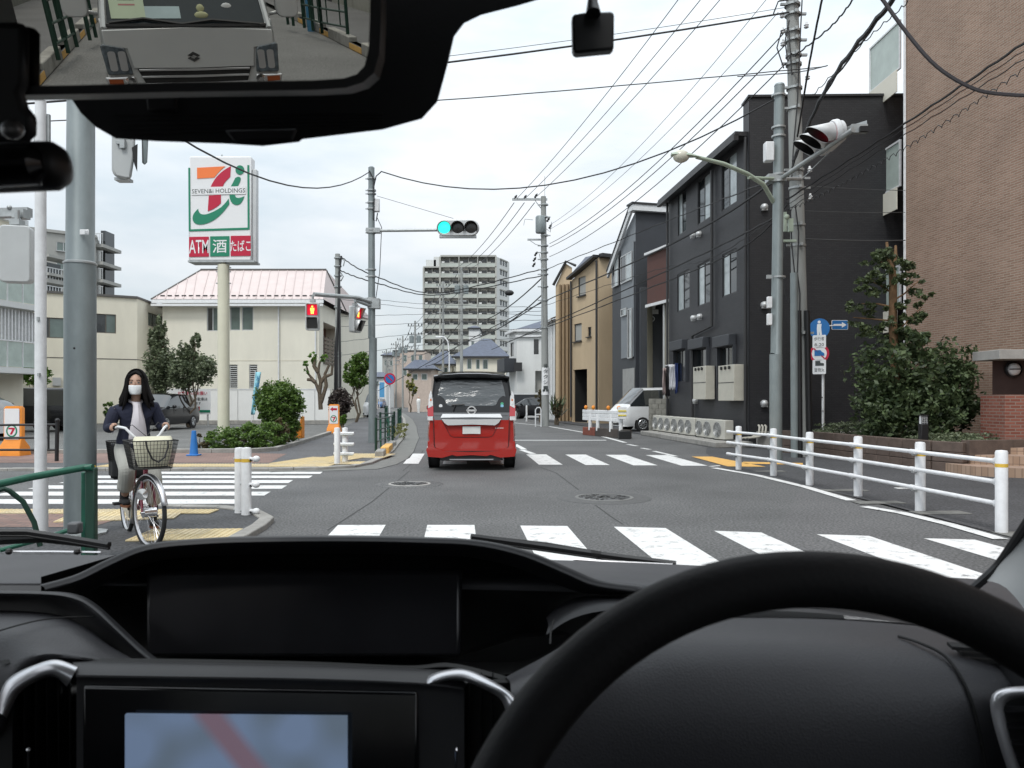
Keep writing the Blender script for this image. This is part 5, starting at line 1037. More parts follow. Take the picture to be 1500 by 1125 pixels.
# big grey pole near left
Y = 7.5; bx = XY(117.5, Y); t = thing('signal_pole', 'thick grey steel pole close by at the left corner', 'pole', bx); zj = P(118, 386, Y).z
b = MB(); b.tube([bx, bx + V((0, 0, zj))], .142, 28); b.build('lower_pole', M_steel, t); b = MB(); b.tube([bx + V((0, 0, zj)), bx + V((0, 0, zj + .02)), bx + V((.015, 0, 5.6))], [.142, .128, .118], 28); b.build('upper_pole', M_steel, t)
b = MB(); b.lathe([(.142, -.012), (.15, -.01), (.15, .006), (.128, .02)], bx + V((0, 0, zj)), n=28); b.lathe([(.25, .04), (.25, .06), (.15, .07)], bx, n=8); b.build('joint_collar', M_galv, t)
MB().box(P(123.5, 340, Y - .128), (.085, .012, .05)).build('number_plate', M_swhite, t, bevel=.004); MB().box(P(126, 340, Y - .136), (.025, .004, .025)).build('plate_mark', M_alu, t); MB().ball(P(109, 510, Y - .135), .012).build('bolt', M_black, t)
b = MB(); b.tube([bx + V((.015, 0, 4.3)), bx + V((1.5, -.1, 4.45)), bx + V((2.6, -.2, 4.5))], .05, 8); b.build('signal_arm', M_galv, t)
ts = thing('traffic_light', 'pale traffic light seen from its end below the inside mirror', 'traffic light', P(183, 225, 8.4)); DV_ = P(184, 214, 9.3) - P(184, 214, 8.3); c = P(184, 214, 8.3)
b = MB(); b.prism([c + V((x, 0, z)) for x, z in [(-.13, .5), (-.15, .3), (-.15, -.26), (-.12, -.33), (.0, -.36), (.06, -.36), (.1, -.1), (.12, .5)]], DV_ * .5); b.build('housing', mat('signal_case_grey', (.5, .52, .52), .45), ts, bevel=.03); b = MB(); b.prism([c + V((x, -.01, z)) for x, z in [(.07, -.02), (.1, -.2), (.13, -.28), (.135, .02)]], DV_ * .3); b.build('lens', M_black, ts)
b = MB(); b.prism([c + V((x, .05, z)) for x, z in [(.15, .4), (.16, -.17), (.18, -.19), (.21, -.16), (.235, .4)]], DV_ * .35); b.build('visor', M_steel, ts, bevel=.01); b = MB(); b.box(c + V((-.02, -.02, .02)), (.05, .04, .1)); b.box(c + V((-.06, -.02, .03)), (.06, .03, .03)); b.build('latch', M_galv, ts)
b = MB(); b.box(c + DV_ * .2 + V((-.02, 0, -.375)), (.15, .12, .03)); b.build('drain_cover', M_galv, ts)
# thin white pole
Y = 7.1; bx = XY(59.5, Y); t = thing('sign_pole', 'slim white pole left of the thick grey pole', 'pole', bx); z = P(60, 693, Y).z
b = MB(); b.tube([bx, bx + V((0, 0, z - .01)), bx + V((0, 0, z)), bx + V((.0, 0, 4.1))], [.062, .062, .05, .046], 20); b.build('pole', M_white, t); b = MB(); b.box(P(56, 467, Y - .05), (.02, .02, .035)); b.box(P(57, 549, Y - .06), (.02, .02, .03)); b.box(P(62, 190, Y + .03), (.14, .03, .28)); b.build('sign_back', M_galv, t)
# hanging signal at far left with arm
t = ped_signal('grey back of a pedestrian signal hanging at far left', P(29, 375, 10.5), (-.25, 1, 0), .93)
t = thing('signal_gantry', 'galvanised signal arm reaching in from the left edge', 'arm', P(-60, 310, 10.6)); b = MB(); b.obox(P(-160, 322, 10.6), P(40, 316, 10.6) - P(-160, 322, 10.6), V((0, .12, 0)), V((0, 0, .12))); b.build('arm', M_galv, t); b = MB(); b.box(P(31, 314, 10.55), (.16, .16, .12)); b.tube([P(30, 318, 10.5), P(32, 328, 10.45), P(27, 336, 10.45)], .015, 5); b.ball(P(14, 304, 10.6), .035); b.build('clamp', M_galv, t)
# ---- right steel pole with horizontal signal and street lamp
Y = 17; bx = XY(1132, Y); t = thing('signal_pole', 'grey steel pole carrying street lamp and side on signal at right', 'pole', bx); bx = XY(1136.5, Y); z1, z2 = P(0, 519, Y).z, P(0, 126, Y).z
b = MB(); b.tube([bx + V((-.0, 0, 0)), bx + V((0, 0, z1))], .135, 22); b.build('lower_pole', M_steel, t); b = MB(); b.tube([bx + V((0, 0, z1 - .01)), bx + V((.01, 0, z1 + .02)), bx + V((.08, 0, z2))], [.135, .122, .11], 22); b.lathe([(.115, 0), (.1, .04), (0, .06)], bx + V((.08, 0, z2)), n=22); b.build('upper_pole', M_steel, t)
b = MB()
for v in (140, 187, 200, 256, 266, 406): b.lathe([(.13, -.02), (.15, -.02), (.15, .02), (.13, .02)], V((bx.x + .06, Y, P(0, v, Y).z)), n=16)
for v in (406,): b.box((bx.x - .17, Y - .05, P(0, v, Y).z), (.1, .05, .08))
b.build('band_clamp', M_galv, t); MB().box(P(1126, 223, Y - .1), (.19, .2, .42)).build('junction_box', M_white, t, bevel=.02); b = MB(); b.box(P(1127, 443, Y - .1), (.1, .1, .25)); b.box(P(1127, 468, Y - .1), (.1, .1, .25)); b.build('small_box', M_white, t, bevel=.01)
a0, a1 = P(1143, 262, Y), P(1250, 190, Y - 2.6); b = MB(); b.tube([a0, a1], .05, 10); b.tube([a0 + V((0, 0, .0)), P(1175, 262, Y + .3)], .04, 8); b.tube([P(1175, 262, Y), P(1216, 222, Y - 1.8)], .012, 4); b.box(a0 + V((-.1, 0, 0)), (.4, .25, .16)); b.build('signal_arm', M_galv, t)
b = MB()
pts = [P(1133, 296, Y), P(1118, 270, Y - .3), P(1095, 255, Y - .6), P(1060, 240, Y - 1.0), P(1020, 230, Y - 1.3)]; b.tube(pts, [.05, .05, .047, .043, .04], 10); b.tube([P(1140, 262, Y), P(1096, 260, Y - .6)], .035, 8); b.build('lamp_arm', mat('lamp_arm_green', (.40, .47, .38), .5, var=.15), t)
tl = thing('street_lamp', 'street lamp head with glass bowl on the curved arm', 'lamp', P(1002, 230, Y - 1.4)); c = P(1002, 229, Y - 1.35)
b = MB(); rows = []
for q in range(9):
    s_ = q / 8; x = -.26 + .62 * s_; rr = .12 * math.sin(math.pi * min(1, .12 + s_ * .9)) ** .6 * (1 - .45 * s_); rows.append([c + V((x, rr * 1.2 * math.cos(a * .524), .035 * (1 - s_) + max(0, rr * .75 * math.sin(a * .524)) - .015)) for a in range(12)])
b.loft(rows, closed=True, caps=True); b.build('hood', MATS['lamp_arm_green'], tl); b = MB(); b.ball(c + V((-.06, 0, -.0)), (.17, .13, .13), 16); b.build('bowl', M_lamp, tl)
# side-on horizontal signal: three visors seen from the left side behind
ts = thing('traffic_light', 'white horizontal traffic light seen from the side at upper right, red edge glowing', 'traffic light', P(1200, 200, 15.6))
hd = P(1210, 203, 15.3); fdir = V((-.97, .03, -.2)).normalized(); xdir = V((.03, .97, -.02)).normalized(); xdir = (xdir - fdir * xdir.dot(fdir)).normalized(); upd = fdir.cross(xdir); upd = upd if upd.z > 0 else -upd
b = MB(); rim = []
for k in range(15): a = -math.pi / 2 + math.pi * k / 14; rim.append(hd + xdir * (.36 + .225 * math.cos(a)) + upd * .225 * math.sin(a))
for k in range(15): a = math.pi / 2 + math.pi * k / 14; rim.append(hd + xdir * (-.36 + .225 * math.cos(a)) + upd * .225 * math.sin(a))
b.prism(rim, -fdir * .12); b.prism([hd - fdir * .12 + (p - hd) * .87 for p in rim], -fdir * .10); b.build('housing', M_white, ts, bevel=.02)
for k, m_ in enumerate((M_red_lit, M_off, M_off)):
    p = hd + xdir * (-.38 + .38 * k) + fdir * .01
    MB().lathe([(0, .03), (.12, .02), (.155, 0)], p, fdir, 20).build('lens', m_, ts)
    rows, rows2 = [[], []], [[], []]
    for q in range(25):
        a = math.radians(-80 + 340 * q / 24); ll = .14 + .34 * max(0, math.sin(a) * .5 + .5) ** 1.2; dr = (xdir * math.cos(a) + upd * math.sin(a))
        rows[0].append(p + dr * .178); rows[1].append(p + dr * .178 + fdir * ll); rows2[0].append(p + dr * .170 + fdir * .002); rows2[1].append(p + dr * .170 + fdir * (ll - .001))
    b = MB(); b.loft(rows); v1 = b.build('visor', M_white, ts); b = MB(); b.loft(rows2); b.build('visor_lining', M_black, ts); v1.modifiers.new('s', 'SOLIDIFY').thickness = .004
b = MB(); e = P(1270, 187, 14.6); b.obox(hd + V((.1, 0, .02)), e - hd - V((.1, 0, 0)), V((0, .06, 0)), V((0, 0, .12))); b.box(P(1258, 189, 14.6), (.30, .1, .16)); b.build('mounting_bracket', M_galv, ts); b = MB(); b.box(P(1266, 189, 14.5), (.16, .06, .1)); b.build('clamp', M_black, ts)
# ---- right concrete utility pole with cable covers
Y = 18.2; t = thing('utility_pole', 'tall concrete utility pole crowded with cables behind the steel pole', 'pole', XY(1176, Y)); b = MB(); a0, a1 = XY(1176, Y), P(1157, -150, Y); b.tube([a0, a0.lerp(a1, .5), a1], [.19, .16, .125], 20); b.build('pole', M_pole, t)
b = MB(); b.tube([XY(1164, Y - .3), P(1163, 400, Y - .3)], .085, 12); b.build('steel_riser', M_steel, t); b = MB(); b.tube([XY(1172, Y - .35), P(1170, 455, Y - .3)], .06, 10); b.tube([XY(1186, Y - .25), P(1182, 455, Y - .2)], .07, 10); b.build('cable_cover', M_black, t)
b = MB(); r = rnd(4)
for v in (8, 22, 47, 60, 82, 95, 130, 160, 250, 262, 276, 330, 360, 488): z = P(0, v, Y).z; x = a0.x + (a1.x - a0.x) * z / a1.z; b.lathe([(.15, -.025), (.185, -.025), (.185, .025), (.15, .025)], (x, Y, z), n=14); b.box((x + r.choice((-.2, .2)), Y - .05, z), (.2, .06, .05)); b.box((x, Y - .2, z), (.06, .1, .07))
b.build('band_clamp', M_galv, t); b = MB()
for v, s_ in ((0, -1), (25, -1), (48, -1), (66, -1), (40, 1), (115, 1), (250, 1), (290, 1)):
    z = P(0, v, Y).z; x = a0.x + (a1.x - a0.x) * z / a1.z + s_ * .28; b.lathe([(.03, -.07), (.06, -.05), (.03, -.02), (.06, 0), (.03, .03), (.02, .08)], (x, Y - .1, z), n=10)
b.build('insulator', M_white, t)
b = MB(); b.box(P(1155, 353, Y - .3), (.34, .1, .05)); b.box(P(1150, 325, Y - .35), (.06, .06, .45)); b.box(P(1158, 330, Y - .3), (.1, .1, .3)); b.ball(P(1152, 318, Y - .35), .07); b.build('pole_bracket', MATS['lamp_arm_green'], t)
b = MB()
for (us_) in ([(1150, 290), (1158, 310), (1160, 360), (1164, 400), (1166, 455)], [(1165, 300), (1170, 340), (1168, 400), (1172, 430), (1171, 470)], [(1152, 350), (1146, 390), (1150, 430), (1162, 455)], [(1148, 100), (1138, 70), (1145, 45), (1155, 40), (1158, 80), (1160, 110)], [(1175, 0), (1172, 60), (1168, 150), (1162, 220), (1160, 260)], [(1156, 30), (1150, 60), (1154, 90), (1160, 78)], [(1133, 20), (1140, 2), (1155, 0)]): b.tube([P(u, v, Y - .25) for u, v in us_], .016, 5)
b.build('pole_cable', M_cable, t)
# ---- central far pole with transformer
Y = 38.5; t = thing('utility_pole', 'concrete utility pole with crossarm and transformer beyond the junction', 'pole', XY(799, Y)); b = MB(); b.tube([XY(799, Y), P(796, 288, Y)], [.19, .13], 16); b.build('pole', M_pole, t); b = MB(); b.tube([P(798, 288, Y), P(798, 258, Y)], .015, 5); b.build('lightning_rod', M_alu, t)
b = MB(); b.box(P(776, 292, Y), (1.75, .1, .1)); b.box(P(785, 351, Y), (.85, .08, .08)); b.tube([P(784, 294, Y), P(793, 306, Y)], .02, 5); b.tube([P(781, 322, Y - .2), P(769, 321, Y - .2), P(767, 330, Y - .2)], .015, 5); b.build('crossarm', M_galv, t)
b = MB(); b.lathe([(0, -.42), (.22, -.42), (.24, -.38), (.24, .36), (.2, .42), (0, .42)], P(791.5, 329, Y - .15), n=16); b.build('transformer', M_steel, t)
b = MB(); r = rnd(8)
for u, v in ((755, 289), (769, 289), (785, 287), (785, 372), (783, 380), (782, 388), (803, 322), (806, 332)): b.lathe([(.03, -.12), (.07, -.07), (.03, -.03), (.07, .02), (.02, .14)], P(u, v, Y), (.5, 0, .8), 8)
b.build('insulator', M_black, t); b = MB()
for v in (300, 318, 345, 360, 370, 380, 395, 402, 420, 440, 480): b.lathe([(.15, -.03), (.2, -.03), (.2, .03), (.15, .03)], (P(797.5, v, Y)), n=10); b.box(P(797 + r.choice((-5, 5)), v, Y - .1), (.3, .06, .05))
for us_ in ([(808, 325), (806, 340), (800, 335)], [(790, 372), (796, 400), (794, 440), (795, 480)], [(776, 352), (785, 358), (794, 360)]): b.tube([P(u, v, Y - .2) for u, v in us_], .02, 5)
b.build('band_clamp', M_galv, t)
b = MB(); b.lathe([(.195, -.02), (.198, -.02), (.198, 1.35), (.195, 1.35)], V((XY(799, Y).x, Y, P(0, 578, Y).z)), n=16); b.build('advert_band', M_swhite, t); f_ = V((XY(799, Y).x, Y - .205, 0))
for k, ch in enumerate('徳タクシー'): text(ch, t, f_ + V((0, 0, P(0, 536 + k * 8, Y).z)), X1, Z1, .2, M_ink, width=.22, bold=.008)
MB().box(f_ + V((0, .02, P(0, 572, Y).z)), (.3, .02, .1)).build('dark_band', M_ink, t)
# leaning dark pole left
Y = 38; t = thing('utility_pole', 'grey utility pole wrapped in black cables beside the pink roofed house', 'pole', XY(495, Y)); b = MB(); b.tube([XY(496, Y), P(494.5, 372, Y)], [.17, .12], 14); b.build('pole', M_pole, t)
b = MB(); b.tube([XY(493, Y - .2), P(493, 520, Y - .2), P(497, 400, Y - .15), P(500, 375, Y)], .05, 7); b.tube([XY(499, Y - .2), P(498, 520, Y - .2), P(497, 420, Y - .15)], .05, 7); b.tube([XY(490, Y - .15), P(491, 510, Y - .2), P(494, 480, Y - .15)], .045, 7); b.build('pole_cable', M_cable, t)
b = MB()
for v in (378, 390, 404, 420, 450, 517, 522): b.lathe([(.14, -.03), (.19, -.03), (.19, .03), (.14, .03)], P(495, v, Y), n=10)
b.tube([P(500, 378, Y), P(505, 382, Y), P(503, 390, Y)], .03, 5); b.tube([P(498, 398, Y), P(503, 405, Y), P(499, 412, Y)], .03, 5); b.build('band_clamp', M_galv, t)
# street lamp pole far by van & other far poles
def farpole(u, Y, vt, label, arms=1, lean=0, r0=.16, tf=False, seed=0):
    t = thing('utility_pole', label, 'pole', XY(u, Y)); b = MB(); b.tube([XY(u, Y), P(u + lean, vt, Y)], [r0, r0 * .65], 10); b.build('pole', M_pole, t); r = rnd(seed); b = MB(); c = MB(); zt = P(0, vt, Y).z
    x = P(u + lean, vt, Y).x
    for k in range(arms):
        z = zt - .6 - k * 1.0; b.box((x, Y, z), (1.7, .1, .1))
        for q in (-.75, -.4, .4, .75): c.lathe([(.03, -.1), (.08, 0), (.03, .2)], (x + q, Y, z + .1), n=6)
    for k in range(3): b.box((x + r.uniform(-.3, .3), Y, zt - 2.5 - k * .7), (r.uniform(.5, .9), .1, .1))
    b.build('crossarm', M_galv, t); c.build('insulator', M_black, t)
    if tf: b = MB(); b.lathe([(0, -.4), (.25, -.4), (.27, .35), (0, .45)], (x - .4, Y, zt - 2.1), n=12); b.lathe([(0, -.4), (.25, -.4), (.27, .35), (0, .45)], (x + .42, Y, zt - 2.1), n=12); b.build('transformer', M_steel, t)
    return t
for a in ((676, 74, 392, 'far utility pole standing before the high rise just left of the van roof centre', 2, 0, .17, True), (649, 96, 412, 'far utility pole before the left end of the high rise', 2, 0, .17, False), (608, 88, 470, 'far utility pole over the pinkish house at left of the van', 2, 0, .16, True), (590, 112, 492, 'thin far utility pole second from the left over the bend', 2, 0, .16, True), (580, 130, 500, 'thin far utility pole over the flat pink block', 1, 0, .16, True), (597, 145, 505, 'most distant utility pole between two nearer ones', 1, 0, .18, False), (566, 150, 512, 'leftmost far utility pole beside the distant grey house', 1, 0, .18, False)): farpole(*a, seed=a[0])
t = thing('street_lamp', 'curved white street lamp over the red van roof', 'lamp', XY(657, 70)); b = MB(); b.tube([XY(658, 70), P(658, 520, 70), P(656, 500, 70), P(651, 494, 70), P(644, 493, 70)], .06, 7); b.build('pole', M_white, t); MB().box(P(642, 494, 70), (.5, .25, .14)).build('lamp_head', M_white, t, bevel=.04)
# no parking sign
t = thing('no_parking_sign', 'round blue no parking sign on a white pole by the green fence', 'sign', XY(571, 36)); b = MB(); b.tube([XY(571, 36), P(571, 551, 36)], .035, 8); b.build('pole', M_white, t); c = P(571, 555, 35.9)
MB().lathe([(0, 0), (.27, 0), (.27, .02), (0, .02)], c, (0, -1, 0), 24).build('disc', M_red, t); MB().lathe([(0, .022), (.2, .022), (.2, .026), (0, .026)], c, (0, -1, 0), 24).build('blue_field', M_sblue, t); b = MB(); b.obox(c + V((-.15, -.035, .13)), V((.26, 0, -.26)), V((.04, 0, .04)), V((0, .008, 0))); b.build('red_bar', M_red, t)
# ---- right sign cluster
Y = 20.2; t = thing('traffic_sign_post', 'white post with walkway, no lorry and one way arrow signs', 'sign', XY(1206, Y)); b = MB(); b.tube([XY(1205.5, Y), P(1206, 471, Y)], .034, 12); b.tube([P(1206, 478, Y), P(1222, 477, Y)], .02, 8); b.build('post', M_white, t)
xd = V((.62, -.62, 0)).normalized(); yd = V((0, 0, 1)); xd = V((.75, -.6, 0)).normalized(); nn = V((-xd.y, xd.x, 0)); nn = -nn if nn.y > 0 else nn; off = nn * .05
def disc(name, v, r, m, e=0, par=t): b = MB(); b.lathe([(0, e), (r, e), (r, e - .012), (0, e - .012)], P(1201, v, Y) + off, nn, 28); return b.build(name, m, par)
disc('walkway_sign', 481.5, .265, M_sblue); disc('no_lorry_sign', 518, .25, M_red); disc('sign_field', 518, .19, M_swhite, .004)
c = P(1201, 481.5, Y) + off + nn * .003; flat(t, 'walker_symbol', [(-.05, -.2), (-.005, -.2), (.0, -.06), (.02, -.2), (.07, -.2), (.05, .02), (.06, .12), (-.05, .12), (-.06, 0)], c, xd, yd, M_swhite); flat(t, 'walker_head', circ(.04, 12, 0, .17), c, xd, yd, M_swhite)
flat(t, 'plate', rrect(.34, .34, .03), P(1201, 500.5, Y) + off, xd, yd, M_swhite); flat(t, 'plate', rrect(.34, .38, .03), P(1201, 537.5, Y) + off, xd, yd, M_swhite)
c = P(1201, 518, Y) + off + nn * .007; flat(t, 'lorry_symbol', [(-.12, -.06), (.13, -.06), (.13, .0), (.06, .05), (.03, .09), (-.12, .09)], c, xd, yd, M_sblue)
b = MB(); b.obox(c + xd * -.15 + yd * .13, xd * .27 - yd * .27, (xd + yd).normalized() * .03, nn * .004); b.build('red_bar', M_red, t)
c = P(1201, 537, Y) + off + nn * .005; flat(t, 'lorry_symbol', [(-.1, .02), (.12, .02), (.12, .08), (.03, .1), (.02, .15), (-.1, .15)], c, xd, yd, M_ink); text('貨物3t', t, c - yd * .09, xd, yd, .11, M_ink, width=.25, bold=.006); text('歩行者', t, P(1201, 496.5, Y) + off + nn * .005, xd, yd, .1, M_ink, width=.26, bold=.006); text('8-20', t, P(1201, 505, Y) + off + nn * .005, xd, yd, .08, M_ink, width=.24, bold=.006)
c = P(1230, 476, Y); flat(t, 'one_way_sign', rrect(.43, .25, .03), c, X1, Z1, M_swhite, .01); flat(t, 'one_way_field', rrect(.405, .225, .025), c + V((0, -.012, 0)), X1, Z1, M_sblue, .003); flat(t, 'one_way_arrow', [(-.17, -.025), (.05, -.025), (.05, -.075), (.17, 0), (.05, .075), (.05, .025), (-.17, .025)], c + V((0, -.017, 0)), X1, Z1, M_swhite, .003)
b = MB(); b.box(P(1205, 602, Y - .04), (.05, .02, .012)); b.box(P(1204, 582, Y - .04), (.03, .02, .03)); b.build('band_clamp', M_black, t)

# ================================================================ GUARD RAILS
def post_white(x, y, H, r=.057, band=True):
    b = MB(); b.lathe([(r, 0), (r, H - .03), (r * .8, H - .008), (0, H)], (x, y, 0), n=18); return b
t = thing('guard_rail', 'white three bar pipe guard rail along the right footpath', 'guard rail', XY(1250, 10.8))
pts = [(1082, 688, 628), (1133, 697, 631.5), (1186, 711, 637.5), (1257, 727, 643), (1348, 749, 652), (1467, 781, 661)]; gp = [G(u, v) for u, v, _ in pts]; hs = [P(u, vt, g.y).z for (u, v, vt), g in zip(pts, gp)]
H_ = .84
for g in gp:
    b = MB(); b.lathe([(.058, 0), (.058, H_ - .025), (.05, H_ - .006), (0, H_)], g, n=20); o = b.build('post', M_white, t); BASE[o.name] = BASE[t.name]; MB().lathe([(.0588, -.018), (.0592, 0), (.0588, .018)], g + V((0, 0, H_ - .155)), n=20).build('yellow_band', M_yel, o)
for z in (H_ - .12, H_ - .33, H_ - .55):
    for a, c in zip(gp, gp[1:]):
        d_ = (c - a); nrm = V((-d_.y, d_.x, 0)).normalized(); nrm = -nrm if nrm.x > 0 else nrm; last = c is gp[-1]
        o_ = nrm * .085; s_ = a + o_ + V((0, 0, z)); e_ = (c + o_ + V((0, 0, z)) if not last else c - d_.normalized() * .07 + V((0, 0, z)))
        if a is gp[0]: s_ -= d_.normalized() * .22
        b = MB(); b.tube([s_, e_], .0245, 12); b.build('rail', M_white, t)
        b = MB(); b.tube([s_ + (e_ - s_) * .0 - d_.normalized() * .06, s_ + d_.normalized() * .06], .03, 12); b.build('rail_sleeve', M_white, t); MB().box(a + nrm * .06 + V((0, 0, z - .03)), (.05, .07, .03), math.atan2(d_.y, d_.x)).build('bracket', M_galv, t)
    MB().ball(gp[-1] - d_.normalized() * .085 + V((0, 0, z)), (.035, .045, .04), 12).build('end_cap', M_white, t)
# post pairs on left
def postpair(u1, u2, vb, vt, label, nr, ex, rw_=.062):
    t = thing('guard_post_pair', label, 'bollard', G(u1, vb)); 
    for i, u in enumerate((u1, u2)):
        g = G(u, vb + (3 if i else 0) - (6 if nr == 0 and i else 0)); H = .10 + P(u, vt, g.y).z - .1; b = MB(); b.lathe([(rw_, 0), (rw_, H - .03), (rw_ * .9, H - .008), (0, H)], g, n=20); o = b.build('post', M_white, t); BASE[o.name] = BASE[t.name]
        if nr: MB().lathe([(rw_ * 1.012, -.02), (rw_ * 1.02, 0), (rw_ * 1.012, .02)], g + V((0, 0, H - .15)), n=20).build('yellow_band', M_yel, o)
        for z in (H - .13, H - .42, H - .72) if nr else (H - .12, H - .34, H - .54):
            if nr:
                if i: b = MB(); b.tube([g + V((rw_ * .9, -.02, z)), g + V((rw_ + .06, -.05, z))], .02, 8); b.ball(g + V((rw_ + .075, -.06, z)), (.045, .045, .038), 10); b.build('rail_stub', M_white, t); MB().ball(g + V((rw_ + .01, -.03, z - .01)), .02, 8).build('bolt', M_black, t)
                MB().ball(g + V((-rw_, -.02, z)), .012, 8).build('bolt', M_galv, t)
            elif i: b = MB(); b.tube([g + V((-.22, -.07, z)), g + V((.2, -.07, z + .0))], .028, 8); b.build('rail_stub', M_white, t); b = MB(); b.tube([g + V((-.18, -.09, z - .03)), g + V((.18, -.09, z - .03))], .014, 6); b.build('clamp', M_galv, t)
    return t
postpair(351, 361, 756, 655, 'pair of white posts with yellow bands at the near left corner', 1, 0, .056)
postpair(494, 505.5, 683, 626, 'pair of white posts with rail stubs at the far left corner', 0, 0, .06)
# green fence near left
Y = 6.25; t = thing('guard_fence', 'dark green pipe fence with arched bar at the lower left edge', 'fence', XY(120, Y)); b = MB()
zt = P(0, 685, Y).z; pA = XY(129, Y); pB = XY(119, Y - .05); b.obox(XY(124, Y, 0), V((.08, 0, 0)), V((0, .06, 0)), V((0, 0, zt))); b.build('post', M_dgreen, t, bevel=.012); b = MB(); b.obox(XY(118, Y + .04, 0), V((.045, 0, 0)), V((0, .045, 0)), V((0, 0, zt - .04))); b.build('inner_post', M_green, t, bevel=.01); MB().box(P(131, 684, Y + .03), (.075, .06, .018)).build('yellow_cap', M_yel, t)
b = MB(); b.tube([P(136, 684.5, Y), P(122, 685, Y), P(40, 700, Y - .35), P(-60, 722, Y - .9)], .028, 12); b.build('top_rail', M_green, t); b = MB(); b.tube([P(120, 770, Y), P(60, 790, Y - .2), P(0, 806, Y - .4)], .018, 8); b.build('bottom_rail', M_green, t)
b = MB(); b.tube([P(59, 800, Y - .2), P(50, 765, Y - .22), P(34, 735, Y - .25), P(14, 719, Y - .3), P(6, 716, Y - .33), P(-20, 722, Y - .4)], .02, 8); b.build('arched_bar', M_dgreen, t)
# black railing of lot at left
Y = 16.3; t = thing('railing', 'black metal railing by the parking lot behind the bicycle', 'railing', XY(60, Y)); b = MB(); b.tube([XY(83, Y, 0), P(84, 618, Y)], .04, 10); b.ball(P(84, 616, Y), .05, 10); b.build('post', M_black, t); b = MB(); b.tube([P(71, 624, Y), P(71, 660, Y)], .022, 8); b.build('baluster', M_black, t)
for v0, v1 in ((623, 622), (642, 641), (659, 659)): b = MB(); b.tube([P(-60, v0, Y), P(84 if v0 != 642 else 71, v1, Y)], .024, 8); b.build('rail', M_black, t)
# green fences along left kerb
def gfence(pa, pb, n, H, label, diag=False):
    t = thing('guard_fence', label, 'fence', (pa[0], pa[1], .1), group=None); a, c = V((pa[0], pa[1], .1)), V((pb[0], pb[1], .1))
    for k in range(n): q = a.lerp(c, k / (n - 1)); b = MB(); b.tube([q, q + V((0, 0, H if k % 2 == 0 else H - .05))], .035 if k in (0, n - 1) else .022, 8); b.build('post' if k in (0, n - 1) else 'baluster', M_dgreen if k % 2 == 0 else M_green, t)
    for z in (H - .05, H * .62, H * .28): b = MB(); b.tube([a + V((0, 0, z)), c + V((0, 0, z))], .02, 8); b.build('rail', M_dgreen, t)
    return t
gfence((-3.42, 19.4), (-3.62, 23.4), 5, .85, 'dark green fence section at the left kerb beside the signal pole')
gfence((-4.2, 24.6), (-4.0, 26.2), 3, .9, 'small green fence piece behind the signal pole')
gfence((-4.35, 29.5), (-4.9, 34), 5, .95, 'green fence section below the no parking sign')
gfence((-6.0, 36.5), (-7.6, 47), 8, .95, 'far green fence receding toward the distant poles')
t = gfence((-.8, 62), (-3.2, 78), 12, .9, 'long green fence on the far right kerb left of the van')
# weeds by kerb
b = leaves([(V((-3.75, 25.3, .3)), (.25, 1.6, .28), 1), (V((-4.1, 28.5, .3)), (.25, 1.4, .25), 1)], 1100, .09, 31, long=4); o = b.build('weeds', leafmat('weed', (.10, .12, .03), (.28, .27, .09)), smooth=0); o['kind'] = 'stuff'; tag(o, 'yellowing weeds growing along the left kerb', 'weeds')
# road works barrier at right
Y = 27; a, c = P(853, 600, 29.5), P(911, 603, 26.6); a.z = c.z = .56; t = thing('road_barrier', 'white guard rail on concrete blocks with orange flashers', 'barrier', V((c.x, c.y, 0)))
dd = c - a
for k in range(3): b = MB(); b.obox(a + V((0, -.02 * (k != 1), .135 * k)), dd, V((.03, .05, 0)), V((0, 0, .13))); b.build('beam', M_white, t, bevel=.015)
for k in (.22, .42, .75, .98): b = MB(); p = a + dd * k; b.cyl((p.x, p.y + .04, .2), (p.x, p.y + .04, .8), .07); b.build('post', M_white, t)
n_ = 2
for k in range(3): b = MB(); p = a + dd * (k / 3); b.obox(V((p.x, p.y - .1, 0)), V((dd.x / 3.06, dd.y / 3.06, 0)), V((.35, .1, 0)), V((0, 0, .3))); b.build('concrete_block', mat('rust_block', (.20, .06, .04), .8, var=.3, scale=6) if k == 0 else mat('dark_block', (.06, .05, .045), .9, var=.3), t, bevel=.015)
b = MB(); b.box((c.x, c.y - .05, .88), (.3, .06, .42)); b.build('end_board', M_swhite, t, bevel=.01); b = MB(); b.box((c.x, c.y - .09, .8), (.28, .02, .05)); b.box((c.x, c.y - .09, .95), (.28, .02, .05)); b.build('yellow_stripe', mat('yellow_stripe', (.75, .6, .1), .5), t)
for k in (.1, .3, .68, .93): p = a + dd * k; MB().ball((p.x, p.y, 1.05), (.07, .07, .08), 10).build('flasher', M_orange, t)
b = MB(); b.box((c.x + .05, c.y - .25, .14), (.4, .3, .28)); b.build('end_weight', M_black, t, bevel=.02)
t = thing('hoop_barrier', 'small white hoop barrier beside the far concrete pole', 'barrier', XY(789, 38)); b = MB(); b.tube([XY(784.5, 38), P(784.5, 600, 38), P(787, 597, 38), P(791, 597, 38), P(792.5, 600, 38), XY(792.5, 38)], .03, 8); b.tube([P(784.5, 607, 38), P(792.5, 607, 38)], .025, 6); b.build('hoop', M_white, t)
for u, Y_, lb in ((771.5, 47, 'thin white bollard by the white house nearest the tan house'), (755, 50, 'thin white bollard at the right side of the van')):
    t = thing('bollard', lb, 'bollard', XY(u, Y_)); b = MB(); b.lathe([(.06, 0), (.06, .95), (0, 1.0)], XY(u, Y_), n=10); b.build('post', M_white, t)
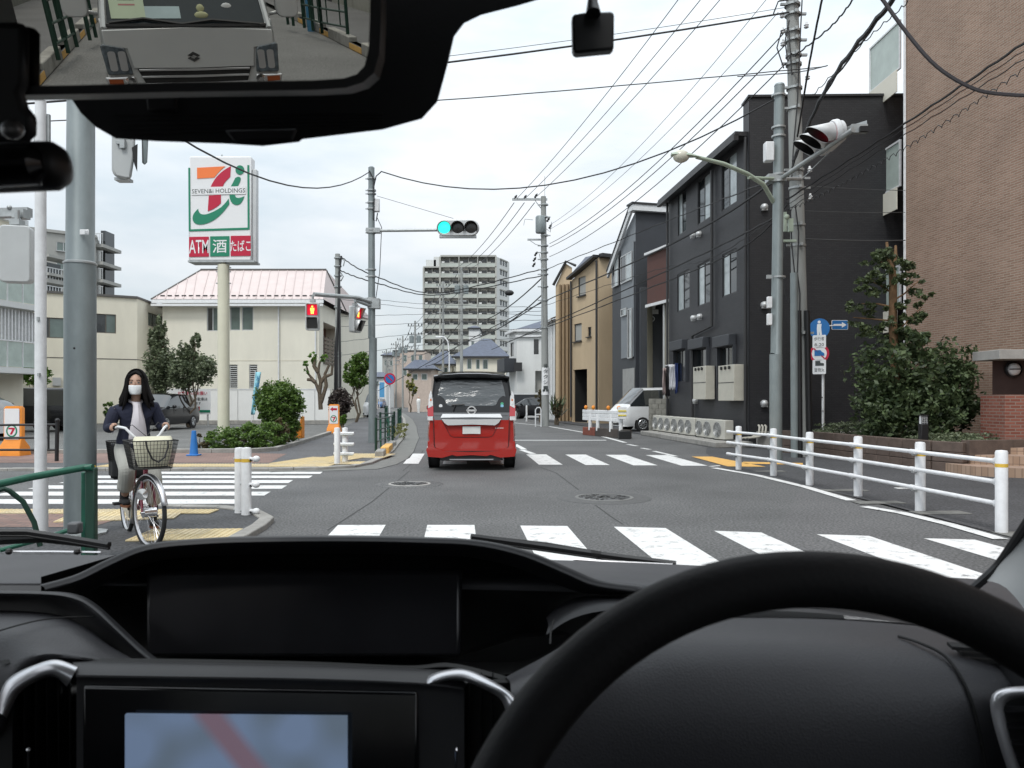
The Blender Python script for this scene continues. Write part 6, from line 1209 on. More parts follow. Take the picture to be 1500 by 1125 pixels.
# bollard light in planter
Y = 15.2; c = XY(1352.5, Y, .46); t = thing('bollard_light', 'black garden bollard light with lattice top in the planter', 'lamp', c); zt = P(0, 609, Y).z; b = MB(); b.box((c.x, c.y, (zt - .16 + .46) / 2), (.14, .14, zt - .16 - .46)); b.build('body', M_black, t, bevel=.01); MB().box((c.x, c.y, zt - .08), (.105, .105, .16)).build('diffuser', M_swhite, t)
b = MB()
for q in (-.06, -.02, .02, .06): b.box((c.x + q, c.y - .058, zt - .08), (.01, .01, .16)); b.box((c.x, c.y - .058, zt - .08 + q), (.13, .01, .01))
b.box((c.x, c.y, zt + .01), (.14, .14, .02)); b.build('lattice', M_black, t)

# ================================================================ SHOP SIGN TOWER
Y = 21; bx = XY(327.5, Y); t = thing('pylon_sign', 'tall white shop sign on a cream pole above the lot', 'sign', bx)
b = MB(); zt = P(0, 388, Y).z; b.tube([bx, bx + V((0, 0, zt))], .155, 24); b.tube([bx + V((0, 0, zt)), bx + V((0, 0, zt + .2))], .07, 14); b.build('pole', mat('pole_cream', (.66, .65, .52), .5, var=.05), t)
b = MB()
for v in (392, 398, 415): 
    for q in (-.17, .17): b.box((bx.x + q, Y, P(0, v, Y).z), (.06, .04, .03))
b.build('bolt_lug', M_galv, t); b = MB(); b.lathe([(.30, .1), (.30, .35), (.16, .36)], bx, n=20); b.build('base_collar', M_white, t)
xa, xb = P(280, 0, Y).x, P(370, 0, Y).x; W = xb - xa; cx_ = (xa + xb) / 2; yaw = rad(-3)
zt, zm, zb_ = P(0, 231, Y).z, P(0, 343, Y).z, P(0, 383, Y).z
b = MB(); b.box((cx_ - .0, Y + .04, (zt + zb_) / 2), (W, .34, zt - zb_)); b.build('cabinet', M_swhite, t, bevel=.03)
b = MB(); b.box((xb + .06, Y + .05, (zt - .35 + zb_) / 2), (.11, .2, zt - zb_ - .3)); b.box((xa - .02, Y + .05, (zt - .35 + zb_) / 2), (.05, .2, zt - zb_ - .3)); b.build('side_panel', M_alu, t, bevel=.01); b = MB()
for v in (252, 300, 339, 378): b.box((xb + .02, Y - .0, P(0, v, Y).z), (.05, .04, .04))
b.box((cx_ + .03, Y + .1, zb_ - .02), (W + .12, .5, .05)); b.build('frame_lug', M_galv, t)
# face artwork: local coords in zoomed pixels of the sign (4.687 px per px), converted
fy = Y - .135
def sp(x, y): u, v = 200 + x / 4.687, 210 + y / 4.687; return (P(u, v, Y).x, P(u, v, Y).z)
def art(name, pts, m, d=.008, e=0): b = MB(); b.prism([V((sp(*p)[0], fy - e, sp(*p)[1])) for p in pts], (0, -d, 0)); return b.build(name, m, t, smooth=0)
def qb(a, c, e, n=8): return [((1 - s) ** 2 * a[0] + 2 * (1 - s) * s * c[0] + s * s * e[0], (1 - s) ** 2 * a[1] + 2 * (1 - s) * s * c[1] + s * s * e[1]) for s in [k / n for k in range(n + 1)]]
art('green_border', [(370, 178), (382, 178), (385, 598), (775, 586), (773, 160), (786, 160), (788, 600), (373, 612)], M_sgreen)
art('orange_stroke', [(430, 178), (622, 168)] + qb((622, 168), (575, 205), (548, 245)) + [(430, 252)], M_sorange)
art('red_stroke', qb((660, 168), (560, 215), (522, 310)) + [(605, 307)] + qb((605, 307), (615, 275), (656, 240)), M_red)
art('red_stroke', [(510, 368), (592, 362), (592, 420)] + qb((592, 420), (560, 455), (503, 475)), M_red)
art('green_dot', [(722 + 30 * math.cos(k * .314), 193 + 32 * math.sin(k * .314)) for k in range(20)], M_sgreen, .008, .001)
art('green_stroke', qb((705, 240), (735, 235), (724, 270)) + [(708, 303), (660, 306)] + qb((660, 306), (680, 270), (690, 248), 5), M_sgreen)
art('green_hook', [(650, 362), (688, 360)] + qb((688, 360), (690, 400), (752, 372)) + qb((752, 372), (735, 432), (700, 432)) + qb((700, 432), (655, 430), (650, 362)), M_sgreen)
art('green_swoosh', qb((437, 458), (445, 540), (590, 450), 10) + qb((590, 450), (625, 420), (645, 388), 5) + [(650, 425)] + qb((650, 425), (560, 560), (450, 566), 10) + qb((450, 566), (400, 565), (399, 520), 5) + qb((399, 520), (400, 490), (437, 458), 5), M_sgreen)
art('white_band', [(392, 312), (762, 304), (762, 358), (392, 364)], M_swhite, .004, .0085)
x0_, z0_ = sp(577, 336); text('SEVEN&i HOLDINGS', t, V((x0_, fy - .016, z0_)), (1, 0, .02), Z1, .115, M_ink, width=(sp(758, 0)[0] - sp(395, 0)[0]), bold=.0)
for (a, c, m_, s_) in ((376, 510, M_red, 'ATM'), (520, 650, M_sgreen, '酒'), (660, 796, M_red, 'たばこ')):
    art('service_panel', [(a, 650 - (a - 376) * .025), (c, 648 - (a - 376) * .025), (c, 784 - (a - 376) * .02), (a, 786 - (a - 376) * .02)], m_, .012)
    x0_, z0_ = sp((a + c) / 2, 716 - (a - 376) * .02); text(s_, t, V((x0_, fy - .016, z0_)), (1, 0, .02), Z1, .36 if s_ != 'たばこ' else .30, M_swhite, width={'ATM': .53, '酒': .38, 'たばこ': .56}[s_], bold=.008)
b = MB(); b.tube([V((cx_, Y, zt)), V((cx_, Y, zt + .08))], .02, 6); b.build('top_stud', M_galv, t)
# orange sign stands
def stand(label, u0, u1, vt, vb, Y, arrow, rz=0):
    x0, x1 = XY(u0, Y).x, XY(u1, Y).x; zt = P(0, vt, Y).z; g = V(((x0 + x1) / 2, Y, .1)); t = thing('sign_stand', label, 'sign', g); W = x1 - x0; H = zt - .1
    b = MB(); b.loft([[V((x0 - .06, Y - .22, .1)), V((x1 + .06, Y - .22, .1)), V((x1 + .06, Y + .22, .1)), V((x0 - .06, Y + .22, .1))], [V((x0 - .04, Y - .2, .3)), V((x1 + .04, Y - .2, .3)), V((x1 + .04, Y + .2, .3)), V((x0 - .04, Y + .2, .3))], [V((x0, Y - .08, .32 + H * .12)), V((x1, Y - .08, .32 + H * .12)), V((x1, Y + .08, .32 + H * .12)), V((x0, Y + .08, .32 + H * .12))], [V((x0, Y - .07, zt - .05)), V((x1, Y - .07, zt - .05)), V((x1, Y + .07, zt - .05)), V((x0, Y + .07, zt - .05))], [V((x0 + .04, Y - .06, zt)), V((x1 - .04, Y - .06, zt)), V((x1 - .04, Y + .06, zt)), V((x0 + .04, Y + .06, zt))]], closed=True, caps=True)
    b.build('stand', M_orange, t, bevel=.02); flat(t, 'face_panel', rrect(W * .84, H * .62, .03), V((g.x, Y - .086, .1 + H * .64)), X1, Z1, M_swhite, .006); zc_ = .1 + H * (.56 if arrow else .40)
    zc_ = .1 + H * .5
    c = V((g.x, Y - .093, zc_)); flat(t, 'logo_ring', circ(W * .35, 24, 0, 0, .9), c, X1, Z1, M_sgreen, .002); flat(t, 'logo_field', circ(W * .27, 24, 0, 0, .85), c + V((0, -.003, 0)), X1, Z1, M_swhite, .002)
    s_ = W * .2; flat(t, 'seven', [(-s_ * .9, s_ * .9), (s_ * .9, s_ * .9), (s_ * .9, s_ * .5), (s_ * .1, -s_), (-s_ * .5, -s_), (s_ * .2, s_ * .45), (-s_ * .9, s_ * .45)], c + V((0, -.006, 0)), X1, Z1, M_red, .002)
    if arrow: flat(t, 'arrow', [(-.14, 0), (-.03, .09), (-.03, .04), (.13, .04), (.13, -.04), (-.03, -.04), (-.03, -.09)], V((g.x, Y - .093, .1 + H * .83)), X1, Z1, M_red, .003)
    return t
stand('orange sign stand with round logo beside the black wagon', 8, 34, 591, 670, 18.0, False); stand('orange sign stand with a red left arrow by the purple bush', 482, 497, 590, 635, 30, True)
Y = 24.6; t = thing('sign_stand', 'orange stand seen edge on behind the round green bush', 'sign', XY(433, Y)); b = MB(); x0, x1 = XY(423, Y).x, XY(442, Y).x; b.prism([V((x0, Y, .1)), V((x1, Y, .1)), V((x1, Y, .8)), V((x1 - .04, Y, .8)), V((x1 - .08, Y, .4)), V((x0, Y, .45))], (0, .35, 0)); b.build('stand', M_orange, t, bevel=.02); b = MB(); b.box(((x0 + x1) / 2, Y - .01, .2), ((x1 - x0) * .9, .02, .03)); b.build('rib', M_orange, t)
# blue cone
Y = 17.9; c = XY(284, Y, .1); zt = P(0, 627, Y).z; t = thing('traffic_cone', 'plain blue traffic cone by the hedge corner', 'cone', c); MB().lathe([(.035, zt - .1), (.05, zt - .11), (.095, .05), (.1, .03)], c, n=20).build('cone', M_blue, t); b = MB(); b.box((c.x, c.y, .12), (.26, .26, .035)); b.build('base', M_blue, t, bevel=.01)
# banner flag
Y = 26; t = thing('banner_flag', 'light blue vertical banner flag behind the round bush', 'banner', XY(372, Y)); b = MB(); b.tube([XY(366, Y, 0), P(374, 543, Y)], .012, 6); b.build('pole', M_white, t); b = MB(); rows = []
for j in range(13): rows.append([P(374.5 - j * .6 + i * 1.6 * (1 - .25 * j / 12) - 0, 545 + j * 5.2, Y - .06 + .05 * math.sin(i * 1.1 + j * .5)) for i in range(6)])
b.loft(rows); o = b.build('cloth', mat('banner_cyan', (.30, .60, .68), .8, var=.2, scale=5), t); o.modifiers.new('s', 'SOLIDIFY').thickness = .006
for k in range(4): text('お得価格'[k], t, P(378.3 - k * 1.6, 554 + k * 10, Y - .14), X1, Z1, .16, mat('banner_ink', (.03, .2, .4), .7, var=0), width=.15, bold=.008)
# ================================================================ VEGETATION
def crown_thing(label, px, Y, base_u, seed, m, n, size, dep=None, name='tree', cat='tree', tr=.06, zb=.1, loose=.25):
    blobs = []
    for (u0, v0, u1, v1) in px:
        c = P((u0 + u1) / 2, (v0 + v1) / 2, Y); rx = (u1 - u0) / 2 / F * Y; rz = (v1 - v0) / 2 / F * Y; blobs.append((c, (rx, dep or rx * .9, rz), rx * rz))
    return plant(name, label, cat, XY(base_u, Y, zb), blobs, n, size, m, seed, tr=tr, loose=loose)
crown_thing('slim evergreen tree against the cream building left of the sign pole', [(214, 500, 254, 575), (216, 475, 240, 520), (228, 462, 244, 500), (240, 510, 262, 560)], 37, 233, 1, L_olive, 9500, .13, loose=.9)
crown_thing('spreading evergreen tree just left of the sign pole', [(246, 520, 290, 570), (275, 515, 315, 562), (262, 500, 288, 540), (280, 486, 294, 515)], 36.5, 276, 2, L_olive, 9500, .13, loose=.9)
crown_thing('bright green bush beside the black wagon', [(28, 528, 75, 566), (-10, 540, 30, 570)], 40, 48, 3, L_bright, 2600, .2, name='bush', cat='bush')
crown_thing('small dark bush right behind the cyclist', [(150, 586, 176, 612)], 38, 163, 4, L_mid, 700, .14, name='bush', cat='bush')
crown_thing('big round clipped green bush above the hedge', [(371, 553, 446, 625), (385, 590, 440, 650)], 22.5, 412, 5, L_mid, 15000, .085, loose=0, name='bush', cat='bush')
crown_thing('low hedge with brown twigs at the lot corner', [(298, 622, 352, 665), (335, 614, 385, 662), (372, 612, 420, 660)], 20.6, 360, 6, L_mid, 9000, .075, dep=.7, name='hedge', cat='hedge')
crown_thing('sparse twiggy shrub at the left end of the hedge', [(281, 632, 304, 666)], 20.0, 292, 7, L_brown, 700, .07, name='bush', cat='bush')
crown_thing('brownish dry shrub at the right end of the hedge', [(396, 612, 424, 655)], 20.9, 410, 8, L_brown, 1400, .07, name='bush', cat='bush')
crown_thing('round purple leaved bush behind the arrow sign stand', [(480, 566, 516, 612)], 33, 498, 9, L_purple, 4200, .11, name='bush', cat='bush')
crown_thing('small green shrub at the foot of the purple bush', [(496, 603, 508, 622)], 31, 502, 10, L_bright, 500, .09, name='bush', cat='bush')
crown_thing('green street tree behind the signal pole', [(500, 525, 530, 560), (515, 512, 545, 545), (508, 540, 542, 568)], 44, 522, 11, L_mid, 4200, .17, loose=.7)
t = thing('pruned_tree', 'hard pruned bare tree against the house wall', 'tree', XY(466, 37)); b = MB(); r = rnd(12); Yp = 37
for pts in ([(470, 600), (468, 575), (462, 560), (452, 548), (449, 536)], [(468, 575), (470, 560), (466, 545), (468, 532), (474, 522)], [(470, 590), (478, 565), (476, 548), (482, 535)], [(462, 560), (456, 556), (450, 556)], [(470, 560), (476, 552), (486, 548), (487, 536)], [(466, 545), (460, 536), (461, 526)]): b.tube([P(u, v, Yp) for u, v in pts], [.11 - .018 * k for k in range(len(pts))], 7)
b.build('trunk', M_bark, t); leaves([(P(453, 535, Yp), (.35, .3, .4), 2), (P(458, 522, Yp), (.2, .2, .3), 1), (P(476, 525, Yp), (.2, .2, .2), 1)], 220, .18, 13).build('crown', L_bright, t, smooth=0)
# magnolia-like tree at right
Y = 17.2; zb = .46; t = thing('tree', 'dark glossy leaved tree with sawn top before the brick wall', 'tree', XY(1310, Y, zb)); b = MB()
def tp(u, v, d=0): return P(u, v, Y + d)
b.tube([XY(1318, Y, zb), tp(1312, 560), tp(1308, 480), tp(1308, 410), tp(1306, 385)], [.11, .10, .09, .08, .07], 10)
for pts, r0 in (([(1306, 392), (1301, 378), (1299, 355)], .055), ([(1308, 392), (1312, 375), (1312, 360)], .05), ([(1308, 400), (1296, 390), (1288, 380)], .03), ([(1308, 430), (1290, 418), (1272, 410)], .025), ([(1308, 450), (1285, 445), (1262, 445)], .025), ([(1309, 440), (1325, 430), (1345, 412)], .022), ([(1309, 470), (1285, 468), (1250, 465)], .022), ([(1310, 490), (1330, 470), (1350, 450)], .02)): b.tube([tp(u, v, .1 * i) for i, (u, v) in enumerate(pts)], [r0, r0 * .8, r0 * .55], 7)
r = rnd(21)
for k in range(40): a = tp(1318 + r.uniform(-8, 8), r.uniform(540, 600)); c = tp(r.uniform(1275, 1395), r.uniform(525, 630), r.uniform(-.1, .6)); trunk(b, a, c, .02, .006, k, .06, 5, 4)
b.build('trunk', mat('bark_warm', (.17, .10, .05), .9, var=.3, scale=12, bump=.4), t)
bl = []
for (u0, v0, u1, v1, d, wt) in ((1250, 490, 1375, 600, -.2, 3), (1270, 540, 1410, 650, -.5, 4), (1330, 500, 1425, 600, .2, 3), (1300, 560, 1425, 640, .1, 3), (1255, 560, 1320, 650, 0, 2), (1370, 510, 1430, 640, .3, 1.6), (1300, 478, 1350, 520, 0, 1)): bl.append((tp((u0 + u1) / 2, (v0 + v1) / 2, d), ((u1 - u0) / 2 / F * Y, .75, (v1 - v0) / 2 / F * Y), wt))
leaves(bl, 15500, .125, 22, flatf=.8, long=2.0, loose=.9).build('crown', L_dark, t, smooth=0); bl = []
for (u0, v0, u1, v1) in ((1268, 372, 1305, 398), (1248, 412, 1292, 440), (1243, 438, 1288, 468), (1246, 462, 1302, 490), (1285, 395, 1315, 425), (1312, 398, 1352, 420), (1328, 420, 1356, 450), (1310, 378, 1345, 398), (1258, 395, 1288, 418), (1286, 358, 1322, 385), (1262, 478, 1330, 505), (1295, 440, 1325, 480), (1330, 455, 1350, 480)): bl.append((tp((u0 + u1) / 2, (v0 + v1) / 2), ((u1 - u0) / 2 / F * Y, .4, (v1 - v0) / 2 / F * Y), 1))
leaves(bl, 3400, .12, 26, flatf=.8, long=2.2, loose=1.2).build('upper_crown', leafmat('leaf_olive_dark', (.035, .055, .025), (.13, .17, .07)), t, smooth=0)
b = leaves([(V((8.4, 19, .62)), (1.1, .8, .2), 2), (V((8.7, 17.2, .6)), (.9, .9, .17), 2), (V((9.3, 16.0, .55)), (1.2, .7, .13), 2), (V((9.0, 15.2, .5)), (.9, .4, .1), 1)], 9000, .06, 23); o = b.build('ground_cover', L_olive, smooth=0); o['kind'] = 'stuff'; tag(o, 'low ground cover shrubs in the planter', 'plants')
b = leaves([(V((7.5, 20.0, .9)), (.25, .3, .6), 1)], 700, .10, 24); t = thing('bush', 'tall dark shrub between the two poles and the black house', 'bush', V((7.35, 20.6, 0))); b.build('crown', L_dark, t, smooth=0); b = MB(); trunk(b, (7.35, 20.6, 0), (7.4, 20.1, 1.2), .03, .015); b.build('trunk', M_bark, t)
crown_thing('small bush at the foot of the tan house', [(808, 590, 826, 612)], 40, 817, 25, L_brown, 500, .12, name='bush', cat='bush', zb=0)
crown_thing('reddish bush by the far concrete pole', [(785, 572, 797, 590), (790, 588, 800, 600)], 45, 792, 26, L_brown, 500, .14, name='bush', cat='bush', zb=0)
crown_thing('green bush on the far kerb right beside the van', [(738, 556, 748, 580)], 62, 743, 27, L_mid, 400, .2, name='bush', cat='bush', zb=0)
crown_thing('yellow green tree by the far pinkish house', [(594, 545, 606, 575), (600, 560, 612, 580)], 80, 602, 28, leafmat('leaf_yellow', (.12, .14, .03), (.3, .28, .06)), 600, .28, zb=0)
# potted junk and far pedestrians read as small things
for (u, v0, v1, Y_, col, lb) in ((613, 575, 590, 76, (.75, .75, .73), 'person in white walking by the far right kerb'), (549, 585, 599, 60, (.4, .05, .08), 'person in dark red standing far left beyond the pole')):
    z0 = 0; t = thing('person', lb, 'person', XY(u, Y_)); H = 1.62; b = MB(); c = XY(u, Y_)
    b.lathe([(.0, 0), (.11, .02), (.13, .45), (.17, .85), (.19, 1.05), (.2, 1.25), (.16, 1.36), (.07, 1.42), (.0, 1.43)], c, n=12); b.build('clothed_body', mat('far_cloth%d' % u, col, .9), t); b = MB(); b.ball(c + V((0, 0, 1.52)), (.09, .1, .12), 10); b.build('head', mat('skin', (.48, .30, .22), .6, var=.05), t)
# blue far awning etc.
for (u0, v0, u1, v1, Y_, m_, lb, nm, ct) in ((556, 560, 563, 582, 112, mat('blue_banner', (.08, .3, .55), .6), 'tall blue shop banner far down the street', 'shop_banner', 'banner'), (536, 556, 546, 566, 150, MATS['red_awning'], 'red shop sign far behind the no parking sign', 'shop_sign', 'sign')):
    t = thing(nm, lb, ct, XY((u0 + u1) / 2, Y_)); a, c = P(u0, v1, Y_), P(u1, v0, Y_); MB().box(((a.x + c.x) / 2, Y_, (a.z + c.z) / 2), (c.x - a.x, .12, c.z - a.z)).build('board', m_, t); b = MB(); b.cyl((a.x, Y_ + .08, 0), (a.x, Y_ + .08, c.z), .04); b.build('pole', M_white, t)

# ================================================================ OVERHEAD CABLES
def cable(label, pts, r=.02, m=M_cable, sag=0, name='overhead_cable', group=None, n=14):
    ps = [P(*p) if len(p) == 3 else V(p) for p in pts]; out = []
    if len(ps) > 2 and sag < .5: ps = cr(ps, 5); sag /= 6; n = 3
    for i, (a, c) in enumerate(zip(ps, ps[1:])):
        for k in range(n if i == len(ps) - 2 else n): s_ = k / n; out.append(a.lerp(c, s_) - V((0, 0, sag * 4 * s_ * (1 - s_))))
    out.append(ps[-1]); b = MB(); b.tube(out, r, 5); o = b.build(name, m, smooth=60); tag(o, label, 'cable', group); return o
YR = 18
cable('thick dark cable spanning the whole sky near the top', [(-120, 163, 15), (1156, 18, YR)], .022, sag=.25); cable('thin messenger wire just above the thick top cable', [(-120, 152, 15), (1156, 10, YR)], .007, M_thin, sag=.25)
cable('second level cable crossing the sky below the thick top cable', [(-120, 186, 15), (640, 147, 16.5), (1205, 98, YR)], .012, sag=.04)
cable('sagging cable from the green signal pole up to the right steel pole', [(558, 251, 23.4), (1134, 146, 17)], .018, sag=1.15); cable('sagging cable from upper left down to the green signal pole', [(110, 95, 9), (541, 252, 23.3)], .016, sag=.9)
for i, (u0, v0, u1, v1) in enumerate(((757, 291, 985, 0), (770, 290, 1017, 0), (786, 288, 1045, 0))):
    w_ = ('left', 'middle', 'right')[i]; k = 1.5; cable('%s one of the three steep high voltage lines rising from the crossarm' % w_, [(u0, v0, 38.5), (u0 + (u1 - u0) * k, v0 + (v1 - v0) * k, 19)], .013, M_thin, sag=.35)
    cable('%s one of three lines falling from the crossarm toward the high rise' % w_, [(753 + 15 * i, 297, 38.5), (665 + 11 * i, 394, 74)], .02, M_thin, sag=.5)
for i, (v0, u1, v1) in enumerate(((330, 1130, -10), (336, 1140, 18), (357, 1147, 50), (362, 1150, 66), (376, 1152, 92))):
    cable('%s of five slack service wires between the far and near concrete poles' % ('topmost', 'second', 'third', 'fourth', 'lowest')[i], [(805, v0, 38.5), (u1, v1, YR)], .014 if i > 1 else .008, M_cable if i > 1 else M_thin, sag=.55)
cable('heavy black cable passing low from the far pole up past the black house', [(505, 600, 105), (720, 480, 60), (960, 369, 29), (1145, 258, YR)], .032, sag=.08); cable('second heavy cable below the first past the black house', [(720, 512, 60), (960, 404, 28), (1135, 318, YR)], .024, sag=.1); cable('third lower cable dipping before the black house wall', [(745, 500, 50), (960, 418, 28), (1090, 360, 21), (1155, 296, YR)], .022, sag=.14)
cable('thin looped cable under the heavy ones by the tan house', [(798, 447, 38), (960, 395, 29), (1040, 378, 24), (1152, 306, YR)], .011, sag=.22)
cable('bundled cable from far pole across the tan house', [(798, 395, 38.5), (960, 330, 30), (1133, 262, 17.3)], .018, sag=.15)
for i, (pts, r_) in enumerate((([(1162, 235, YR), (1215, 120, 15), (1330, -30, 12)], .040), ([(1160, 245, YR), (1205, 140, 15.5), (1340, -40, 12.2)], .018))): cable(('thick black bundle climbing right from the concrete pole', 'thinner line beside the thick bundle climbing right')[i], pts, r_, sag=.25)
cable('dark cable from pole top toward upper right corner of sky', [(1168, 200, YR), (1186, 90, 16), (1212, -40, 14)], .022, sag=.1); cable('cable with insulators curving to the upper right', [(1162, 82, YR), (1220, 35, 16), (1262, -20, 14)], .018, sag=.2); cable('thin droop wire left of the thick bundle', [(1190, 138, YR), (1265, 60, 15), (1330, 0, 13)], .010, sag=.35); cable('thin tie wire between pole and bundle', [(1080, 112, 18.6), (1165, 106, YR), (1212, 96, 15.4)], .012, sag=.03)
cable('upper straight cable crossing the brick wall', [(1152, 292, YR), (1326, 180, 14.5), (1520, 48, 11)], .020, sag=.12); cable('second straight cable close under the upper one on the brick wall', [(1152, 300, YR), (1326, 187, 14.5), (1520, 60, 11)], .008, sag=.12)
cable('twisted service cable crossing the brick wall', [(1154, 306, YR), (1326, 196, 14.5), (1520, 72, 11)], .009, sag=.16)
p0, p1 = P(1154, 309, YR), P(1520, 88, 11); hp = []
for k in range(150): s_ = k / 149; q = p0.lerp(p1, s_); q.z -= .16 * 4 * s_ * (1 - s_); hp.append(q + V((0, .04 * math.cos(k * 1.5), .045 * math.sin(k * 1.5))))
b = MB(); b.tube(hp, .008, 4); tag(b.build('spiral_cable', M_cable), 'spiral wound cable below the straight ones on the brick wall', 'cable')
cable('thick grey hose like cable sagging across the brick wall top', [(1285, -12, 8), (1330, 50, 8), (1372, 97, 8), (1420, 127, 8), (1460, 137, 8), (1530, 141, 8)], .021, mat('hose_grey', (.06, .055, .06), .6, var=0), sag=-.01)
for i, (u0, v0, v1) in enumerate(((1182, 272, 279), (1180, 309, 311), (1180, 350, 352))): cable('%s thin wire across the black tiled wall' % ('highest', 'middle', 'lowest')[i], [(u0, v0, YR), (1326, v1, 20.4)], .008 if i < 2 else .014, M_thin, sag=.02)
cable('upper of two slack cables from the black cable pole past the signal pole', [(500, 376, 38), (545, 402, 36), (640, 429, 45), (800, 392, 38.5)], .028, sag=.18); cable('lower of two slack cables from the black cable pole past the signal pole', [(499, 396, 38), (545, 412, 36), (640, 432, 45), (800, 402, 38.5)], .028, sag=.2)
for i, (v0, v1, v2) in enumerate(((463, 460, 455), (438, 452, 462), (478, 473, 468), (500, 488, 480), (432, 445, 450), (520, 505, 492))):
    cable('%s faint line crossing before the high rise' % ('first', 'second', 'third', 'fourth', 'fifth', 'sixth')[i], [(500, v0, 46), (620, v1, 52), (800, v2, 39)], .014, M_thin, sag=.15)
r = rnd(55)
for i, (u, v, Y_) in enumerate(((676, 400, 74), (649, 420, 96), (608, 478, 88), (590, 500, 112), (580, 508, 130))):
    nx = ((649, 420, 96), (608, 478, 88), (590, 500, 112), (580, 508, 130), (566, 520, 150))[i]
    for q in range(4): cable('distant line %s in the span over the %s' % (('at the very top', 'just below the top', 'in the middle', 'at the bottom')[q], ('high rise middle', 'high rise left end', 'pinkish house', 'flat pink block', 'farthest bend')[i]), [(u + (q - 1.5) * 4, v + q * 9, Y_), (nx[0] + (q - 1.5) * 3, nx[1] + q * 7, nx[2])], .028, M_thin, sag=.7, name='distant_line')
for i, (a, c) in enumerate((((676, 470, 74), (796, 405, 38.5)), ((676, 490, 74), (796, 430, 38.5)), ((649, 500, 96), (796, 440, 38.5)), ((608, 520, 88), (676, 470, 74)), ((608, 535, 88), (676, 500, 74)))): cable('%s of the black cables climbing across the high rise' % ('first', 'second', 'third', 'fourth', 'fifth')[i], [a, c], .034, sag=.9)
MB().ball(P(746, 429, 45), (.28, .2, .17), 10).build('x', M_cable); o = bpy.data.objects['x']; o.name = 'cable_closure'; tag(o, 'black splice closure hanging on the cable before the high rise', 'cable box')

# ================================================================ BICYCLE AND RIDER
rear, front = V((-3.88, 7.78, 0)), V((-3.26, 6.93, 0)); hd_ = (front - rear).normalized(); sd_ = V((hd_.y, -hd_.x, 0))   # sd_: rider's right
mid = (rear + front) / 2
tb_ = thing('bicycle', 'dark red city bicycle with wire basket ridden past the corner', 'bicycle', mid)
def L(x, y, z): return mid + hd_ * x + sd_ * y + V((0, 0, z))   # x forward, y to the rider's right
M_maroon = mat('maroon_paint', (.16, .012, .03), .3, var=.05, coat=.6); M_mesh = mat('basket_wire', (.02, .02, .02), .5, var=0)
hb = (front - rear).length / 2
def bwheel(cx, steer=0):
    c = L(cx, 0, .335); ax = (sd_ * math.cos(steer) + hd_ * math.sin(steer)); dr = ax.cross(V((0, 0, 1))); dr = dr.normalized()
    def wp(a, r_, o=0): return c + dr * math.cos(a) * r_ + V((0, 0, math.sin(a) * r_)) + ax * o
    b = MB(); b.tube([wp(k * math.pi / 20, .315) for k in range(40)], .02, 8, closed=True); w_ = b.build('wheel', M_rubber, tb_); BASE[w_.name] = BASE[tb_.name]
    b = MB(); b.tube([wp(k * math.pi / 20, .293) for k in range(40)], .013, 6, closed=True); b.build('rim', M_silver, w_)
    b = MB()
    for k in range(28): a = k * math.pi / 14; b.tube([wp(a + .25 * (-1) ** k, .02, .025 * (-1) ** (k // 2)), wp(a, .285)], .0018, 3)
    b.build('spokes', M_silver, w_); b = MB(); b.cyl(c - ax * .055, c + ax * .055, .028 if cx < 0 else .045); b.cyl(c - ax * .075, c + ax * .075, .01); b.build('hub', M_chrome, w_)
    b = MB(); a0, a1 = (10, 215) if cx < 0 else (25, 165); rows = []
    for k in range(21): a = math.radians(a0 + (a1 - a0) * k / 20) if cx < 0 else math.radians(a0 + (a1 - a0) * k / 20); rows.append([wp(a, .345 + d_, o_) for o_, d_ in ((-.027, -.012), (-.018, .0), (0, .006), (.018, .0), (.027, -.012))])
    b.loft(rows); b.build('mudguard', M_silver, tb_).modifiers.new('s', 'SOLIDIFY').thickness = .002
bwheel(-hb); bwheel(hb, rad(12))
b = MB(); bb = L(-.10, 0, .29); seat_t = L(-.22, 0, .72); head_b = L(hb - .14, 0, .62); head_t = L(hb - .18, 0, .84)
b.tube([bb, seat_t], .017, 8); b.tube([bb, L(.12, 0, .36), head_b], .019, 8); b.tube([L(-.13, 0, .42), L(.12, 0, .48), head_b + V((0, 0, .08))], .016, 8); b.tube([head_b, head_t], .022, 8)
for s in (-1, 1): b.tube([bb + sd_ * .03 * s, L(-hb, .06 * s, .335)], .011, 6); b.tube([L(-.2, .02 * s, .66), L(-hb, .06 * s, .335)], .008, 6); b.tube([head_b + sd_ * .03 * s, L(hb - .06, .055 * s, .5), L(hb, .055 * s, .335)], .013, 6)
b.build('frame', M_maroon, tb_)
b = MB(); b.cyl(seat_t, L(-.24, 0, .80), .013); b.build('seat_post', M_chrome, tb_); b = MB(); b.ball(L(-.26, 0, .83), (.11, .11, .045), 12); b.ball(L(-.14, 0, .84), (.05, .05, .03), 10); b.build('saddle', M_black, tb_)
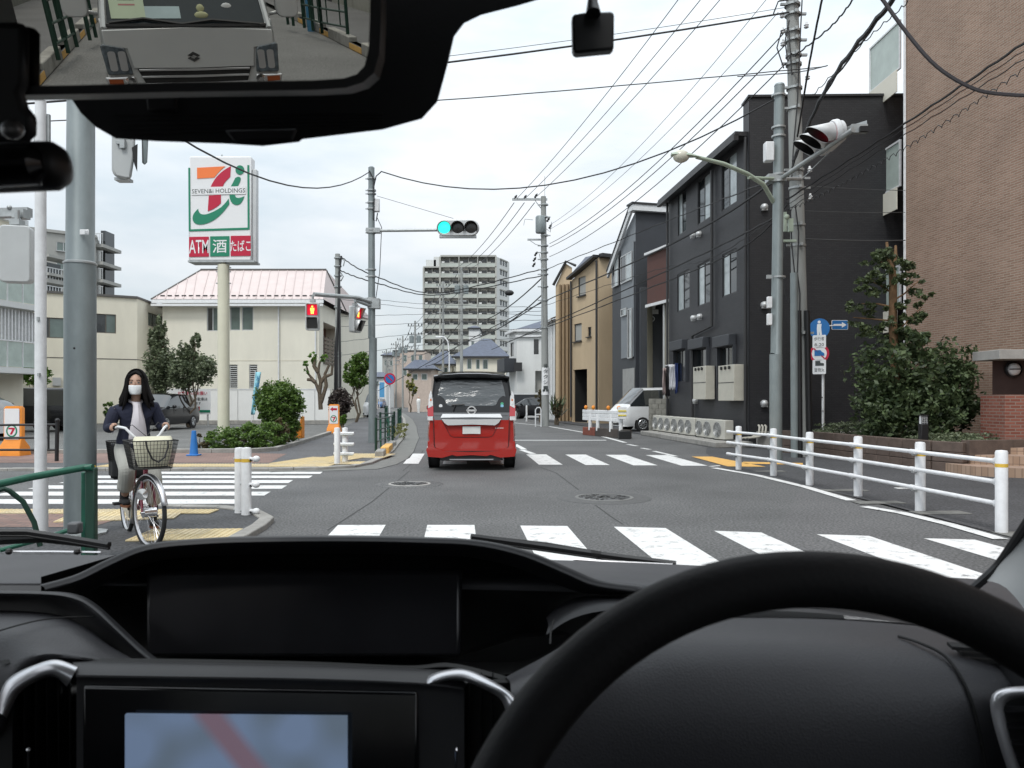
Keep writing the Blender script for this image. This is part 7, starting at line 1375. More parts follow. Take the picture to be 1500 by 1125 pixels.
# handlebar
hz = 1.08; b = MB(); b.tube([L(hb - .19, 0, .84), L(hb - .2, 0, .98)], .013, 8)
for s in (-1, 1): b.tube([L(hb - .2, 0, .98), L(hb - .13, .05 * s, .97), L(hb - .12, .11 * s, 1.02), L(hb - .17, .165 * s, 1.09), L(hb - .28, .205 * s, 1.10), L(hb - .40, .22 * s, 1.08)], .0125, 8)
b.build('handlebar', M_white, tb_)
for s in (-1, 1): b = MB(); b.tube([L(hb - .34, .215 * s, 1.09), L(hb - .45, .225 * s, 1.075)], .017, 8); b.build('grip', M_rubber, tb_); b = MB(); b.tube([L(hb - .27, .205 * s, 1.085), L(hb - .3, .215 * s, 1.06), L(hb - .42, .235 * s, 1.04)], .006, 5); b.build('brake_lever', M_silver, tb_)
b = MB(); b.tube([L(hb - .28, .2, 1.07), L(hb - .1, .12, 1.12), L(hb - .02, 0, 1.0), L(hb - .1, 0, .8)], .0035, 4); b.tube([L(hb - .28, -.2, 1.07), L(hb - .12, -.1, 1.14), L(hb, .02, 1.02), L(hb - .1, .02, .8)], .0035, 4); b.build('brake_cable', M_cable, tb_)
# baskets
def basket(cxl, z0, z1, w0, w1, l0, l1, dense, name):
    b = MB(); nw, nl, nh = dense; ring = lambda s: [(x, y, z0 + (z1 - z0) * s) for x, y in ((l0 / 2 + (l1 - l0) / 2 * s, w0 / 2 + (w1 - w0) / 2 * s), (l0 / 2 + (l1 - l0) / 2 * s, -(w0 / 2 + (w1 - w0) / 2 * s)), (-(l0 / 2 + (l1 - l0) / 2 * s), -(w0 / 2 + (w1 - w0) / 2 * s)), (-(l0 / 2 + (l1 - l0) / 2 * s), w0 / 2 + (w1 - w0) / 2 * s))]
    for k in range(nh + 1):
        rg = [L(cxl + x, y, z) for x, y, z in ring(k / nh)]; b.tube(rg, .006 if k in (0, nh) else .0022, 4, closed=True)
    lo, hi = ring(0), ring(1)
    for i in range(4):
        n = nw if i in (0, 2) else nl
        for k in range(n): s = k / n; q = lambda R_: V(R_[i]).lerp(V(R_[(i + 1) % 4]), s); a, c = q(lo), q(hi); b.tube([L(cxl + a.x, a.y, a.z), L(cxl + c.x, c.y, c.z)], .0022, 4)
    for k in range(nw): s = k / nw; a = V(lo[0]).lerp(V(lo[1]), s); c = V(lo[3]).lerp(V(lo[2]), s); b.tube([L(cxl + a.x, a.y, a.z), L(cxl + c.x, c.y, c.z)], .0022, 4)
    for k in range(nl): s = k / nl; a = V(lo[1]).lerp(V(lo[2]), s); c = V(lo[0]).lerp(V(lo[3]), s); b.tube([L(cxl + a.x, a.y, a.z), L(cxl + c.x, c.y, c.z)], .0022, 4)
    return b.build(name, M_mesh, tb_, smooth=0)
basket(hb + .06, .74, .985, .31, .40, .23, .30, (14, 10, 7), 'front_basket')
b = MB(); b.box((0, 0, 0), (.3, .3, .01)); b.xf(Matrix.Translation(L(hb + .06, 0, .742)) @ Matrix.Rotation(math.atan2(hd_.y, hd_.x), 4, 'Z')); b.build('basket_base', M_mesh, tb_)
basket(-hb - .02, .56, .93, .26, .34, .20, .30, (20, 18, 16), 'rear_basket')
b = MB(); b.xf(Matrix.Identity(4)); b.box((0, 0, 0), (.26, .30, .33)); b.xf(Matrix.Translation(L(-hb - .02, 0, .74)) @ Matrix.Rotation(math.atan2(hd_.y, hd_.x), 4, 'Z')); b.build('rear_basket_lining', mat('basket_lining', (.03, .032, .035), .9), tb_, bevel=.02)
b = MB(); b.lathe([(.03, 0), (.045, .03), (.05, .07), (0, .075)], L(hb + .1, .09, .52), hd_, 14); b.build('lamp', M_chrome, tb_)
b = MB(); b.lathe([(0, -.012), (.085, -.012), (.085, .0), (0, .0)], bb + sd_ * .05, sd_, 20); b.loft([[L(x, .055, .335 + y) for x, y in ((-hb, .06), (-hb, -.06))], [L(x, .055, y) for x, y in ((-.1, .38), (-.1, .2))]]); b.build('chain_guard', mat('chain_guard', (.6, .58, .5), .4), tb_)
pr_, pl_ = L(-.06, .11, .165 + .20), L(-.12, -.11, .2)
b = MB(); b.tube([bb + sd_ * .06, L(-.06, .08, .37)], .01, 6); b.obox(pr_ - hd_ * .05 - V((0, 0, .012)), hd_ * .10, sd_ * .09, V((0, 0, .022))); b.tube([bb - sd_ * .06, L(-.14, -.08, .2)], .01, 6); b.obox(pl_ - hd_ * .05 - sd_ * .09, hd_ * .10, sd_ * .09, V((0, 0, .02))); b.build('pedal', M_black, tb_)
b = MB(); b.obox(L(-hb - .15, -.02, .52), hd_ * .36, sd_ * .04, V((0, 0, .015))); b.build('rear_rack', M_silver, tb_)
# tote bag in the basket
tt = thing('tote_bag', 'cream tote bag with dark handles in the front basket', 'bag', L(hb + .06, 0, .76)); b = MB(); rows = []
for z, w_, l_ in ((.755, .24, .17), (.85, .30, .2), (.98, .33, .2), (1.0, .32, .12), (1.02, .30, .03)): rows.append([L(hb + .06 + l_ / 2 * math.cos(a * .393) * 1.0, -.02 + w_ / 2 * math.copysign(abs(math.sin(a * .393)) ** .6, math.sin(a * .393)), z - (.02 * (a % 3) if z > 1.03 else 0)) for a in range(16)])
b.loft(rows, closed=True, caps=True); b.build('bag_body', mat('tote_cream', (.62, .60, .46), .85, var=.08, bump=.3), tt)
b = MB(); b.tube([L(hb + .22, .07, .99), L(hb + .235, .06, .92), L(hb + .235, .02, .83), L(hb + .235, -.03, .80), L(hb + .235, -.08, .84), L(hb + .235, -.11, .93), L(hb + .22, -.11, .98)], .008, 6); b.build('handle', M_black, tt)

# rider: one continuous figure grown from a skeleton
tp_ = thing('person', 'cyclist with long black hair, white mask, dark navy jacket and pale grey trousers', 'person', L(-.22, 0, .0))
def skin(name, verts, edges, radii, m, parent, sub=2, root=0):
    off = BASE[parent.name]; me = bpy.data.meshes.new(name); me.from_pydata([tuple(V(p) - off) for p in verts], edges, []); o = bpy.data.objects.new(name, me); COL.objects.link(o); o.parent = parent
    o.modifiers.new('skin', 'SKIN'); s_ = o.modifiers.new('sub', 'SUBSURF'); s_.levels = sub; s_.render_levels = sub
    for i, r_ in enumerate(radii): d_ = me.skin_vertices[0].data[i]; d_.radius = r_ if isinstance(r_, tuple) else (r_, r_); d_.use_root = (i == root)
    me.materials.append(m); BASE[o.name] = off
    return o
M_skin = mat('skin', (.48, .30, .22), .6, var=.05); M_navy = mat('navy_cloth', (.012, .015, .035), .85, var=.15, scale=8, bump=.3, bscale=20); M_trous = mat('grey_trousers', (.36, .36, .33), .9, var=.08, scale=6, bump=.3, bscale=16); M_hair = mat('black_hair', (.006, .005, .005), .7, var=.2, scale=20, spec=.15); M_blouse = mat('white_blouse', (.60, .57, .60), .8, var=.05, bump=.2, bscale=18)
hip = L(-.20, 0, .90); chest = L(-.12, 0, 1.16); neck = L(-.10, 0, 1.33); head = L(-.06, 0, 1.50)
hr, hl = L(hb - .38, .22, 1.10), L(hb - .38, -.22, 1.10)
sr, sl = L(-.13, .165, 1.265), L(-.13, -.165, 1.265); er, el = L(-.07, .245, 1.06), L(-.07, -.245, 1.06)
kr, kl = L(.17, .12, .70), L(.10, -.13, .58); ar, al = L(-.02, .11, .42), L(-.08, -.15, .19)
tr_r, tr_l = L(.02, .11, .49), L(-.0, -.14, .33)
wr, wl = hr - hd_ * .07 + V((0, 0, .005)), hl - hd_ * .07 + V((0, 0, .005))
body = skin('body', [hip, L(-.16, 0, 1.03), chest, L(-.11, 0, 1.27), neck, head - V((0, 0, .06)), sr, er, wr, sl, el, wl, L(-.18, .09, .86), kr, ar, L(-.18, -.09, .86), kl, al],
    [(0, 1), (1, 2), (2, 3), (3, 4), (4, 5), (3, 6), (6, 7), (7, 8), (3, 9), (9, 10), (10, 11), (0, 12), (12, 13), (13, 14), (0, 15), (15, 16), (16, 17)],
    [(.12, .11), (.10, .09), (.10, .08), (.07, .05), .042, .05, .018, .025, .022, .018, .025, .022, .085, .055, .034, .085, .055, .034], M_skin, tp_)
skin('trousers', [L(-.2, 0, .93), L(-.18, .09, .86), L(.0, .11, .80), kr, L(.08, .115, .56), tr_r, L(-.18, -.09, .86), L(-.03, -.12, .74), kl, L(.04, -.14, .44), tr_l], [(0, 1), (1, 2), (2, 3), (3, 4), (4, 5), (0, 6), (6, 7), (7, 8), (8, 9), (9, 10)], [(.12, .11), .10, .088, .075, .075, .09, .10, .088, .075, .075, .09], M_trous, tp_)
skin('jacket', [L(-.20, 0, .86), L(-.17, 0, 1.0), L(-.125, 0, 1.15), L(-.12, 0, 1.265), sr, er, wr - hd_ * .02, sl, el, wl - hd_ * .02, L(-.24, .05, .80), L(-.24, -.05, .80)], [(0, 1), (1, 2), (2, 3), (3, 4), (4, 5), (5, 6), (3, 7), (7, 8), (8, 9), (0, 10), (0, 11)], [(.17, .155), (.145, .13), (.15, .125), (.12, .085), .08, .054, .038, .08, .054, .038, .12, .12], M_navy, tp_)
b = MB(); rows = []
for z, w_, fx in ((.93, .075, .0), (1.0, .075, .005), (1.08, .065, .018), (1.16, .05, .022), (1.23, .035, -.0), (1.285, .03, -.02), (1.32, .035, -.04)):
    rows.append([L(-.12 + .135 + fx + .012 * math.cos(q * 1.2) - .02 * abs(q), w_ * q, z) for q in (-1, -.5, 0, .5, 1)])
b.loft(rows); b.build('blouse', M_blouse, tp_).modifiers.new('s', 'SOLIDIFY').thickness = .012
b = MB(); b.tube([L(-.10 + .062 * math.cos(a * .628), .058 * math.sin(a * .628), 1.335 - .02 * math.cos(a * .628)) for a in range(10)], .011, 6, closed=True); b.build('collar', M_blouse, tp_)
# head with face, turned slightly to the rider's left
hy = V((math.sin(rad(3)) - .28, -1, 0)).normalized(); hyv = V((.30, -1, -.05)).normalized(); hx = hyv.cross(V((0, 0, 1))).normalized() * -1
def H(x, y, z): return head + hx * x + hyv * y + V((0, 0, z))   # y: towards the face
b = MB(); rows = []
for k in range(15):
    a = math.pi * k / 14; z = .115 * math.cos(a) - .0; s_ = math.sin(a); wdt = .074 * s_ * (1 - .16 * max(0, -math.cos(a))); row = []
    for q in range(20): f_ = 2 * math.pi * q / 20; yy = math.cos(f_); row.append(H(wdt * math.sin(f_), (.088 * s_ * yy if yy > 0 else .095 * s_ * yy) + .008 * max(0, -math.cos(a)), z))
    rows.append(row)
b.loft(rows, closed=True); hd_o = b.build('head', M_skin, tp_); BASE[hd_o.name] = BASE[tp_.name]
b = MB(); b.loft([[H(-.012, .086, .015), H(0, .092, .02), H(.012, .086, .015)], [H(-.014, .088, -.012), H(0, .106, -.015), H(.014, .088, -.012)], [H(-.01, .086, -.025), H(0, .094, -.027), H(.01, .086, -.025)]]); b.build('nose', M_skin, hd_o)
for s in (-1, 1): MB().ball(H(.03 * s, .078, .012), (.013, .008, .007), 10).build('eye', M_ink, hd_o); b = MB(); b.tube([H(.015 * s, .086, .034), H(.03 * s, .086, .038), H(.047 * s, .077, .033)], .0035, 5); b.build('eyebrow', M_hair, hd_o); MB().ball(H(.074 * s, -.005, 0), (.012, .02, .03), 10).build('ear', M_skin, hd_o)
b = MB(); b.tube([H(-.022, .088, -.055), H(0, .093, -.052), H(.022, .088, -.055)], .005, 5); b.build('mouth', mat('lips', (.4, .12, .12), .5), hd_o)
b = MB(); rows = []
for k in range(8):
    s_ = k / 7; z = -.012 - .088 * s_; w_ = .062 * (1 - .35 * s_ ** 2) + .006 * math.sin(math.pi * s_); rows.append([H(w_ * math.sin(q * .26) * 1.05, .074 + .032 * math.cos(q * .3) * (1 - .25 * abs(s_ - .45)) - .02 * (abs(q) / 5) ** 2 * 1.8, z) for q in range(-5, 6)])
b.loft(rows); b.build('mask', mat('mask_white', (.74, .76, .77), .85, var=.02), hd_o).modifiers.new('s', 'SOLIDIFY').thickness = .003
for s in (-1, 1): b = MB(); b.tube([H(.06 * s, .06, -.02), H(.075 * s, 0, .01), H(.06 * s, .05, -.07)], .0015, 4); b.build('ear_loop', M_white, hd_o)
# hair: cap and long locks
b = MB(); rows = []
for k in range(11):
    a = math.pi * .5 * k / 10; row = []
    for q in range(24):
        f_ = rad(62) + (rad(360) - rad(124)) * q / 23; row.append(H((.09) * math.sin(a + .02) * math.sin(f_), .108 * math.sin(a + .02) * math.cos(f_) - .012, .133 * math.cos(a) + .0))
    rows.append(row)
for k in range(1, 14):
    s_ = k / 13; row = []
    for q in range(24): f_ = rad(58) + (rad(360) - rad(116)) * q / 23; row.append(H((.09 + .052 * s_ ** 1.3) * math.sin(f_) * (1 + .05 * math.sin(q * 2.1)), (.108 + .015 * s_) * math.cos(f_) - .012 - .012 * s_, -.16 * s_ - .012 * math.sin(q * 1.7) * s_))
    rows.append(row)
b.loft(rows); ho = b.build('hair', M_hair, tp_); ho.modifiers.new('s', 'SOLIDIFY').thickness = .014
b = MB(); b.ball(H(0, -.028, .045), (.088, .095, .088), 18); ho2 = b.build('hair_crown', M_hair, tp_)
b = MB()
for k in range(26):
    f_ = rad(45 + 270 * k / 25); r = rnd(k); b.tube([H(.088 * math.sin(f_), .10 * math.cos(f_) - .01, .05), H(.10 * math.sin(f_), .11 * math.cos(f_) - .012, -.06), H((.115 + r.uniform(0, .03)) * math.sin(f_), .115 * math.cos(f_) - .02, -.18), H((.13 + r.uniform(-.01, .04)) * math.sin(f_), .11 * math.cos(f_) - .03, -.20 - r.uniform(0, .07))], [.012, .016, .016, .003], 6)
b.tube([H(0, .05, .112), H(-.05, .066, .085), H(-.08, .05, .0), H(-.088, .04, -.08)], [.008, .010, .010, .006], 6); b.tube([H(0, .05, .112), H(.05, .066, .085), H(.08, .05, .01), H(.088, .045, -.07)], [.008, .010, .010, .006], 6)
b.build('hair_lock', M_hair, tp_)
# hands closed round the grips
for s, wp_, hp_ in ((1, wr, hr), (-1, wl, hl)):
    g0 = L(hb - .395, .222 * s, 1.085)
    vs = [wp_, g0 + V((0, 0, .03)) - hd_ * .0, g0 + V((0, 0, .036)) + hd_ * .03]; ed = [(0, 1), (1, 2)]; rr_ = [(.02, .016), (.03, .018), (.026, .014)]
    skin('palm', vs, ed, rr_, M_skin, tp_, 2)
    for k in range(4):
        o_ = hd_ * (-.03 + .021 * k); ln = (.92, 1.05, 1.0, .82)[k]; pts = [g0 + o_ + V((0, 0, .032)), g0 + o_ + sd_ * s * .026 * ln + V((0, 0, .018)), g0 + o_ + sd_ * s * .03 * ln + V((0, 0, -.008)), g0 + o_ + sd_ * s * .012 * ln + V((0, 0, -.026 * ln))]
        skin('finger', pts, [(0, 1), (1, 2), (2, 3)], [.009, .009, .0082, .007], M_skin, tp_, 1)
    skin('thumb', [g0 - hd_ * .01 + V((0, 0, .03)), g0 - sd_ * s * .028 + hd_ * .005 + V((0, 0, .008)), g0 - sd_ * s * .02 + hd_ * .02 + V((0, 0, -.016))], [(0, 1), (1, 2)], [.011, .0095, .008], M_skin, tp_, 1)
M_sock = mat('black_sock', (.012, .012, .013), .85, var=.1); M_shoe = mat('brown_sole', (.16, .06, .025), .6)
for tr0, an, pd in ((tr_r, ar, pr_), (tr_l, al, pl_)):
    skin('sock', [tr0 + V((0, 0, .03)), an + V((0, 0, .02)), an - V((0, 0, .03)) + hd_ * .02], [(0, 1), (1, 2)], [.055, .042, .04], M_sock, tp_)
    skin('shoe', [an - V((0, 0, .03)) - hd_ * .035, an - V((0, 0, .035)) + hd_ * .05, an - V((0, 0, .045)) + hd_ * .13], [(0, 1), (1, 2)], [(.04, .038), (.045, .032), (.038, .024)], M_sock, tp_)
    b = MB(); c_ = an - V((0, 0, .078)); b.prism([c_ + hd_ * (.05 + .12 * math.cos(a * .524)) + sd_ * .042 * math.sin(a * .524) for a in range(12)], (0, 0, .018)); b.build('sole', M_shoe, tp_)
# ================================================================ OUR OWN CAR (seen from the driver's seat)
M_dash = None
def dashmat(name, col, rough=.55, grain=.35, scale=420):
    m = bpy.data.materials.new(name); m.use_nodes = True; t_ = m.node_tree; N = t_.nodes.new; LK = t_.links.new; p = t_.nodes['Principled BSDF']; p.inputs['Base Color'].default_value = (*col, 1); p.inputs['Roughness'].default_value = rough; p.inputs['Specular IOR Level'].default_value = .5
    tc = N('ShaderNodeTexCoord'); v_ = N('ShaderNodeTexVoronoi'); v_.inputs['Scale'].default_value = scale; LK(tc.outputs['Object'], v_.inputs[0]); bp = N('ShaderNodeBump'); bp.inputs['Strength'].default_value = grain; bp.inputs['Distance'].default_value = .0006; LK(v_.outputs['Distance'], bp.inputs['Height']); LK(bp.outputs[0], p.inputs['Normal'])
    n = N('ShaderNodeTexNoise'); n.inputs['Scale'].default_value = 9; n.inputs['Detail'].default_value = 5; LK(tc.outputs['Object'], n.inputs[0]); r_ = N('ShaderNodeMapRange'); r_.inputs['To Min'].default_value = rough - .07; r_.inputs['To Max'].default_value = rough + .09; LK(n.outputs[0], r_.inputs[0]); LK(r_.outputs[0], p.inputs['Roughness']); return m
M_dash = dashmat('dash_soft', (.034, .034, .038), .5); M_dash2 = dashmat('dash_smooth', (.014, .014, .016), .5, .1); M_hole = mat('deep_black', (.004, .004, .004), .7, var=0); M_wheelm = dashmat('wheel_leather', (.010, .010, .011), .62, .3, 300); M_wheelm.node_tree.nodes['Principled BSDF'].inputs['Specular IOR Level'].default_value = .25; M_gloss = mat('piano_black', (.004, .004, .005), .12, var=0)
own = thing('own_car', 'dark interior of the car the view is taken from, dashboard, steering wheel and mirror', 'car interior', (0, .6, .4))
def resample(ps, n):
    L_ = [0]
    for a, c in zip(ps, ps[1:]): L_.append(L_[-1] + (c - a).length)
    out = []; j = 0
    for k in range(n):
        t_ = L_[-1] * k / (n - 1)
        while j < len(L_) - 2 and L_[j + 1] < t_: j += 1
        out.append(ps[j].lerp(ps[j + 1], (t_ - L_[j]) / max(1e-9, L_[j + 1] - L_[j])))
    return out
def surf(name, rows, m, n=60, par=own, thick=0, sub=4, **kw):
    R_ = [resample(cr([P(*q) for q in row]), n) for row in rows]
    if sub: cols = [cr([r_[k] for r_ in R_], sub) for k in range(n)]; R_ = [[c[i] for c in cols] for i in range(len(cols[0]))]
    b = MB(); b.loft(R_); o = b.build(name, m, par, smooth=60)
    if thick: s_ = o.modifiers.new('s', 'SOLIDIFY'); s_.thickness = thick; s_.offset = 1
    BASE[o.name] = BASE[par.name]; return o
# rear lip by the windscreen: the cowl shelf
surf('cowl_top', [[(-260, 812, 1.25), (100, 813, 1.27), (400, 815, 1.3), (800, 820, 1.3), (1100, 832, 1.3), (1460, 850, 1.25), (1800, 880, 1.15)], [(-260, 824, 1.16), (100, 824, 1.18), (400, 826, 1.2), (800, 829, 1.2), (1100, 843, 1.2), (1460, 862, 1.12), (1800, 900, 1.0)], [(-260, 848, 1.02), (100, 848, 1.03), (400, 848, 1.04), (800, 848, 1.04), (1100, 862, 1.03), (1460, 885, 1.0), (1800, 930, .9)], [(-260, 858, 1.0), (100, 858, 1.01), (400, 860, 1.02), (800, 866, 1.02), (1100, 880, 1.01), (1460, 905, .98), (1800, 950, .88)]], M_dash)
# instrument hood: outer skin rising from the shelf to the rim
rim = [(60, 856, .97), (110, 842, .97), (160, 818, .97), (215, 797, .97), (300, 788.5, .97), (400, 785.5, .97), (520, 785, .97), (620, 787, .97), (700, 791, .97), (770, 806, .97), (835, 832, .97), (880, 850, .97), (940, 858, .97)]
surf('instrument_hood', [[(u * .86 + 60, 818 if 150 < u < 850 else 840, 1.16) for u, v, y in rim], [(u * .93 + 30, v + 3, 1.06) for u, v, y in rim], rim, [(u * .985 + 6, v + 5, .955) for u, v, y in rim], [(u * .98 + 9, v + 12, .958) for u, v, y in rim], [(u * .96 + 19, min(v + 26, 870), 1.0) for u, v, y in rim]], M_dash2, 80)
# dark recess behind the hood
surf('instrument_recess', [[(60, 845, 1.0), (140, 822, 1.02), (220, 800, 1.03), (300, 792, 1.04), (500, 788, 1.04), (700, 796, 1.04), (780, 815, 1.03), (860, 850, 1.01), (930, 862, .99)], [(60, 900, 1.02), (150, 860, 1.08), (220, 850, 1.1), (300, 850, 1.1), (500, 850, 1.1), (700, 850, 1.1), (780, 870, 1.08), (860, 880, 1.02), (930, 885, .99)], [(60, 960, .98), (150, 960, 1.0), (220, 960, 1.0), (300, 962, 1.0), (500, 966, 1.0), (700, 970, 1.0), (780, 965, 1.0), (860, 930, .98), (930, 900, .96)], [(60, 985, .9), (150, 985, .9), (220, 985, .9), (300, 985, .9), (500, 988, .9), (700, 990, .9), (780, 980, .9), (860, 950, .9), (930, 920, .9)]], M_hole, 60)
b = MB(); b.prism([P(-320, 985, 1.0), P(600, 985, 1.0), P(760, 935, 1.0), P(900, 925, 1.0), P(1900, 940, 1.0), P(1900, 1500, 1.0), P(-320, 1500, 1.0)], (0, .02, 0)); b.build('dash_gap_filler', M_hole, own)  # black sheet added behind the dash to hide bright gaps
b = MB(); q = [P(212, 836, 1.0), P(676, 836, 1.0), P(676, 964, .955), P(212, 964, .955)]; b.prism(q, (0, .02, 0)); b.build('display_glass', mat('display_black', (.010, .010, .012), .25, var=.2, scale=6), own, bevel=.006)
# left pad: shelf lip and bulge
surf('left_tray_lip', [[(-260, 862, .93), (-60, 864, .93), (60, 866, .93), (110, 870, .93), (140, 884, .92), (175, 915, .9), (212, 950, .88), (240, 972, .87)], [(-260, 870, .91), (-60, 869, .91), (60, 870, .91), (106, 876, .91), (134, 890, .905), (168, 921, .885), (205, 956, .87), (232, 976, .86)], [(-260, 880, .92), (-60, 880, .925), (60, 882, .925), (98, 888, .925), (125, 901, .915), (156, 928, .90), (195, 962, .88), (225, 982, .86)], [(-260, 896, .95), (-60, 896, .96), (60, 897, .96), (90, 904, .955), (110, 914, .95), (140, 936, .93), (180, 968, .9), (215, 990, .86)]], M_dash2, 60)
surf('left_pad', [[(-260, 893, .93), (-100, 893, .935), (0, 894, .94), (60, 897, .935), (100, 905, .93), (130, 922, .91), (160, 945, .89), (200, 968, .87)], [(-260, 912, .85), (-100, 912, .86), (0, 910, .86), (60, 912, .86), (100, 922, .855), (130, 936, .85), (160, 952, .85), (200, 969, .85)], [(-260, 960, .81), (-100, 955, .81), (0, 940, .81), (50, 942, .81), (90, 948, .815), (130, 955, .82), (160, 962, .825), (200, 971, .83)], [(-260, 1150, .78), (-100, 1120, .78), (-10, 1060, .78), (20, 995, .78), (60, 965, .79), (120, 966, .80), (160, 972, .81), (200, 974, .81)], [(-260, 1300, .80), (-100, 1260, .80), (-10, 1200, .82), (20, 1100, .83), (60, 1000, .82), (120, 980, .83), (160, 980, .83), (200, 980, .83)]], M_dash, 60)
# centre stack upper edge
surf('centre_panel', [[(104, 969, .80), (250, 970, .80), (450, 974, .80), (620, 980, .80), (700, 984, .80)], [(108, 974, .785), (250, 975, .785), (450, 979, .785), (620, 985, .785), (690, 990, .785)], [(112, 992, .765), (250, 994, .765), (450, 997, .765), (616, 1003, .765), (680, 1010, .765)], [(112, 1002, .765), (250, 1004, .765), (450, 1007, .765), (616, 1013, .765), (680, 1020, .765)], [(112, 1160, .75), (250, 1160, .75), (450, 1160, .75), (616, 1160, .75), (680, 1160, .75)], [(112, 1320, .72), (250, 1320, .72), (450, 1320, .72), (616, 1320, .72), (680, 1320, .72)]], M_dash2, 40)
surf('stack_seam', [[(-10, 968, .79), (60, 962, .80), (104, 964, .81), (250, 965, .815), (450, 969, .815), (600, 975, .815), (660, 971, .81), (740, 990, .79)], [(-10, 974, .785), (60, 968, .795), (104, 969, .80), (250, 970, .80), (450, 974, .80), (600, 980, .80), (660, 977, .80), (740, 997, .785)]], M_hole, 50, sub=0)
# navigation screen
nav = bpy.data.materials.new('nav_screen'); nav.use_nodes = True; nt = nav.node_tree; pp_ = nt.nodes['Principled BSDF']; N = nt.nodes.new; LK = nt.links.new; pp_.inputs['Base Color'].default_value = (.01, .01, .012, 1); pp_.inputs['Roughness'].default_value = .3
tc = N('ShaderNodeTexCoord'); sx = N('ShaderNodeSeparateXYZ'); LK(tc.outputs['Object'], sx.inputs[0]); nz = N('ShaderNodeTexNoise'); nz.inputs['Scale'].default_value = 22; nz.inputs['Detail'].default_value = 0; LK(tc.outputs['Object'], nz.inputs[0]); rp_ = N('ShaderNodeValToRGB'); rp_.color_ramp.elements[0].position = .35; rp_.color_ramp.elements[0].color = (.085, .115, .155, 1); rp_.color_ramp.elements[1].position = .62; rp_.color_ramp.elements[1].color = (.11, .155, .24, 1); LK(nz.outputs[0], rp_.inputs[0])
m1 = N('ShaderNodeMath'); m1.operation = 'MULTIPLY_ADD'; m1.inputs[1].default_value = 1.05; LK(sx.outputs[0], m1.inputs[0]); LK(sx.outputs[2], m1.inputs[2]); m2 = N('ShaderNodeMath'); m2.operation = 'ADD'; m2.inputs[1].default_value = -(P(345, 1090, .745).x * 1.05 + P(345, 1090, .745).z) + .0 + .6 * 0; LK(m1.outputs[0], m2.inputs[0])
NAVM2 = m2; m3 = N('ShaderNodeMath'); m3.operation = 'ABSOLUTE'; LK(m2.outputs[0], m3.inputs[0]); m4 = N('ShaderNodeMapRange'); m4.inputs['From Min'].default_value = .008; m4.inputs['From Max'].default_value = .022; m4.inputs['To Min'].default_value = 1; m4.inputs['To Max'].default_value = 0; LK(m3.outputs[0], m4.inputs[0])
mxx = N('ShaderNodeMix'); mxx.data_type = 'RGBA'; LK(m4.outputs[0], mxx.inputs[0]); LK(rp_.outputs[0], mxx.inputs[6]); mxx.inputs[7].default_value = (.13, .09, .12, 1); LK(mxx.outputs[2], pp_.inputs['Emission Color']); pp_.inputs['Emission Strength'].default_value = .72
b = MB(); b.prism([P(120, 1004, .762), P(612, 1014, .762), P(612, 1200, .735), P(120, 1200, .735)], (0, .01, 0)); sc_ = b.build('display_unit', M_gloss, own, bevel=.003); BASE[sc_.name] = BASE[own.name]
b = MB(); b.prism([P(183, 1047, .744), P(508, 1050, .744), P(508, 1190, .726), P(183, 1190, .726)], (0, .004, 0)); o = b.build('screen', nav, sc_); pc = (P(345, 1095, .738) - BASE[own.name]); m2.inputs[1].default_value = -(pc.x * 1.05 + pc.z)
# vents
def vent(outline, lou, parent=own):
    surf('vent_trim', outline, M_silver, 30)
surf('vent_trim', [[(-8, 1040, .765), (4, 1005, .77), (20, 988, .775), (50, 974, .78), (82, 966, .78), (114, 976, .78)], [(-4, 1042, .755), (7, 1007, .76), (24, 991, .765), (50, 977, .77), (82, 969, .77), (112, 980, .77)], [(5, 1048, .752), (18, 1018, .757), (34, 1002, .761), (58, 990, .765), (80, 987, .765), (101, 1000, .765)], [(10, 1052, .775), (24, 1022, .775), (38, 1007, .775), (60, 995, .78), (80, 992, .785), (98, 1006, .785)]], M_silver, 30)
surf('vent_trim', [[(617, 1003, .78), (628, 990, .78), (650, 982, .78), (680, 980, .775), (712, 992, .765), (745, 1012, .755), (760, 1030, .745)], [(619, 1006, .77), (630, 993, .77), (651, 985, .77), (680, 983, .765), (711, 995, .755), (744, 1015, .745), (757, 1032, .735)], [(625, 1003, .765), (640, 998, .765), (655, 994, .765), (680, 994, .76), (706, 1003, .75), (736, 1018, .745), (748, 1038, .735)], [(628, 1009, .78), (642, 1003, .78), (656, 998, .78), (680, 998, .775), (704, 1007, .765), (732, 1023, .755), (742, 1045, .745)]], M_silver, 30)
for base_u, n in ((10, 6), (628, 6)):
    b = MB(); b.prism([P(base_u - 12, 985 if base_u < 100 else 1000, .80), P(base_u + (100 if base_u < 100 else 170), 985 if base_u < 100 else 1000, .80), P(base_u + (100 if base_u < 100 else 170), 1260, .77), P(base_u - 12, 1260, .77)], (0, .01, 0)); vb = b.build('vent_recess', M_hole, own); BASE[vb.name] = BASE[own.name]
    for k in range(n): b = MB(); u = base_u + 8 + k * 17; b.obox(P(u, 1240, .755), P(u + 1.2, 1240, .755) - P(u, 1240, .755), V((0, .022, 0)), P(u, 990, .785) - P(u, 1240, .755)); b.build('louvre', M_gloss, vb)
    b = MB(); u = base_u + 30 if base_u < 100 else base_u + 40; b.tube([P(u, 1180, .74), P(u + (2 if base_u < 100 else 0), 1098, .745)], .0012, 5); b.ball(P(u + 2 * (base_u < 100), 1098, .744), .0022, 8); b.build('vent_knob', M_chrome, vb)
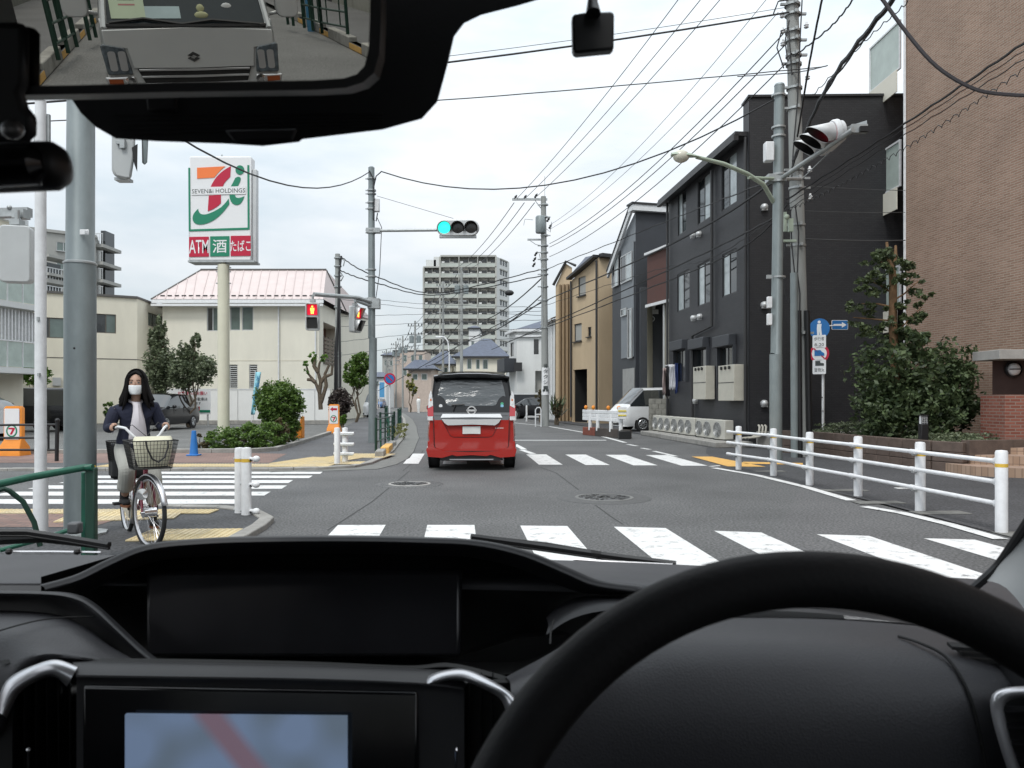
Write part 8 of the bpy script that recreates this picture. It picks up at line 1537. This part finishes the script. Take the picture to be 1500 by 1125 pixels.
# right dash in front of the driver
surf('driver_pad', [[(740, 992, .81), (800, 960, .83), (850, 930, .86), (905, 908, .90), (990, 905, .93), (1200, 905, .94), (1380, 918, .94), (1500, 940, .92), (1760, 990, .85)], [(745, 996, .80), (805, 968, .81), (855, 943, .84), (920, 918, .86), (1000, 912, .88), (1200, 914, .88), (1380, 930, .88), (1500, 955, .86), (1760, 1010, .8)], [(748, 1005, .78), (805, 985, .78), (860, 965, .79), (930, 950, .80), (1010, 945, .80), (1200, 945, .80), (1380, 958, .80), (1500, 985, .79), (1760, 1040, .75)], [(748, 1040, .76), (805, 1030, .76), (860, 1030, .76), (930, 1030, .76), (1010, 1030, .76), (1200, 1030, .76), (1400, 1030, .76), (1500, 1040, .76), (1760, 1080, .74)], [(740, 1160, .75), (805, 1160, .75), (860, 1160, .75), (930, 1160, .75), (1010, 1160, .75), (1200, 1160, .75), (1430, 1160, .75), (1500, 1160, .75), (1760, 1160, .73)], [(740, 1330, .76), (805, 1330, .76), (860, 1330, .76), (930, 1330, .76), (1010, 1330, .76), (1200, 1330, .76), (1430, 1330, .76), (1500, 1330, .76), (1760, 1330, .73)]], M_dash, 80)
surf('defroster_ledge', [[(800, 905, .96), (830, 880, 1.0), (880, 872, 1.02), (1000, 876, 1.02), (1200, 884, 1.0), (1400, 908, .98), (1600, 940, .93)], [(803, 915, .92), (840, 890, .94), (890, 879, .95), (1000, 882, .95), (1200, 890, .95), (1400, 914, .94), (1600, 950, .9)], [(800, 930, .90), (840, 905, .92), (900, 893, .93), (1000, 893, .93), (1200, 898, .93), (1400, 925, .92), (1600, 965, .88)]], M_dash2, 50)
b = MB(); b.tube([P(1130, 888, .945), P(1200, 889, .945), P(1290, 895, .94)], .0012, 6); b.build('ledge_highlight', M_silver, own)  # thin silver tube stands in for the highlight along the ledge
b = MB(); b.tube(cr([P(1316, 932, .835), P(1350, 943, .81), P(1385, 962, .79), (P(1412, 1000, .768)), P(1430, 1050, .755), P(1448, 1140, .748)]), .0016, 6); b.build('pad_seam', M_hole, own); b = MB(); b.tube(cr([P(811, 908, .905), P(807, 925, .86), P(806, 944, .835)]), .0012, 6); b.build('pad_seam', M_hole, own)
b = MB(); b.tube(cr([P(-20, 930, .80), P(30, 915, .825), P(75, 906, .86), P(140, 903, .905)]), .0008, 6); b.build('pad_seam', M_hole, own)
for k in range(3): b = MB(); b.obox(P(1395 + k * 14, 952 + k * 9, .80), P(1520 + k * 10, 962 + k * 9, .78) - P(1395 + k * 14, 952 + k * 9, .80), V((0, .01, .002)), V((0, 0, .0035))); b.build('demister_slot', M_hole, own)
surf('vent_trim', [[(1560, 1003, .73), (1500, 1005, .73), (1470, 1008, .73), (1453, 1018, .73), (1451, 1040, .73), (1462, 1085, .725), (1480, 1140, .72)], [(1560, 1006, .722), (1500, 1008, .722), (1473, 1011, .722), (1458, 1020, .722), (1456, 1040, .722), (1466, 1085, .717), (1484, 1140, .712)], [(1560, 1019, .722), (1500, 1019, .722), (1480, 1021, .722), (1469, 1028, .722), (1468, 1042, .722), (1478, 1088, .717), (1496, 1140, .712)], [(1560, 1022, .74), (1500, 1022, .74), (1483, 1024, .74), (1472, 1032, .74), (1472, 1045, .74), (1482, 1090, .735), (1500, 1140, .73)]], M_silver, 30)
b = MB(); b.prism([P(1468, 1020, .742), P(1600, 1018, .742), P(1600, 1200, .73), P(1500, 1200, .73)], (0, .01, 0)); vb = b.build('vent_recess', M_hole, own); BASE[vb.name] = BASE[own.name]
for k in range(5): b = MB(); b.obox(P(1474 + 4 * k, 1044 + k * 24, .728), P(1600, 1044 + k * 24, .728) - P(1474 + 4 * k, 1044 + k * 24, .728), V((0, .014, 0)), V((0, 0, .0012))); b.build('louvre', M_dash2, vb)
# steering wheel
tilt = rad(24); Rw = .199; top = P(1182, 848, .44); e1 = V((1, 0, 0)); e2 = V((0, math.sin(tilt), math.cos(tilt))); wc = top - e2 * Rw
wn_ = e1.cross(e2); b = MB(); N_ = 96; vs = []; fs = []; M2 = 14
for i in range(N_):
    a = 2 * math.pi * i / N_; d_ = e1 * math.cos(a) + e2 * math.sin(a)
    for k in range(M2): f_ = 2 * math.pi * k / M2; vs.append(wc + d_ * (Rw + .0162 * math.cos(f_)) + wn_ * .015 * math.sin(f_))
for i in range(N_):
    for k in range(M2): fs.append((i * M2 + k, i * M2 + (k + 1) % M2, ((i + 1) % N_) * M2 + (k + 1) % M2, ((i + 1) % N_) * M2 + k))
b.add(vs, fs); sw = b.build('steering_wheel', M_wheelm, own); BASE[sw.name] = BASE[own.name]
b = MB(); b.ball(wc + V((0, .03, 0)), (.075, .03, .07), 20); b.build('wheel_hub', M_dash2, sw)
for a in (rad(200), rad(-20), rad(270)): d_ = e1 * math.cos(a) + e2 * math.sin(a); b = MB(); b.tube([wc + V((0, .03, 0)), wc + d_ * Rw * .6 + V((0, .012, 0)), wc + d_ * Rw], [.03, .018, .014], 10); b.build('spoke', M_dash2, sw)
# bonnet edge, wipers
for nm, arm, blade, rr_ in (('left', [(-60, 795, 1.42), (60, 789, 1.45), (150, 800, 1.42)], [(-80, 779, 1.40), (40, 779, 1.43), (95, 787, 1.43), (160, 798, 1.4)], 0), ('right', [(700, 790, 1.42), (800, 800, 1.44), (880, 812, 1.42)], [(690, 786, 1.40), (780, 798, 1.43), (900, 815, 1.42), (990, 826, 1.38)], 0)):
    b = MB(); b.tube([P(*q) for q in blade], .006, 6); b.tube([P(q[0], q[1] + 5, q[2]) for q in blade], .0035, 5); w_ = b.build('wiper_blade', M_black, own); BASE[w_.name] = BASE[own.name]; b = MB(); b.tube([P(*q) for q in arm], [.009, .008, .006], 6); b.build('wiper_arm', M_rubber, w_)
b = MB(); b.tube([P(20, 808, 1.36), P(80, 808, 1.36), P(148, 809, 1.35)], .0022, 5); b.tube([P(840, 819, 1.36), P(900, 823, 1.35), P(985, 827, 1.34)], .0022, 5); b.build('cowl_seal', M_silver, own)
for u, v in ((13, 808), (113, 808)): MB().ball(P(u, v, 1.35), .006, 8).build('cowl_clip', M_black, own)
b = MB(); b.obox(P(97, 783, 1.45), V((.022, 0, 0)), V((0, .02, 0)), V((0, 0, .022))); b.build('wiper_pivot', mat('pivot_grey', (.08, .085, .09), .5), own, bevel=.004)
b = MB(); rows = [[P(u, v, y) for u, v in ((-300, 815), (0, 812), (400, 815), (800, 826), (1200, 845), (1560, 880))] for y, dv in ((1.30, 0),)]; rows = []
for y, z in ((1.28, .98), (1.38, 1.05), (1.44, 1.04), (1.55, 1.02), (1.9, .93), (2.05, .80)): rows.append([V((x, y - .09 * (x + .35) ** 2 * 1.0, z - .05 * (x + .35) ** 2)) for x in [-1.25 + .15 * k for k in range(13)]])
b.loft(rows); b.build('bonnet', mat('cowl_black', (.015, .015, .016), .5), own)
# right A pillar with rubber edge
surf('pillar_trim', [[(1440, 850, 1.0), (1462, 828, .98), (1490, 792, .95), (1530, 735, .9), (1640, 560, .75)], [(1475, 862, .93), (1500, 840, .92), (1530, 802, .9), (1570, 750, .85), (1690, 570, .7)], [(1540, 930, .86), (1570, 890, .85), (1600, 850, .83), (1640, 790, .8), (1760, 600, .65)], [(1700, 1000, .78), (1730, 960, .77), (1760, 920, .76), (1800, 860, .72), (1900, 640, .6)]], mat('pillar_grey', (.30, .31, .31), .75, var=.03), 40)
b = MB(); b.tube(cr([P(1425, 862, 1.0), P(1447, 843, .99), P(1466, 823, .98), P(1488, 790, .95), P(1508, 760, .92), P(1640, 560, .76)]), .0055, 8); b.build('pillar_seal', M_black, own)
# roof lining, header, door panels, low seats (shell of the cabin, partly added to darken it)
b = MB(); b.loft([[V((x, y, z)) for x in (-1.25, -.4, .55)] for y, z in ((.56, 1.735), (.3, 1.78), (-.4, 1.82), (-1.5, 1.80))]); o = b.build('roof_lining', mat('headliner', (.20, .20, .19), .95, var=.03), own); o.modifiers.new('s', 'SOLIDIFY').thickness = .03
b = MB(); b.obox((.5, -1.5, .3), (.05, 0, 0), (0, 2.4, 0), (0, 0, .78)); b.build('door_panel', M_dash2, own); b = MB(); b.obox((-1.3, -1.5, .3), (.05, 0, 0), (0, 2.4, 0), (0, 0, .75)); b.build('door_panel', M_dash2, own); b = MB(); b.obox((.5, -1.5, 1.08), (.05, 0, 0), (0, 1.35, 0), (0, 0, .72)); b.build('cabin_light_block', M_dash2, own); b = MB(); b.obox((-1.3, -1.5, 1.05), (.05, 0, 0), (0, 1.35, 0), (0, 0, .75)); b.build('cabin_light_block', M_dash2, own)  # upper rear panels are unseen, added to cut light from behind
b = MB(); b.obox((-1.25, -1.2, .3), (1.75, 0, 0), (0, .2, 0), (0, 0, .8)); b.build('seat_back', M_dash2, own); b = MB(); b.obox((-1.3, -1.2, .28), (1.85, 0, 0), (0, 2.6, 0), (0, 0, .02)); b.build('floor_panel', M_hole, own)  # low seat back is unseen, added to block low light
# windscreen
M_screen = glass('windscreen_glass', (.965, .975, .97), .06)
b = MB(); b.loft([[V((x, y - .13 * ((x + .37) / .9) ** 2, z)) for x in [-1.2 + .16 * k for k in range(11)]] for y, z in ((1.36, 1.06), (1.0, 1.37), (.62, 1.70))]); b.build('windscreen', M_screen, own)
# sensor cover behind the mirror
cov = [(96, 132), (118, 165), (140, 186), (170, 203), (230, 207), (330, 210.5), (385, 214), (438, 208), (443, 204), (560, 190), (618, 174), (640, 150), (655, 95), (664, 55), (680, 34), (705, 22), (760, 8), (860, -22), (860, -160), (60, -160), (60, 132)]
b = MB(); Yc = .60; b.loft([[P(u, v, Yc) for u, v in cov], [P(u + 2, v - 5, Yc + .04) for u, v in cov], [P(u - 6, v - 16, Yc + .09) for u, v in cov]], closed=True, caps=True); b.build('sensor_cover', dashmat('cover_black', (.008, .008, .009), .5, .1), own, bevel=.004)
for k in range(5): b = MB(); b.tube([P(165 + k * 3, 168 + k * 7, .598), P(560, 166 + k * 4.5, .598)], .0006, 4); b.build('cover_rib', M_black, own)
b = MB(); b.prism([P(330, 192, .598), P(438, 190, .598), P(430, 208, .598), P(345, 210, .598)], (0, -.004, 0)); b.build('cover_boss', M_dash2, own, bevel=.002); b = MB(); b.prism([P(215, 135, .598), P(262, 135, .598), P(260, 164, .598), P(218, 164, .598)], (0, -.003, 0)); b.build('cover_boss', M_dash2, own, bevel=.002)
# mirror with true reflecting glass
C_ = V((0, 0, EYE)); AX = .30
inc = V(((245 - CX) / F, 1, (HY + 11) / F)).normalized(); outd = V((-AX, -1, -.040)).normalized(); mn = (outd - inc).normalized(); Mp = V(((270 - CX) / F * .5, .5, EYE + (HY - 55) / F * .5))
def mray(u, v): d_ = V(((u - CX) / F, 1, (HY - v) / F)).normalized(); return C_ + d_ * ((Mp - C_).dot(mn) / d_.dot(mn)), d_
def refl(u, v): p, d_ = mray(u, v); return p, d_ - mn * 2 * d_.dot(mn)
def GM(u, v, z=0): p, d_ = refl(u, v); k = (z - p.z) / d_.z; return p + d_ * k
mo = [(-40, -90), (545, -90), (543, 30), (541, 75), (535, 98), (524, 110), (505, 116), (460, 119), (250, 122), (120, 126), (-40, 128)]
b = MB(); fr2 = [mray(*q)[0] for q in mo]; b.poly(fr2)
M_mir = bpy.data.materials.new('mirror_glass'); M_mir.use_nodes = True; q_ = M_mir.node_tree.nodes['Principled BSDF']; q_.inputs['Metallic'].default_value = 1; q_.inputs['Roughness'].default_value = 0.0; q_.inputs['Base Color'].default_value = (.52, .51, .46, 1)
mgl = b.build('mirror_glass', M_mir, own, smooth=0)
cent = sum(fr2, V((0, 0, 0))) / len(fr2); b = MB(); outer = [mray(*q)[0] for q in [(-70, -110), (560, -110), (559, 30), (557, 80), (549, 108), (533, 122), (508, 130), (460, 133), (250, 136), (120, 139), (-70, 142)]]
n_ = len(outer); b.add([p + mn * .004 for p in outer] + [p + mn * .004 for p in fr2] + [p - mn * .025 for p in outer] + [p - mn * .001 for p in fr2], [(i, (i + 1) % n_, n_ + (i + 1) % n_, n_ + i) for i in range(n_)] + [(i, (i + 1) % n_, 2 * n_ + (i + 1) % n_, 2 * n_ + i) for i in range(n_)] + [(n_ + i, n_ + (i + 1) % n_, 3 * n_ + (i + 1) % n_, 3 * n_ + i) for i in range(n_)] + [tuple(range(2 * n_, 3 * n_))]); b.build('mirror_frame', M_black, own, smooth=0)
b = MB(); b.tube([cent - mn * .02, P(330, -60, .62)], .016, 10); b.build('mirror_stem', M_black, own)
# dash camera at upper left
t = thing('dash_camera', 'black cylindrical dash camera hanging at the upper left', 'camera', P(30, 210, .46)); b = MB(); a, c = P(-90, 250, .46), P(98, 243, .46); dx = (c - a).normalized()
b.tube([a, P(50, 244, .46), P(80, 243.5, .46), P(93, 243, .46), P(102, 242.5, .46)], [.0145, .0145, .0142, .011, .003], 22); b.build('camera_body', M_black, t); b = MB(); b.tube([P(-90, 248, .45), P(55, 241, .45), P(68, 240, .45)], [.0125, .012, .006], 14); b.build('front_band', M_gloss, t)
b = MB(); b.prism([mray(u, v)[0] + mn * .002 for u, v in ((-80, 36), (44, 36), (50, 46), (50, 130), (44, 140), (50, 160), (62, 172), (61, 200), (48, 212), (-80, 212))], mn * .009); b.build('mount', M_black, t, bevel=.006); b = MB(); b.ball(P(18, 190, .468), (.007, .005, .006), 12); b.build('ball_joint', mat('joint_grey', (.2, .2, .2), .35, metal=.5), t)
# small square sensor on the glass
t = thing('window_sensor', 'small black square sensor on a stalk at the top centre', 'sensor', P(869, 40, .66)); b = MB(); b.prism([P(u, v, .66) for u, v in ((841, 20), (858, 17), (895, 16), (899, 18), (900, 22), (899.5, 68), (896, 72), (845, 77), (841, 75), (839, 70), (838, 24))], (0, .012, 0)); b.build('body', M_black, t, bevel=.002); b = MB(); b.tube([P(869, 20, .655), P(868, 4, .66), P(869, -40, .67)], [.0065, .0045, .003], 10); b.build('stalk', M_black, t)

# ================================================================ STREET BEHIND (seen in the mirror)
ax_ = V((outd.x, outd.y, 0)).normalized(); ry_ = V((-ax_.y, ax_.x, 0))
cc = GM(284, 100, .75)   # direction to the van behind
def MY(u, v, dist): p, d_ = refl(u, v); return p + d_ * (dist / d_.dot(ax_))
DV = 7.3; vc = MY(284, 84, DV); vyaw = math.atan2(-(-ax_.x), -ax_.y) ; vyaw = math.atan2(ax_.x, -ax_.y)
kv = thing('kei_van', 'silver small van with flat front close behind, seen in the inside mirror', 'van', V((vc.x, vc.y, .0)), vyaw)
# local frame: +y faces us ( = -outd ), x to its left/right
stv = [(-3.3, 1.0, 1.80, .70), (-3.1, 1.0, 1.88, .7375), (-.9, 1.0, 1.89, .7375), (-.62, 1.0, 1.84, .7375), (-.14, 1.02, 1.16, .735), (0, .98, 1.03, .70)]
hw = .7375
carbody(kv, stv, hw, M_silp, zb=.24, win=(1, 4, (3,)), wheels=(-2.7, -.55), wr=.27)
def fpnl(name, pts, m, y0=0, d=.015, par=kv, bevel=0):
    b = MB(); b.prism([V((x, y0, 1.05 - (1.05 - z) * .78)) for x, z in pts], (0, d, 0)); o = b.build(name, m, par, local=True, bevel=bevel, smooth=30); BASE[o.name] = V((0, 0, 0)); return o
fpnl('bonnet_panel', sym([(0, .66), (.50, .66), (.52, .86), (.69, .90), (.69, 1.05), (0, 1.07)]), M_silp, -.01, .03, bevel=.015)
for s in (-1, 1):
    h_ = fpnl('headlight', [(s * .51, .60), (s * .71, .60), (s * .725, .90), (s * .70, .915), (s * .55, .88), (s * .535, .85)], mat('headlamp_glass', (.09, .11, .13), .1, var=.6, scale=30, coat=1), -.02, .045, bevel=.012)
    for q_ in (-.05, .03): fpnl('lamp_chamber', [(s * (.62 + q_) + x, z) for x, z in rrect(.06, .2, .02, 2, 0, .74)], M_silver, .022, .006, h_)
    f_ = fpnl('indicator_cluster', [(s * .50, .46), (s * .72, .48), (s * .74, .58), (s * .50, .585)], M_silver, -.02, .045, bevel=.015); fpnl('indicator', [(s * .60, .50), (s * .71, .51), (s * .71, .56), (s * .60, .555)], mat('amber_dark', (.30, .07, .02), .3, var=0), .026, .006, f_); MB().lathe([(.045, 0), (.045, .01), (.02, .012)], (s * .545, .028, .64), (0, 1, 0), 14).build('fog_lamp', M_chrome, f_, local=True)
fpnl('grille', sym([(0, .47), (.42, .49), (.47, .66), (0, .655)]), M_black, -.01, .03)
for z in (.645, .575, .50): fpnl('grille_bar', sym([(0, z - .013), (.455 - (.645 - z) * .2, z - .01), (.46 - (.645 - z) * .2, z + .012), (0, z + .01)]), M_silver, .0, .035, bevel=.004)
fpnl('bumper', sym([(0, .26), (.68, .26), (.73, .47), (.48, .47), (0, .455)]), M_silp, -.02, .06, bevel=.02)
eb = .028
for pts in ([(-.05, .015), (.0, .052), (.052, .015), (.028, .0), (.0, .020), (-.022, .003)], [(.05, -.015), (.0, -.052), (-.052, -.015), (-.028, .0), (.0, -.020), (.022, -.003)]): fpnl('emblem', [(x, .775 + z) for x, z in pts], M_chrome, .021, .006)
fpnl('emblem', [(-.022, .787), (.03, .757), (.022, .763 - .0), (-.03, .793)], M_chrome, .021, .006)
# windscreen details
def wsp(x, z, e=0.02): return V((x, -.14 - .706 * (z - 1.16) * (1 if z > 1.16 else 1.3) + e, z))
b = MB(); b.loft([[wsp(-.64, 1.085), wsp(0, 1.085), wsp(.64, 1.085)], [wsp(-.56, 1.78), wsp(0, 1.80), wsp(.56, 1.78)]]); o = b.build('windscreen', mat('van_screen', (.02, .028, .034), .1, var=.3, scale=2, spec=.4), kv, local=True, smooth=0)
b = MB(); b.tube([wsp(-.66, 1.08, .03), wsp(0, 1.075, .03), wsp(.66, 1.08, .03)], .018, 6); b.tube([wsp(.6, 1.09, .05), wsp(.2, 1.12, .05), wsp(-.05, 1.09, .05)], .012, 5); b.tube([wsp(-.05, 1.09, .05), wsp(-.35, 1.13, .05), wsp(-.62, 1.10, .05)], .012, 5); b.build('wiper', M_black, kv, local=True)
for s in (-1, 1): b = MB(); b.tube([wsp(s * .67, 1.06, .03), wsp(s * .58, 1.82, .03)], .025, 6); b.build('screen_pillar', M_silp, kv, local=True); b = MB(); b.prism([V((s * .87 + x, -.3, 1.26 + z)) for x, z in rrect(.20, .26, .06, 4)], (0, .09, 0)); b.tube([V((s * .7, -.3, 1.15)), V((s * .84, -.28, 1.18))], .02, 5); b.build('side_mirror', M_silp, kv, local=True, bevel=.02)
for (x0, x1, z0, z1, rot) in ((.05 * -1 - .0, -.28, 1.13, 1.22, 0), (-.30, -.55, 1.14, 1.29, 0)): pass
fpn = lambda nm, xa, xb, za, zb2, m: (lambda b: (b.quad(wsp(xa, za, .035), wsp(xb, za, .035), wsp(xb, zb2, .035), wsp(xa, zb2, .035)), b.build(nm, m, kv, local=True, smooth=0))[-1])(MB())
M_card = mat('card_green', (.50, .58, .42), .6, var=.05); o1_ = fpn('paper_card', -.33, -.60, 1.13, 1.30, M_card); fpn('paper_card', -.05, -.33, 1.13, 1.22, mat('card_blue', (.40, .50, .52), .6)); o1_.modifiers.new('s', 'SOLIDIFY').thickness = .003
for z in (1.265, 1.225, 1.16): fpn('card_line', -.40, -.53, z, z + .012, mat('card_ink', (.45, .2, .2), .7) if z == 1.225 else M_ink).location.y += .004
b = MB(); b.ball(wsp(.12, 1.20, .03), (.035, .02, .04), 10); b.ball(wsp(.12, 1.15, .03), (.06, .02, .035), 10); b.build('dashboard_figure', mat('figure_cream', (.5, .5, .3), .7), kv, local=True); b = MB(); b.ball(wsp(.34, 1.22, .03), (.045, .01, .03), 10); b.build('sticker', M_swhite, kv, local=True)
# road furniture behind: kerbs, green rail, walls (laid out along the road behind us)
def BK(s, d_): return V((vc.x, vc.y, 0)) * 0 + o0 + ax_ * s + rt * d_
rt = V((-ax_.y, ax_.x, 0)); g1 = GM(90, 92); g2 = GM(470, 50)
o0 = V((Mp.x, Mp.y, 0)); dl = (g1 - o0).dot(rt); dr2 = (g2 - o0).dot(rt)
sgn = 1 if dl > 0 else -1
b = MB(); A_ = BK(-1, dl + sgn * .0); 
for nm, d0, sg in (('pavement', dl, 1 if dl > dr2 else -1), ('pavement', dr2, 1 if dr2 > dl else -1)):
    b = MB(); b.poly([BK(5, d0) + V((0, 0, .13)), BK(70, d0) + V((0, 0, .13)), BK(70, d0 + sg * 2.4) + V((0, 0, .13)), BK(5, d0 + sg * 2.4) + V((0, 0, .13))]); o = setting(b.build(nm, M_walk, smooth=0)); BASE[o.name] = V((0, 0, 0))
    for k in range(18):
        s0 = 4.5 + k * 1.2; b = MB(); hgt = .22 if k % 3 else .13; b.obox(BK(s0, d0), ax_ * 1.18, rt * sg * .18, V((0, 0, hgt))); b.build('kerb_stone', M_kerb if k % 3 else M_orange_paint, o, bevel=.02)
b = MB(); b.poly([BK(3.5, dl) + V((0, 0, .004)), BK(80, dl) + V((0, 0, .004)), BK(80, dr2) + V((0, 0, .004)), BK(3.5, dr2) + V((0, 0, .004))]); b.build('road_behind', M_road, road, smooth=0)
sl_ = 1 if dl > dr2 else -1
def bfence(pa, pb, n, label):
    a, c = GM(*pa, .13), GM(*pb, .13); t = thing('guard_fence', label, 'fence', a)
    for k in range(n): q = a.lerp(c, k / (n - 1)); b = MB(); b.tube([q, q + V((0, 0, .85))], .035, 8); b.build('post', M_dgreen, t)
    for z in (.82, .5, .22): b = MB(); b.tube([a + V((0, 0, z)), c + V((0, 0, z))], .022, 8); b.build('rail', M_dgreen, t)
    for k in range((n - 1) * 2): q = a.lerp(c, (k + .5) / (n * 2 - 2)); b = MB(); b.tube([q + V((0, 0, .22)), q + V((0, 0, .82))], .014, 6); b.build('baluster', M_dgreen, t)
bfence((86, 88), (113, 69), 3, 'dark green fence on the kerb behind, left in the mirror'); bfence((132, 59), (141, 55), 2, 'small fence piece beside the silver van, left in the mirror')
bfence((446, 41), (472, 49), 3, 'dark fence near the blue post, right in the mirror'); bfence((472, 49), (510, 57), 2, 'dark fence nearest us, right in the mirror'); bfence((422, 36), (430, 38), 2, 'dark fence furthest back, right in the mirror')
for d0, sg, lb, m_ in ((dl + sl_ * 2.5, sl_, 'grey garden wall along the street behind, left in the mirror', mat('old_wall', (.16, .16, .14), .9, var=.25, scale=3)), (dr2 - sl_ * 2.6, -sl_, 'pale building wall along the street behind, right in the mirror', mat('mirror_wall', (.34, .33, .29), .9, var=.15))):
    t = thing('street_wall', lb, 'wall', BK(5, d0)); f = Face(BK(5, d0), BK(60, d0)) 
    for k in range(14): b = MB(); b.obox(BK(5 + 4 * k, d0), ax_ * 3.97, rt * sg * .2, V((0, 0, 4.5 if sg != sl_ or k > 1 else 2.2))); b.build('wall_panel', m_ if k % 3 != 1 else mat('mirror_dark', (.05, .05, .05), .7), t, bevel=.01)
t = thing('blue_post', 'blue post by the kerb behind, right in the mirror', 'post', GM(456, 46)); b = MB(); q = GM(456, 46); b.tube([q, q + V((0, 0, 1.25))], .09, 10); b.build('post', mat('post_blue', (.08, .25, .42), .5), t)
t = thing('glazed_shopfront', 'glazed shopfront with dark lower panel behind, right in the mirror', 'shop', BK(11, dr2 - sl_ * 2.4))
for k in range(5):
    f0_ = BK(9 + k * 2, dr2 - sl_ * 2.35); b = MB(); b.obox(f0_ + V((0, 0, .1)), ax_ * 1.95, -rt * sl_ * .1, V((0, 0, .6))); b.build('lower_panel', M_dkframe, t); b = MB(); b.obox(f0_ + V((0, 0, .75)), ax_ * 1.9, -rt * sl_ * .08, V((0, 0, 1.6))); b.build('pane', M_glassg, t); b = MB(); b.obox(f0_ + V((0, 0, .1)), ax_ * .06, rt * sl_ * .06, V((0, 0, 2.4))); b.obox(f0_ + V((0, 0, .7)), ax_ * 2, rt * sl_ * .06, V((0, 0, .06))); b.build('frame', M_white, t)
# concrete building closing the view behind, and our bit of road under the car
t = thing('end_wall', 'dark building closing the street far behind, seen in the mirror', 'building', BK(45, 0)); b = MB(); b.obox(BK(45, -15), rt * 30, ax_ * 6, V((0, 0, 7))); b.build('wall', mat('old_wall', (.16, .16, .14), .9), t)
for k in range(6): b = MB(); b.obox(BK(44.95, -12 + k * 4.5), rt * 1.8, -ax_ * .06, V((0, 0, 0))); b.v = [p + V((0, 0, 0)) for p in b.v]; b = MB(); b.obox(BK(44.9, -12 + k * 4.5) + V((0, 0, 3.2)), rt * 1.8, ax_ * .06, V((0, 0, 1.4))); b.build('window', M_glassg, t)

# things on the low pavement stand on it
for o in list(COL.objects):
    if o.parent is None and abs(o.location.z - .1) < 1e-5: o.location.z = .04
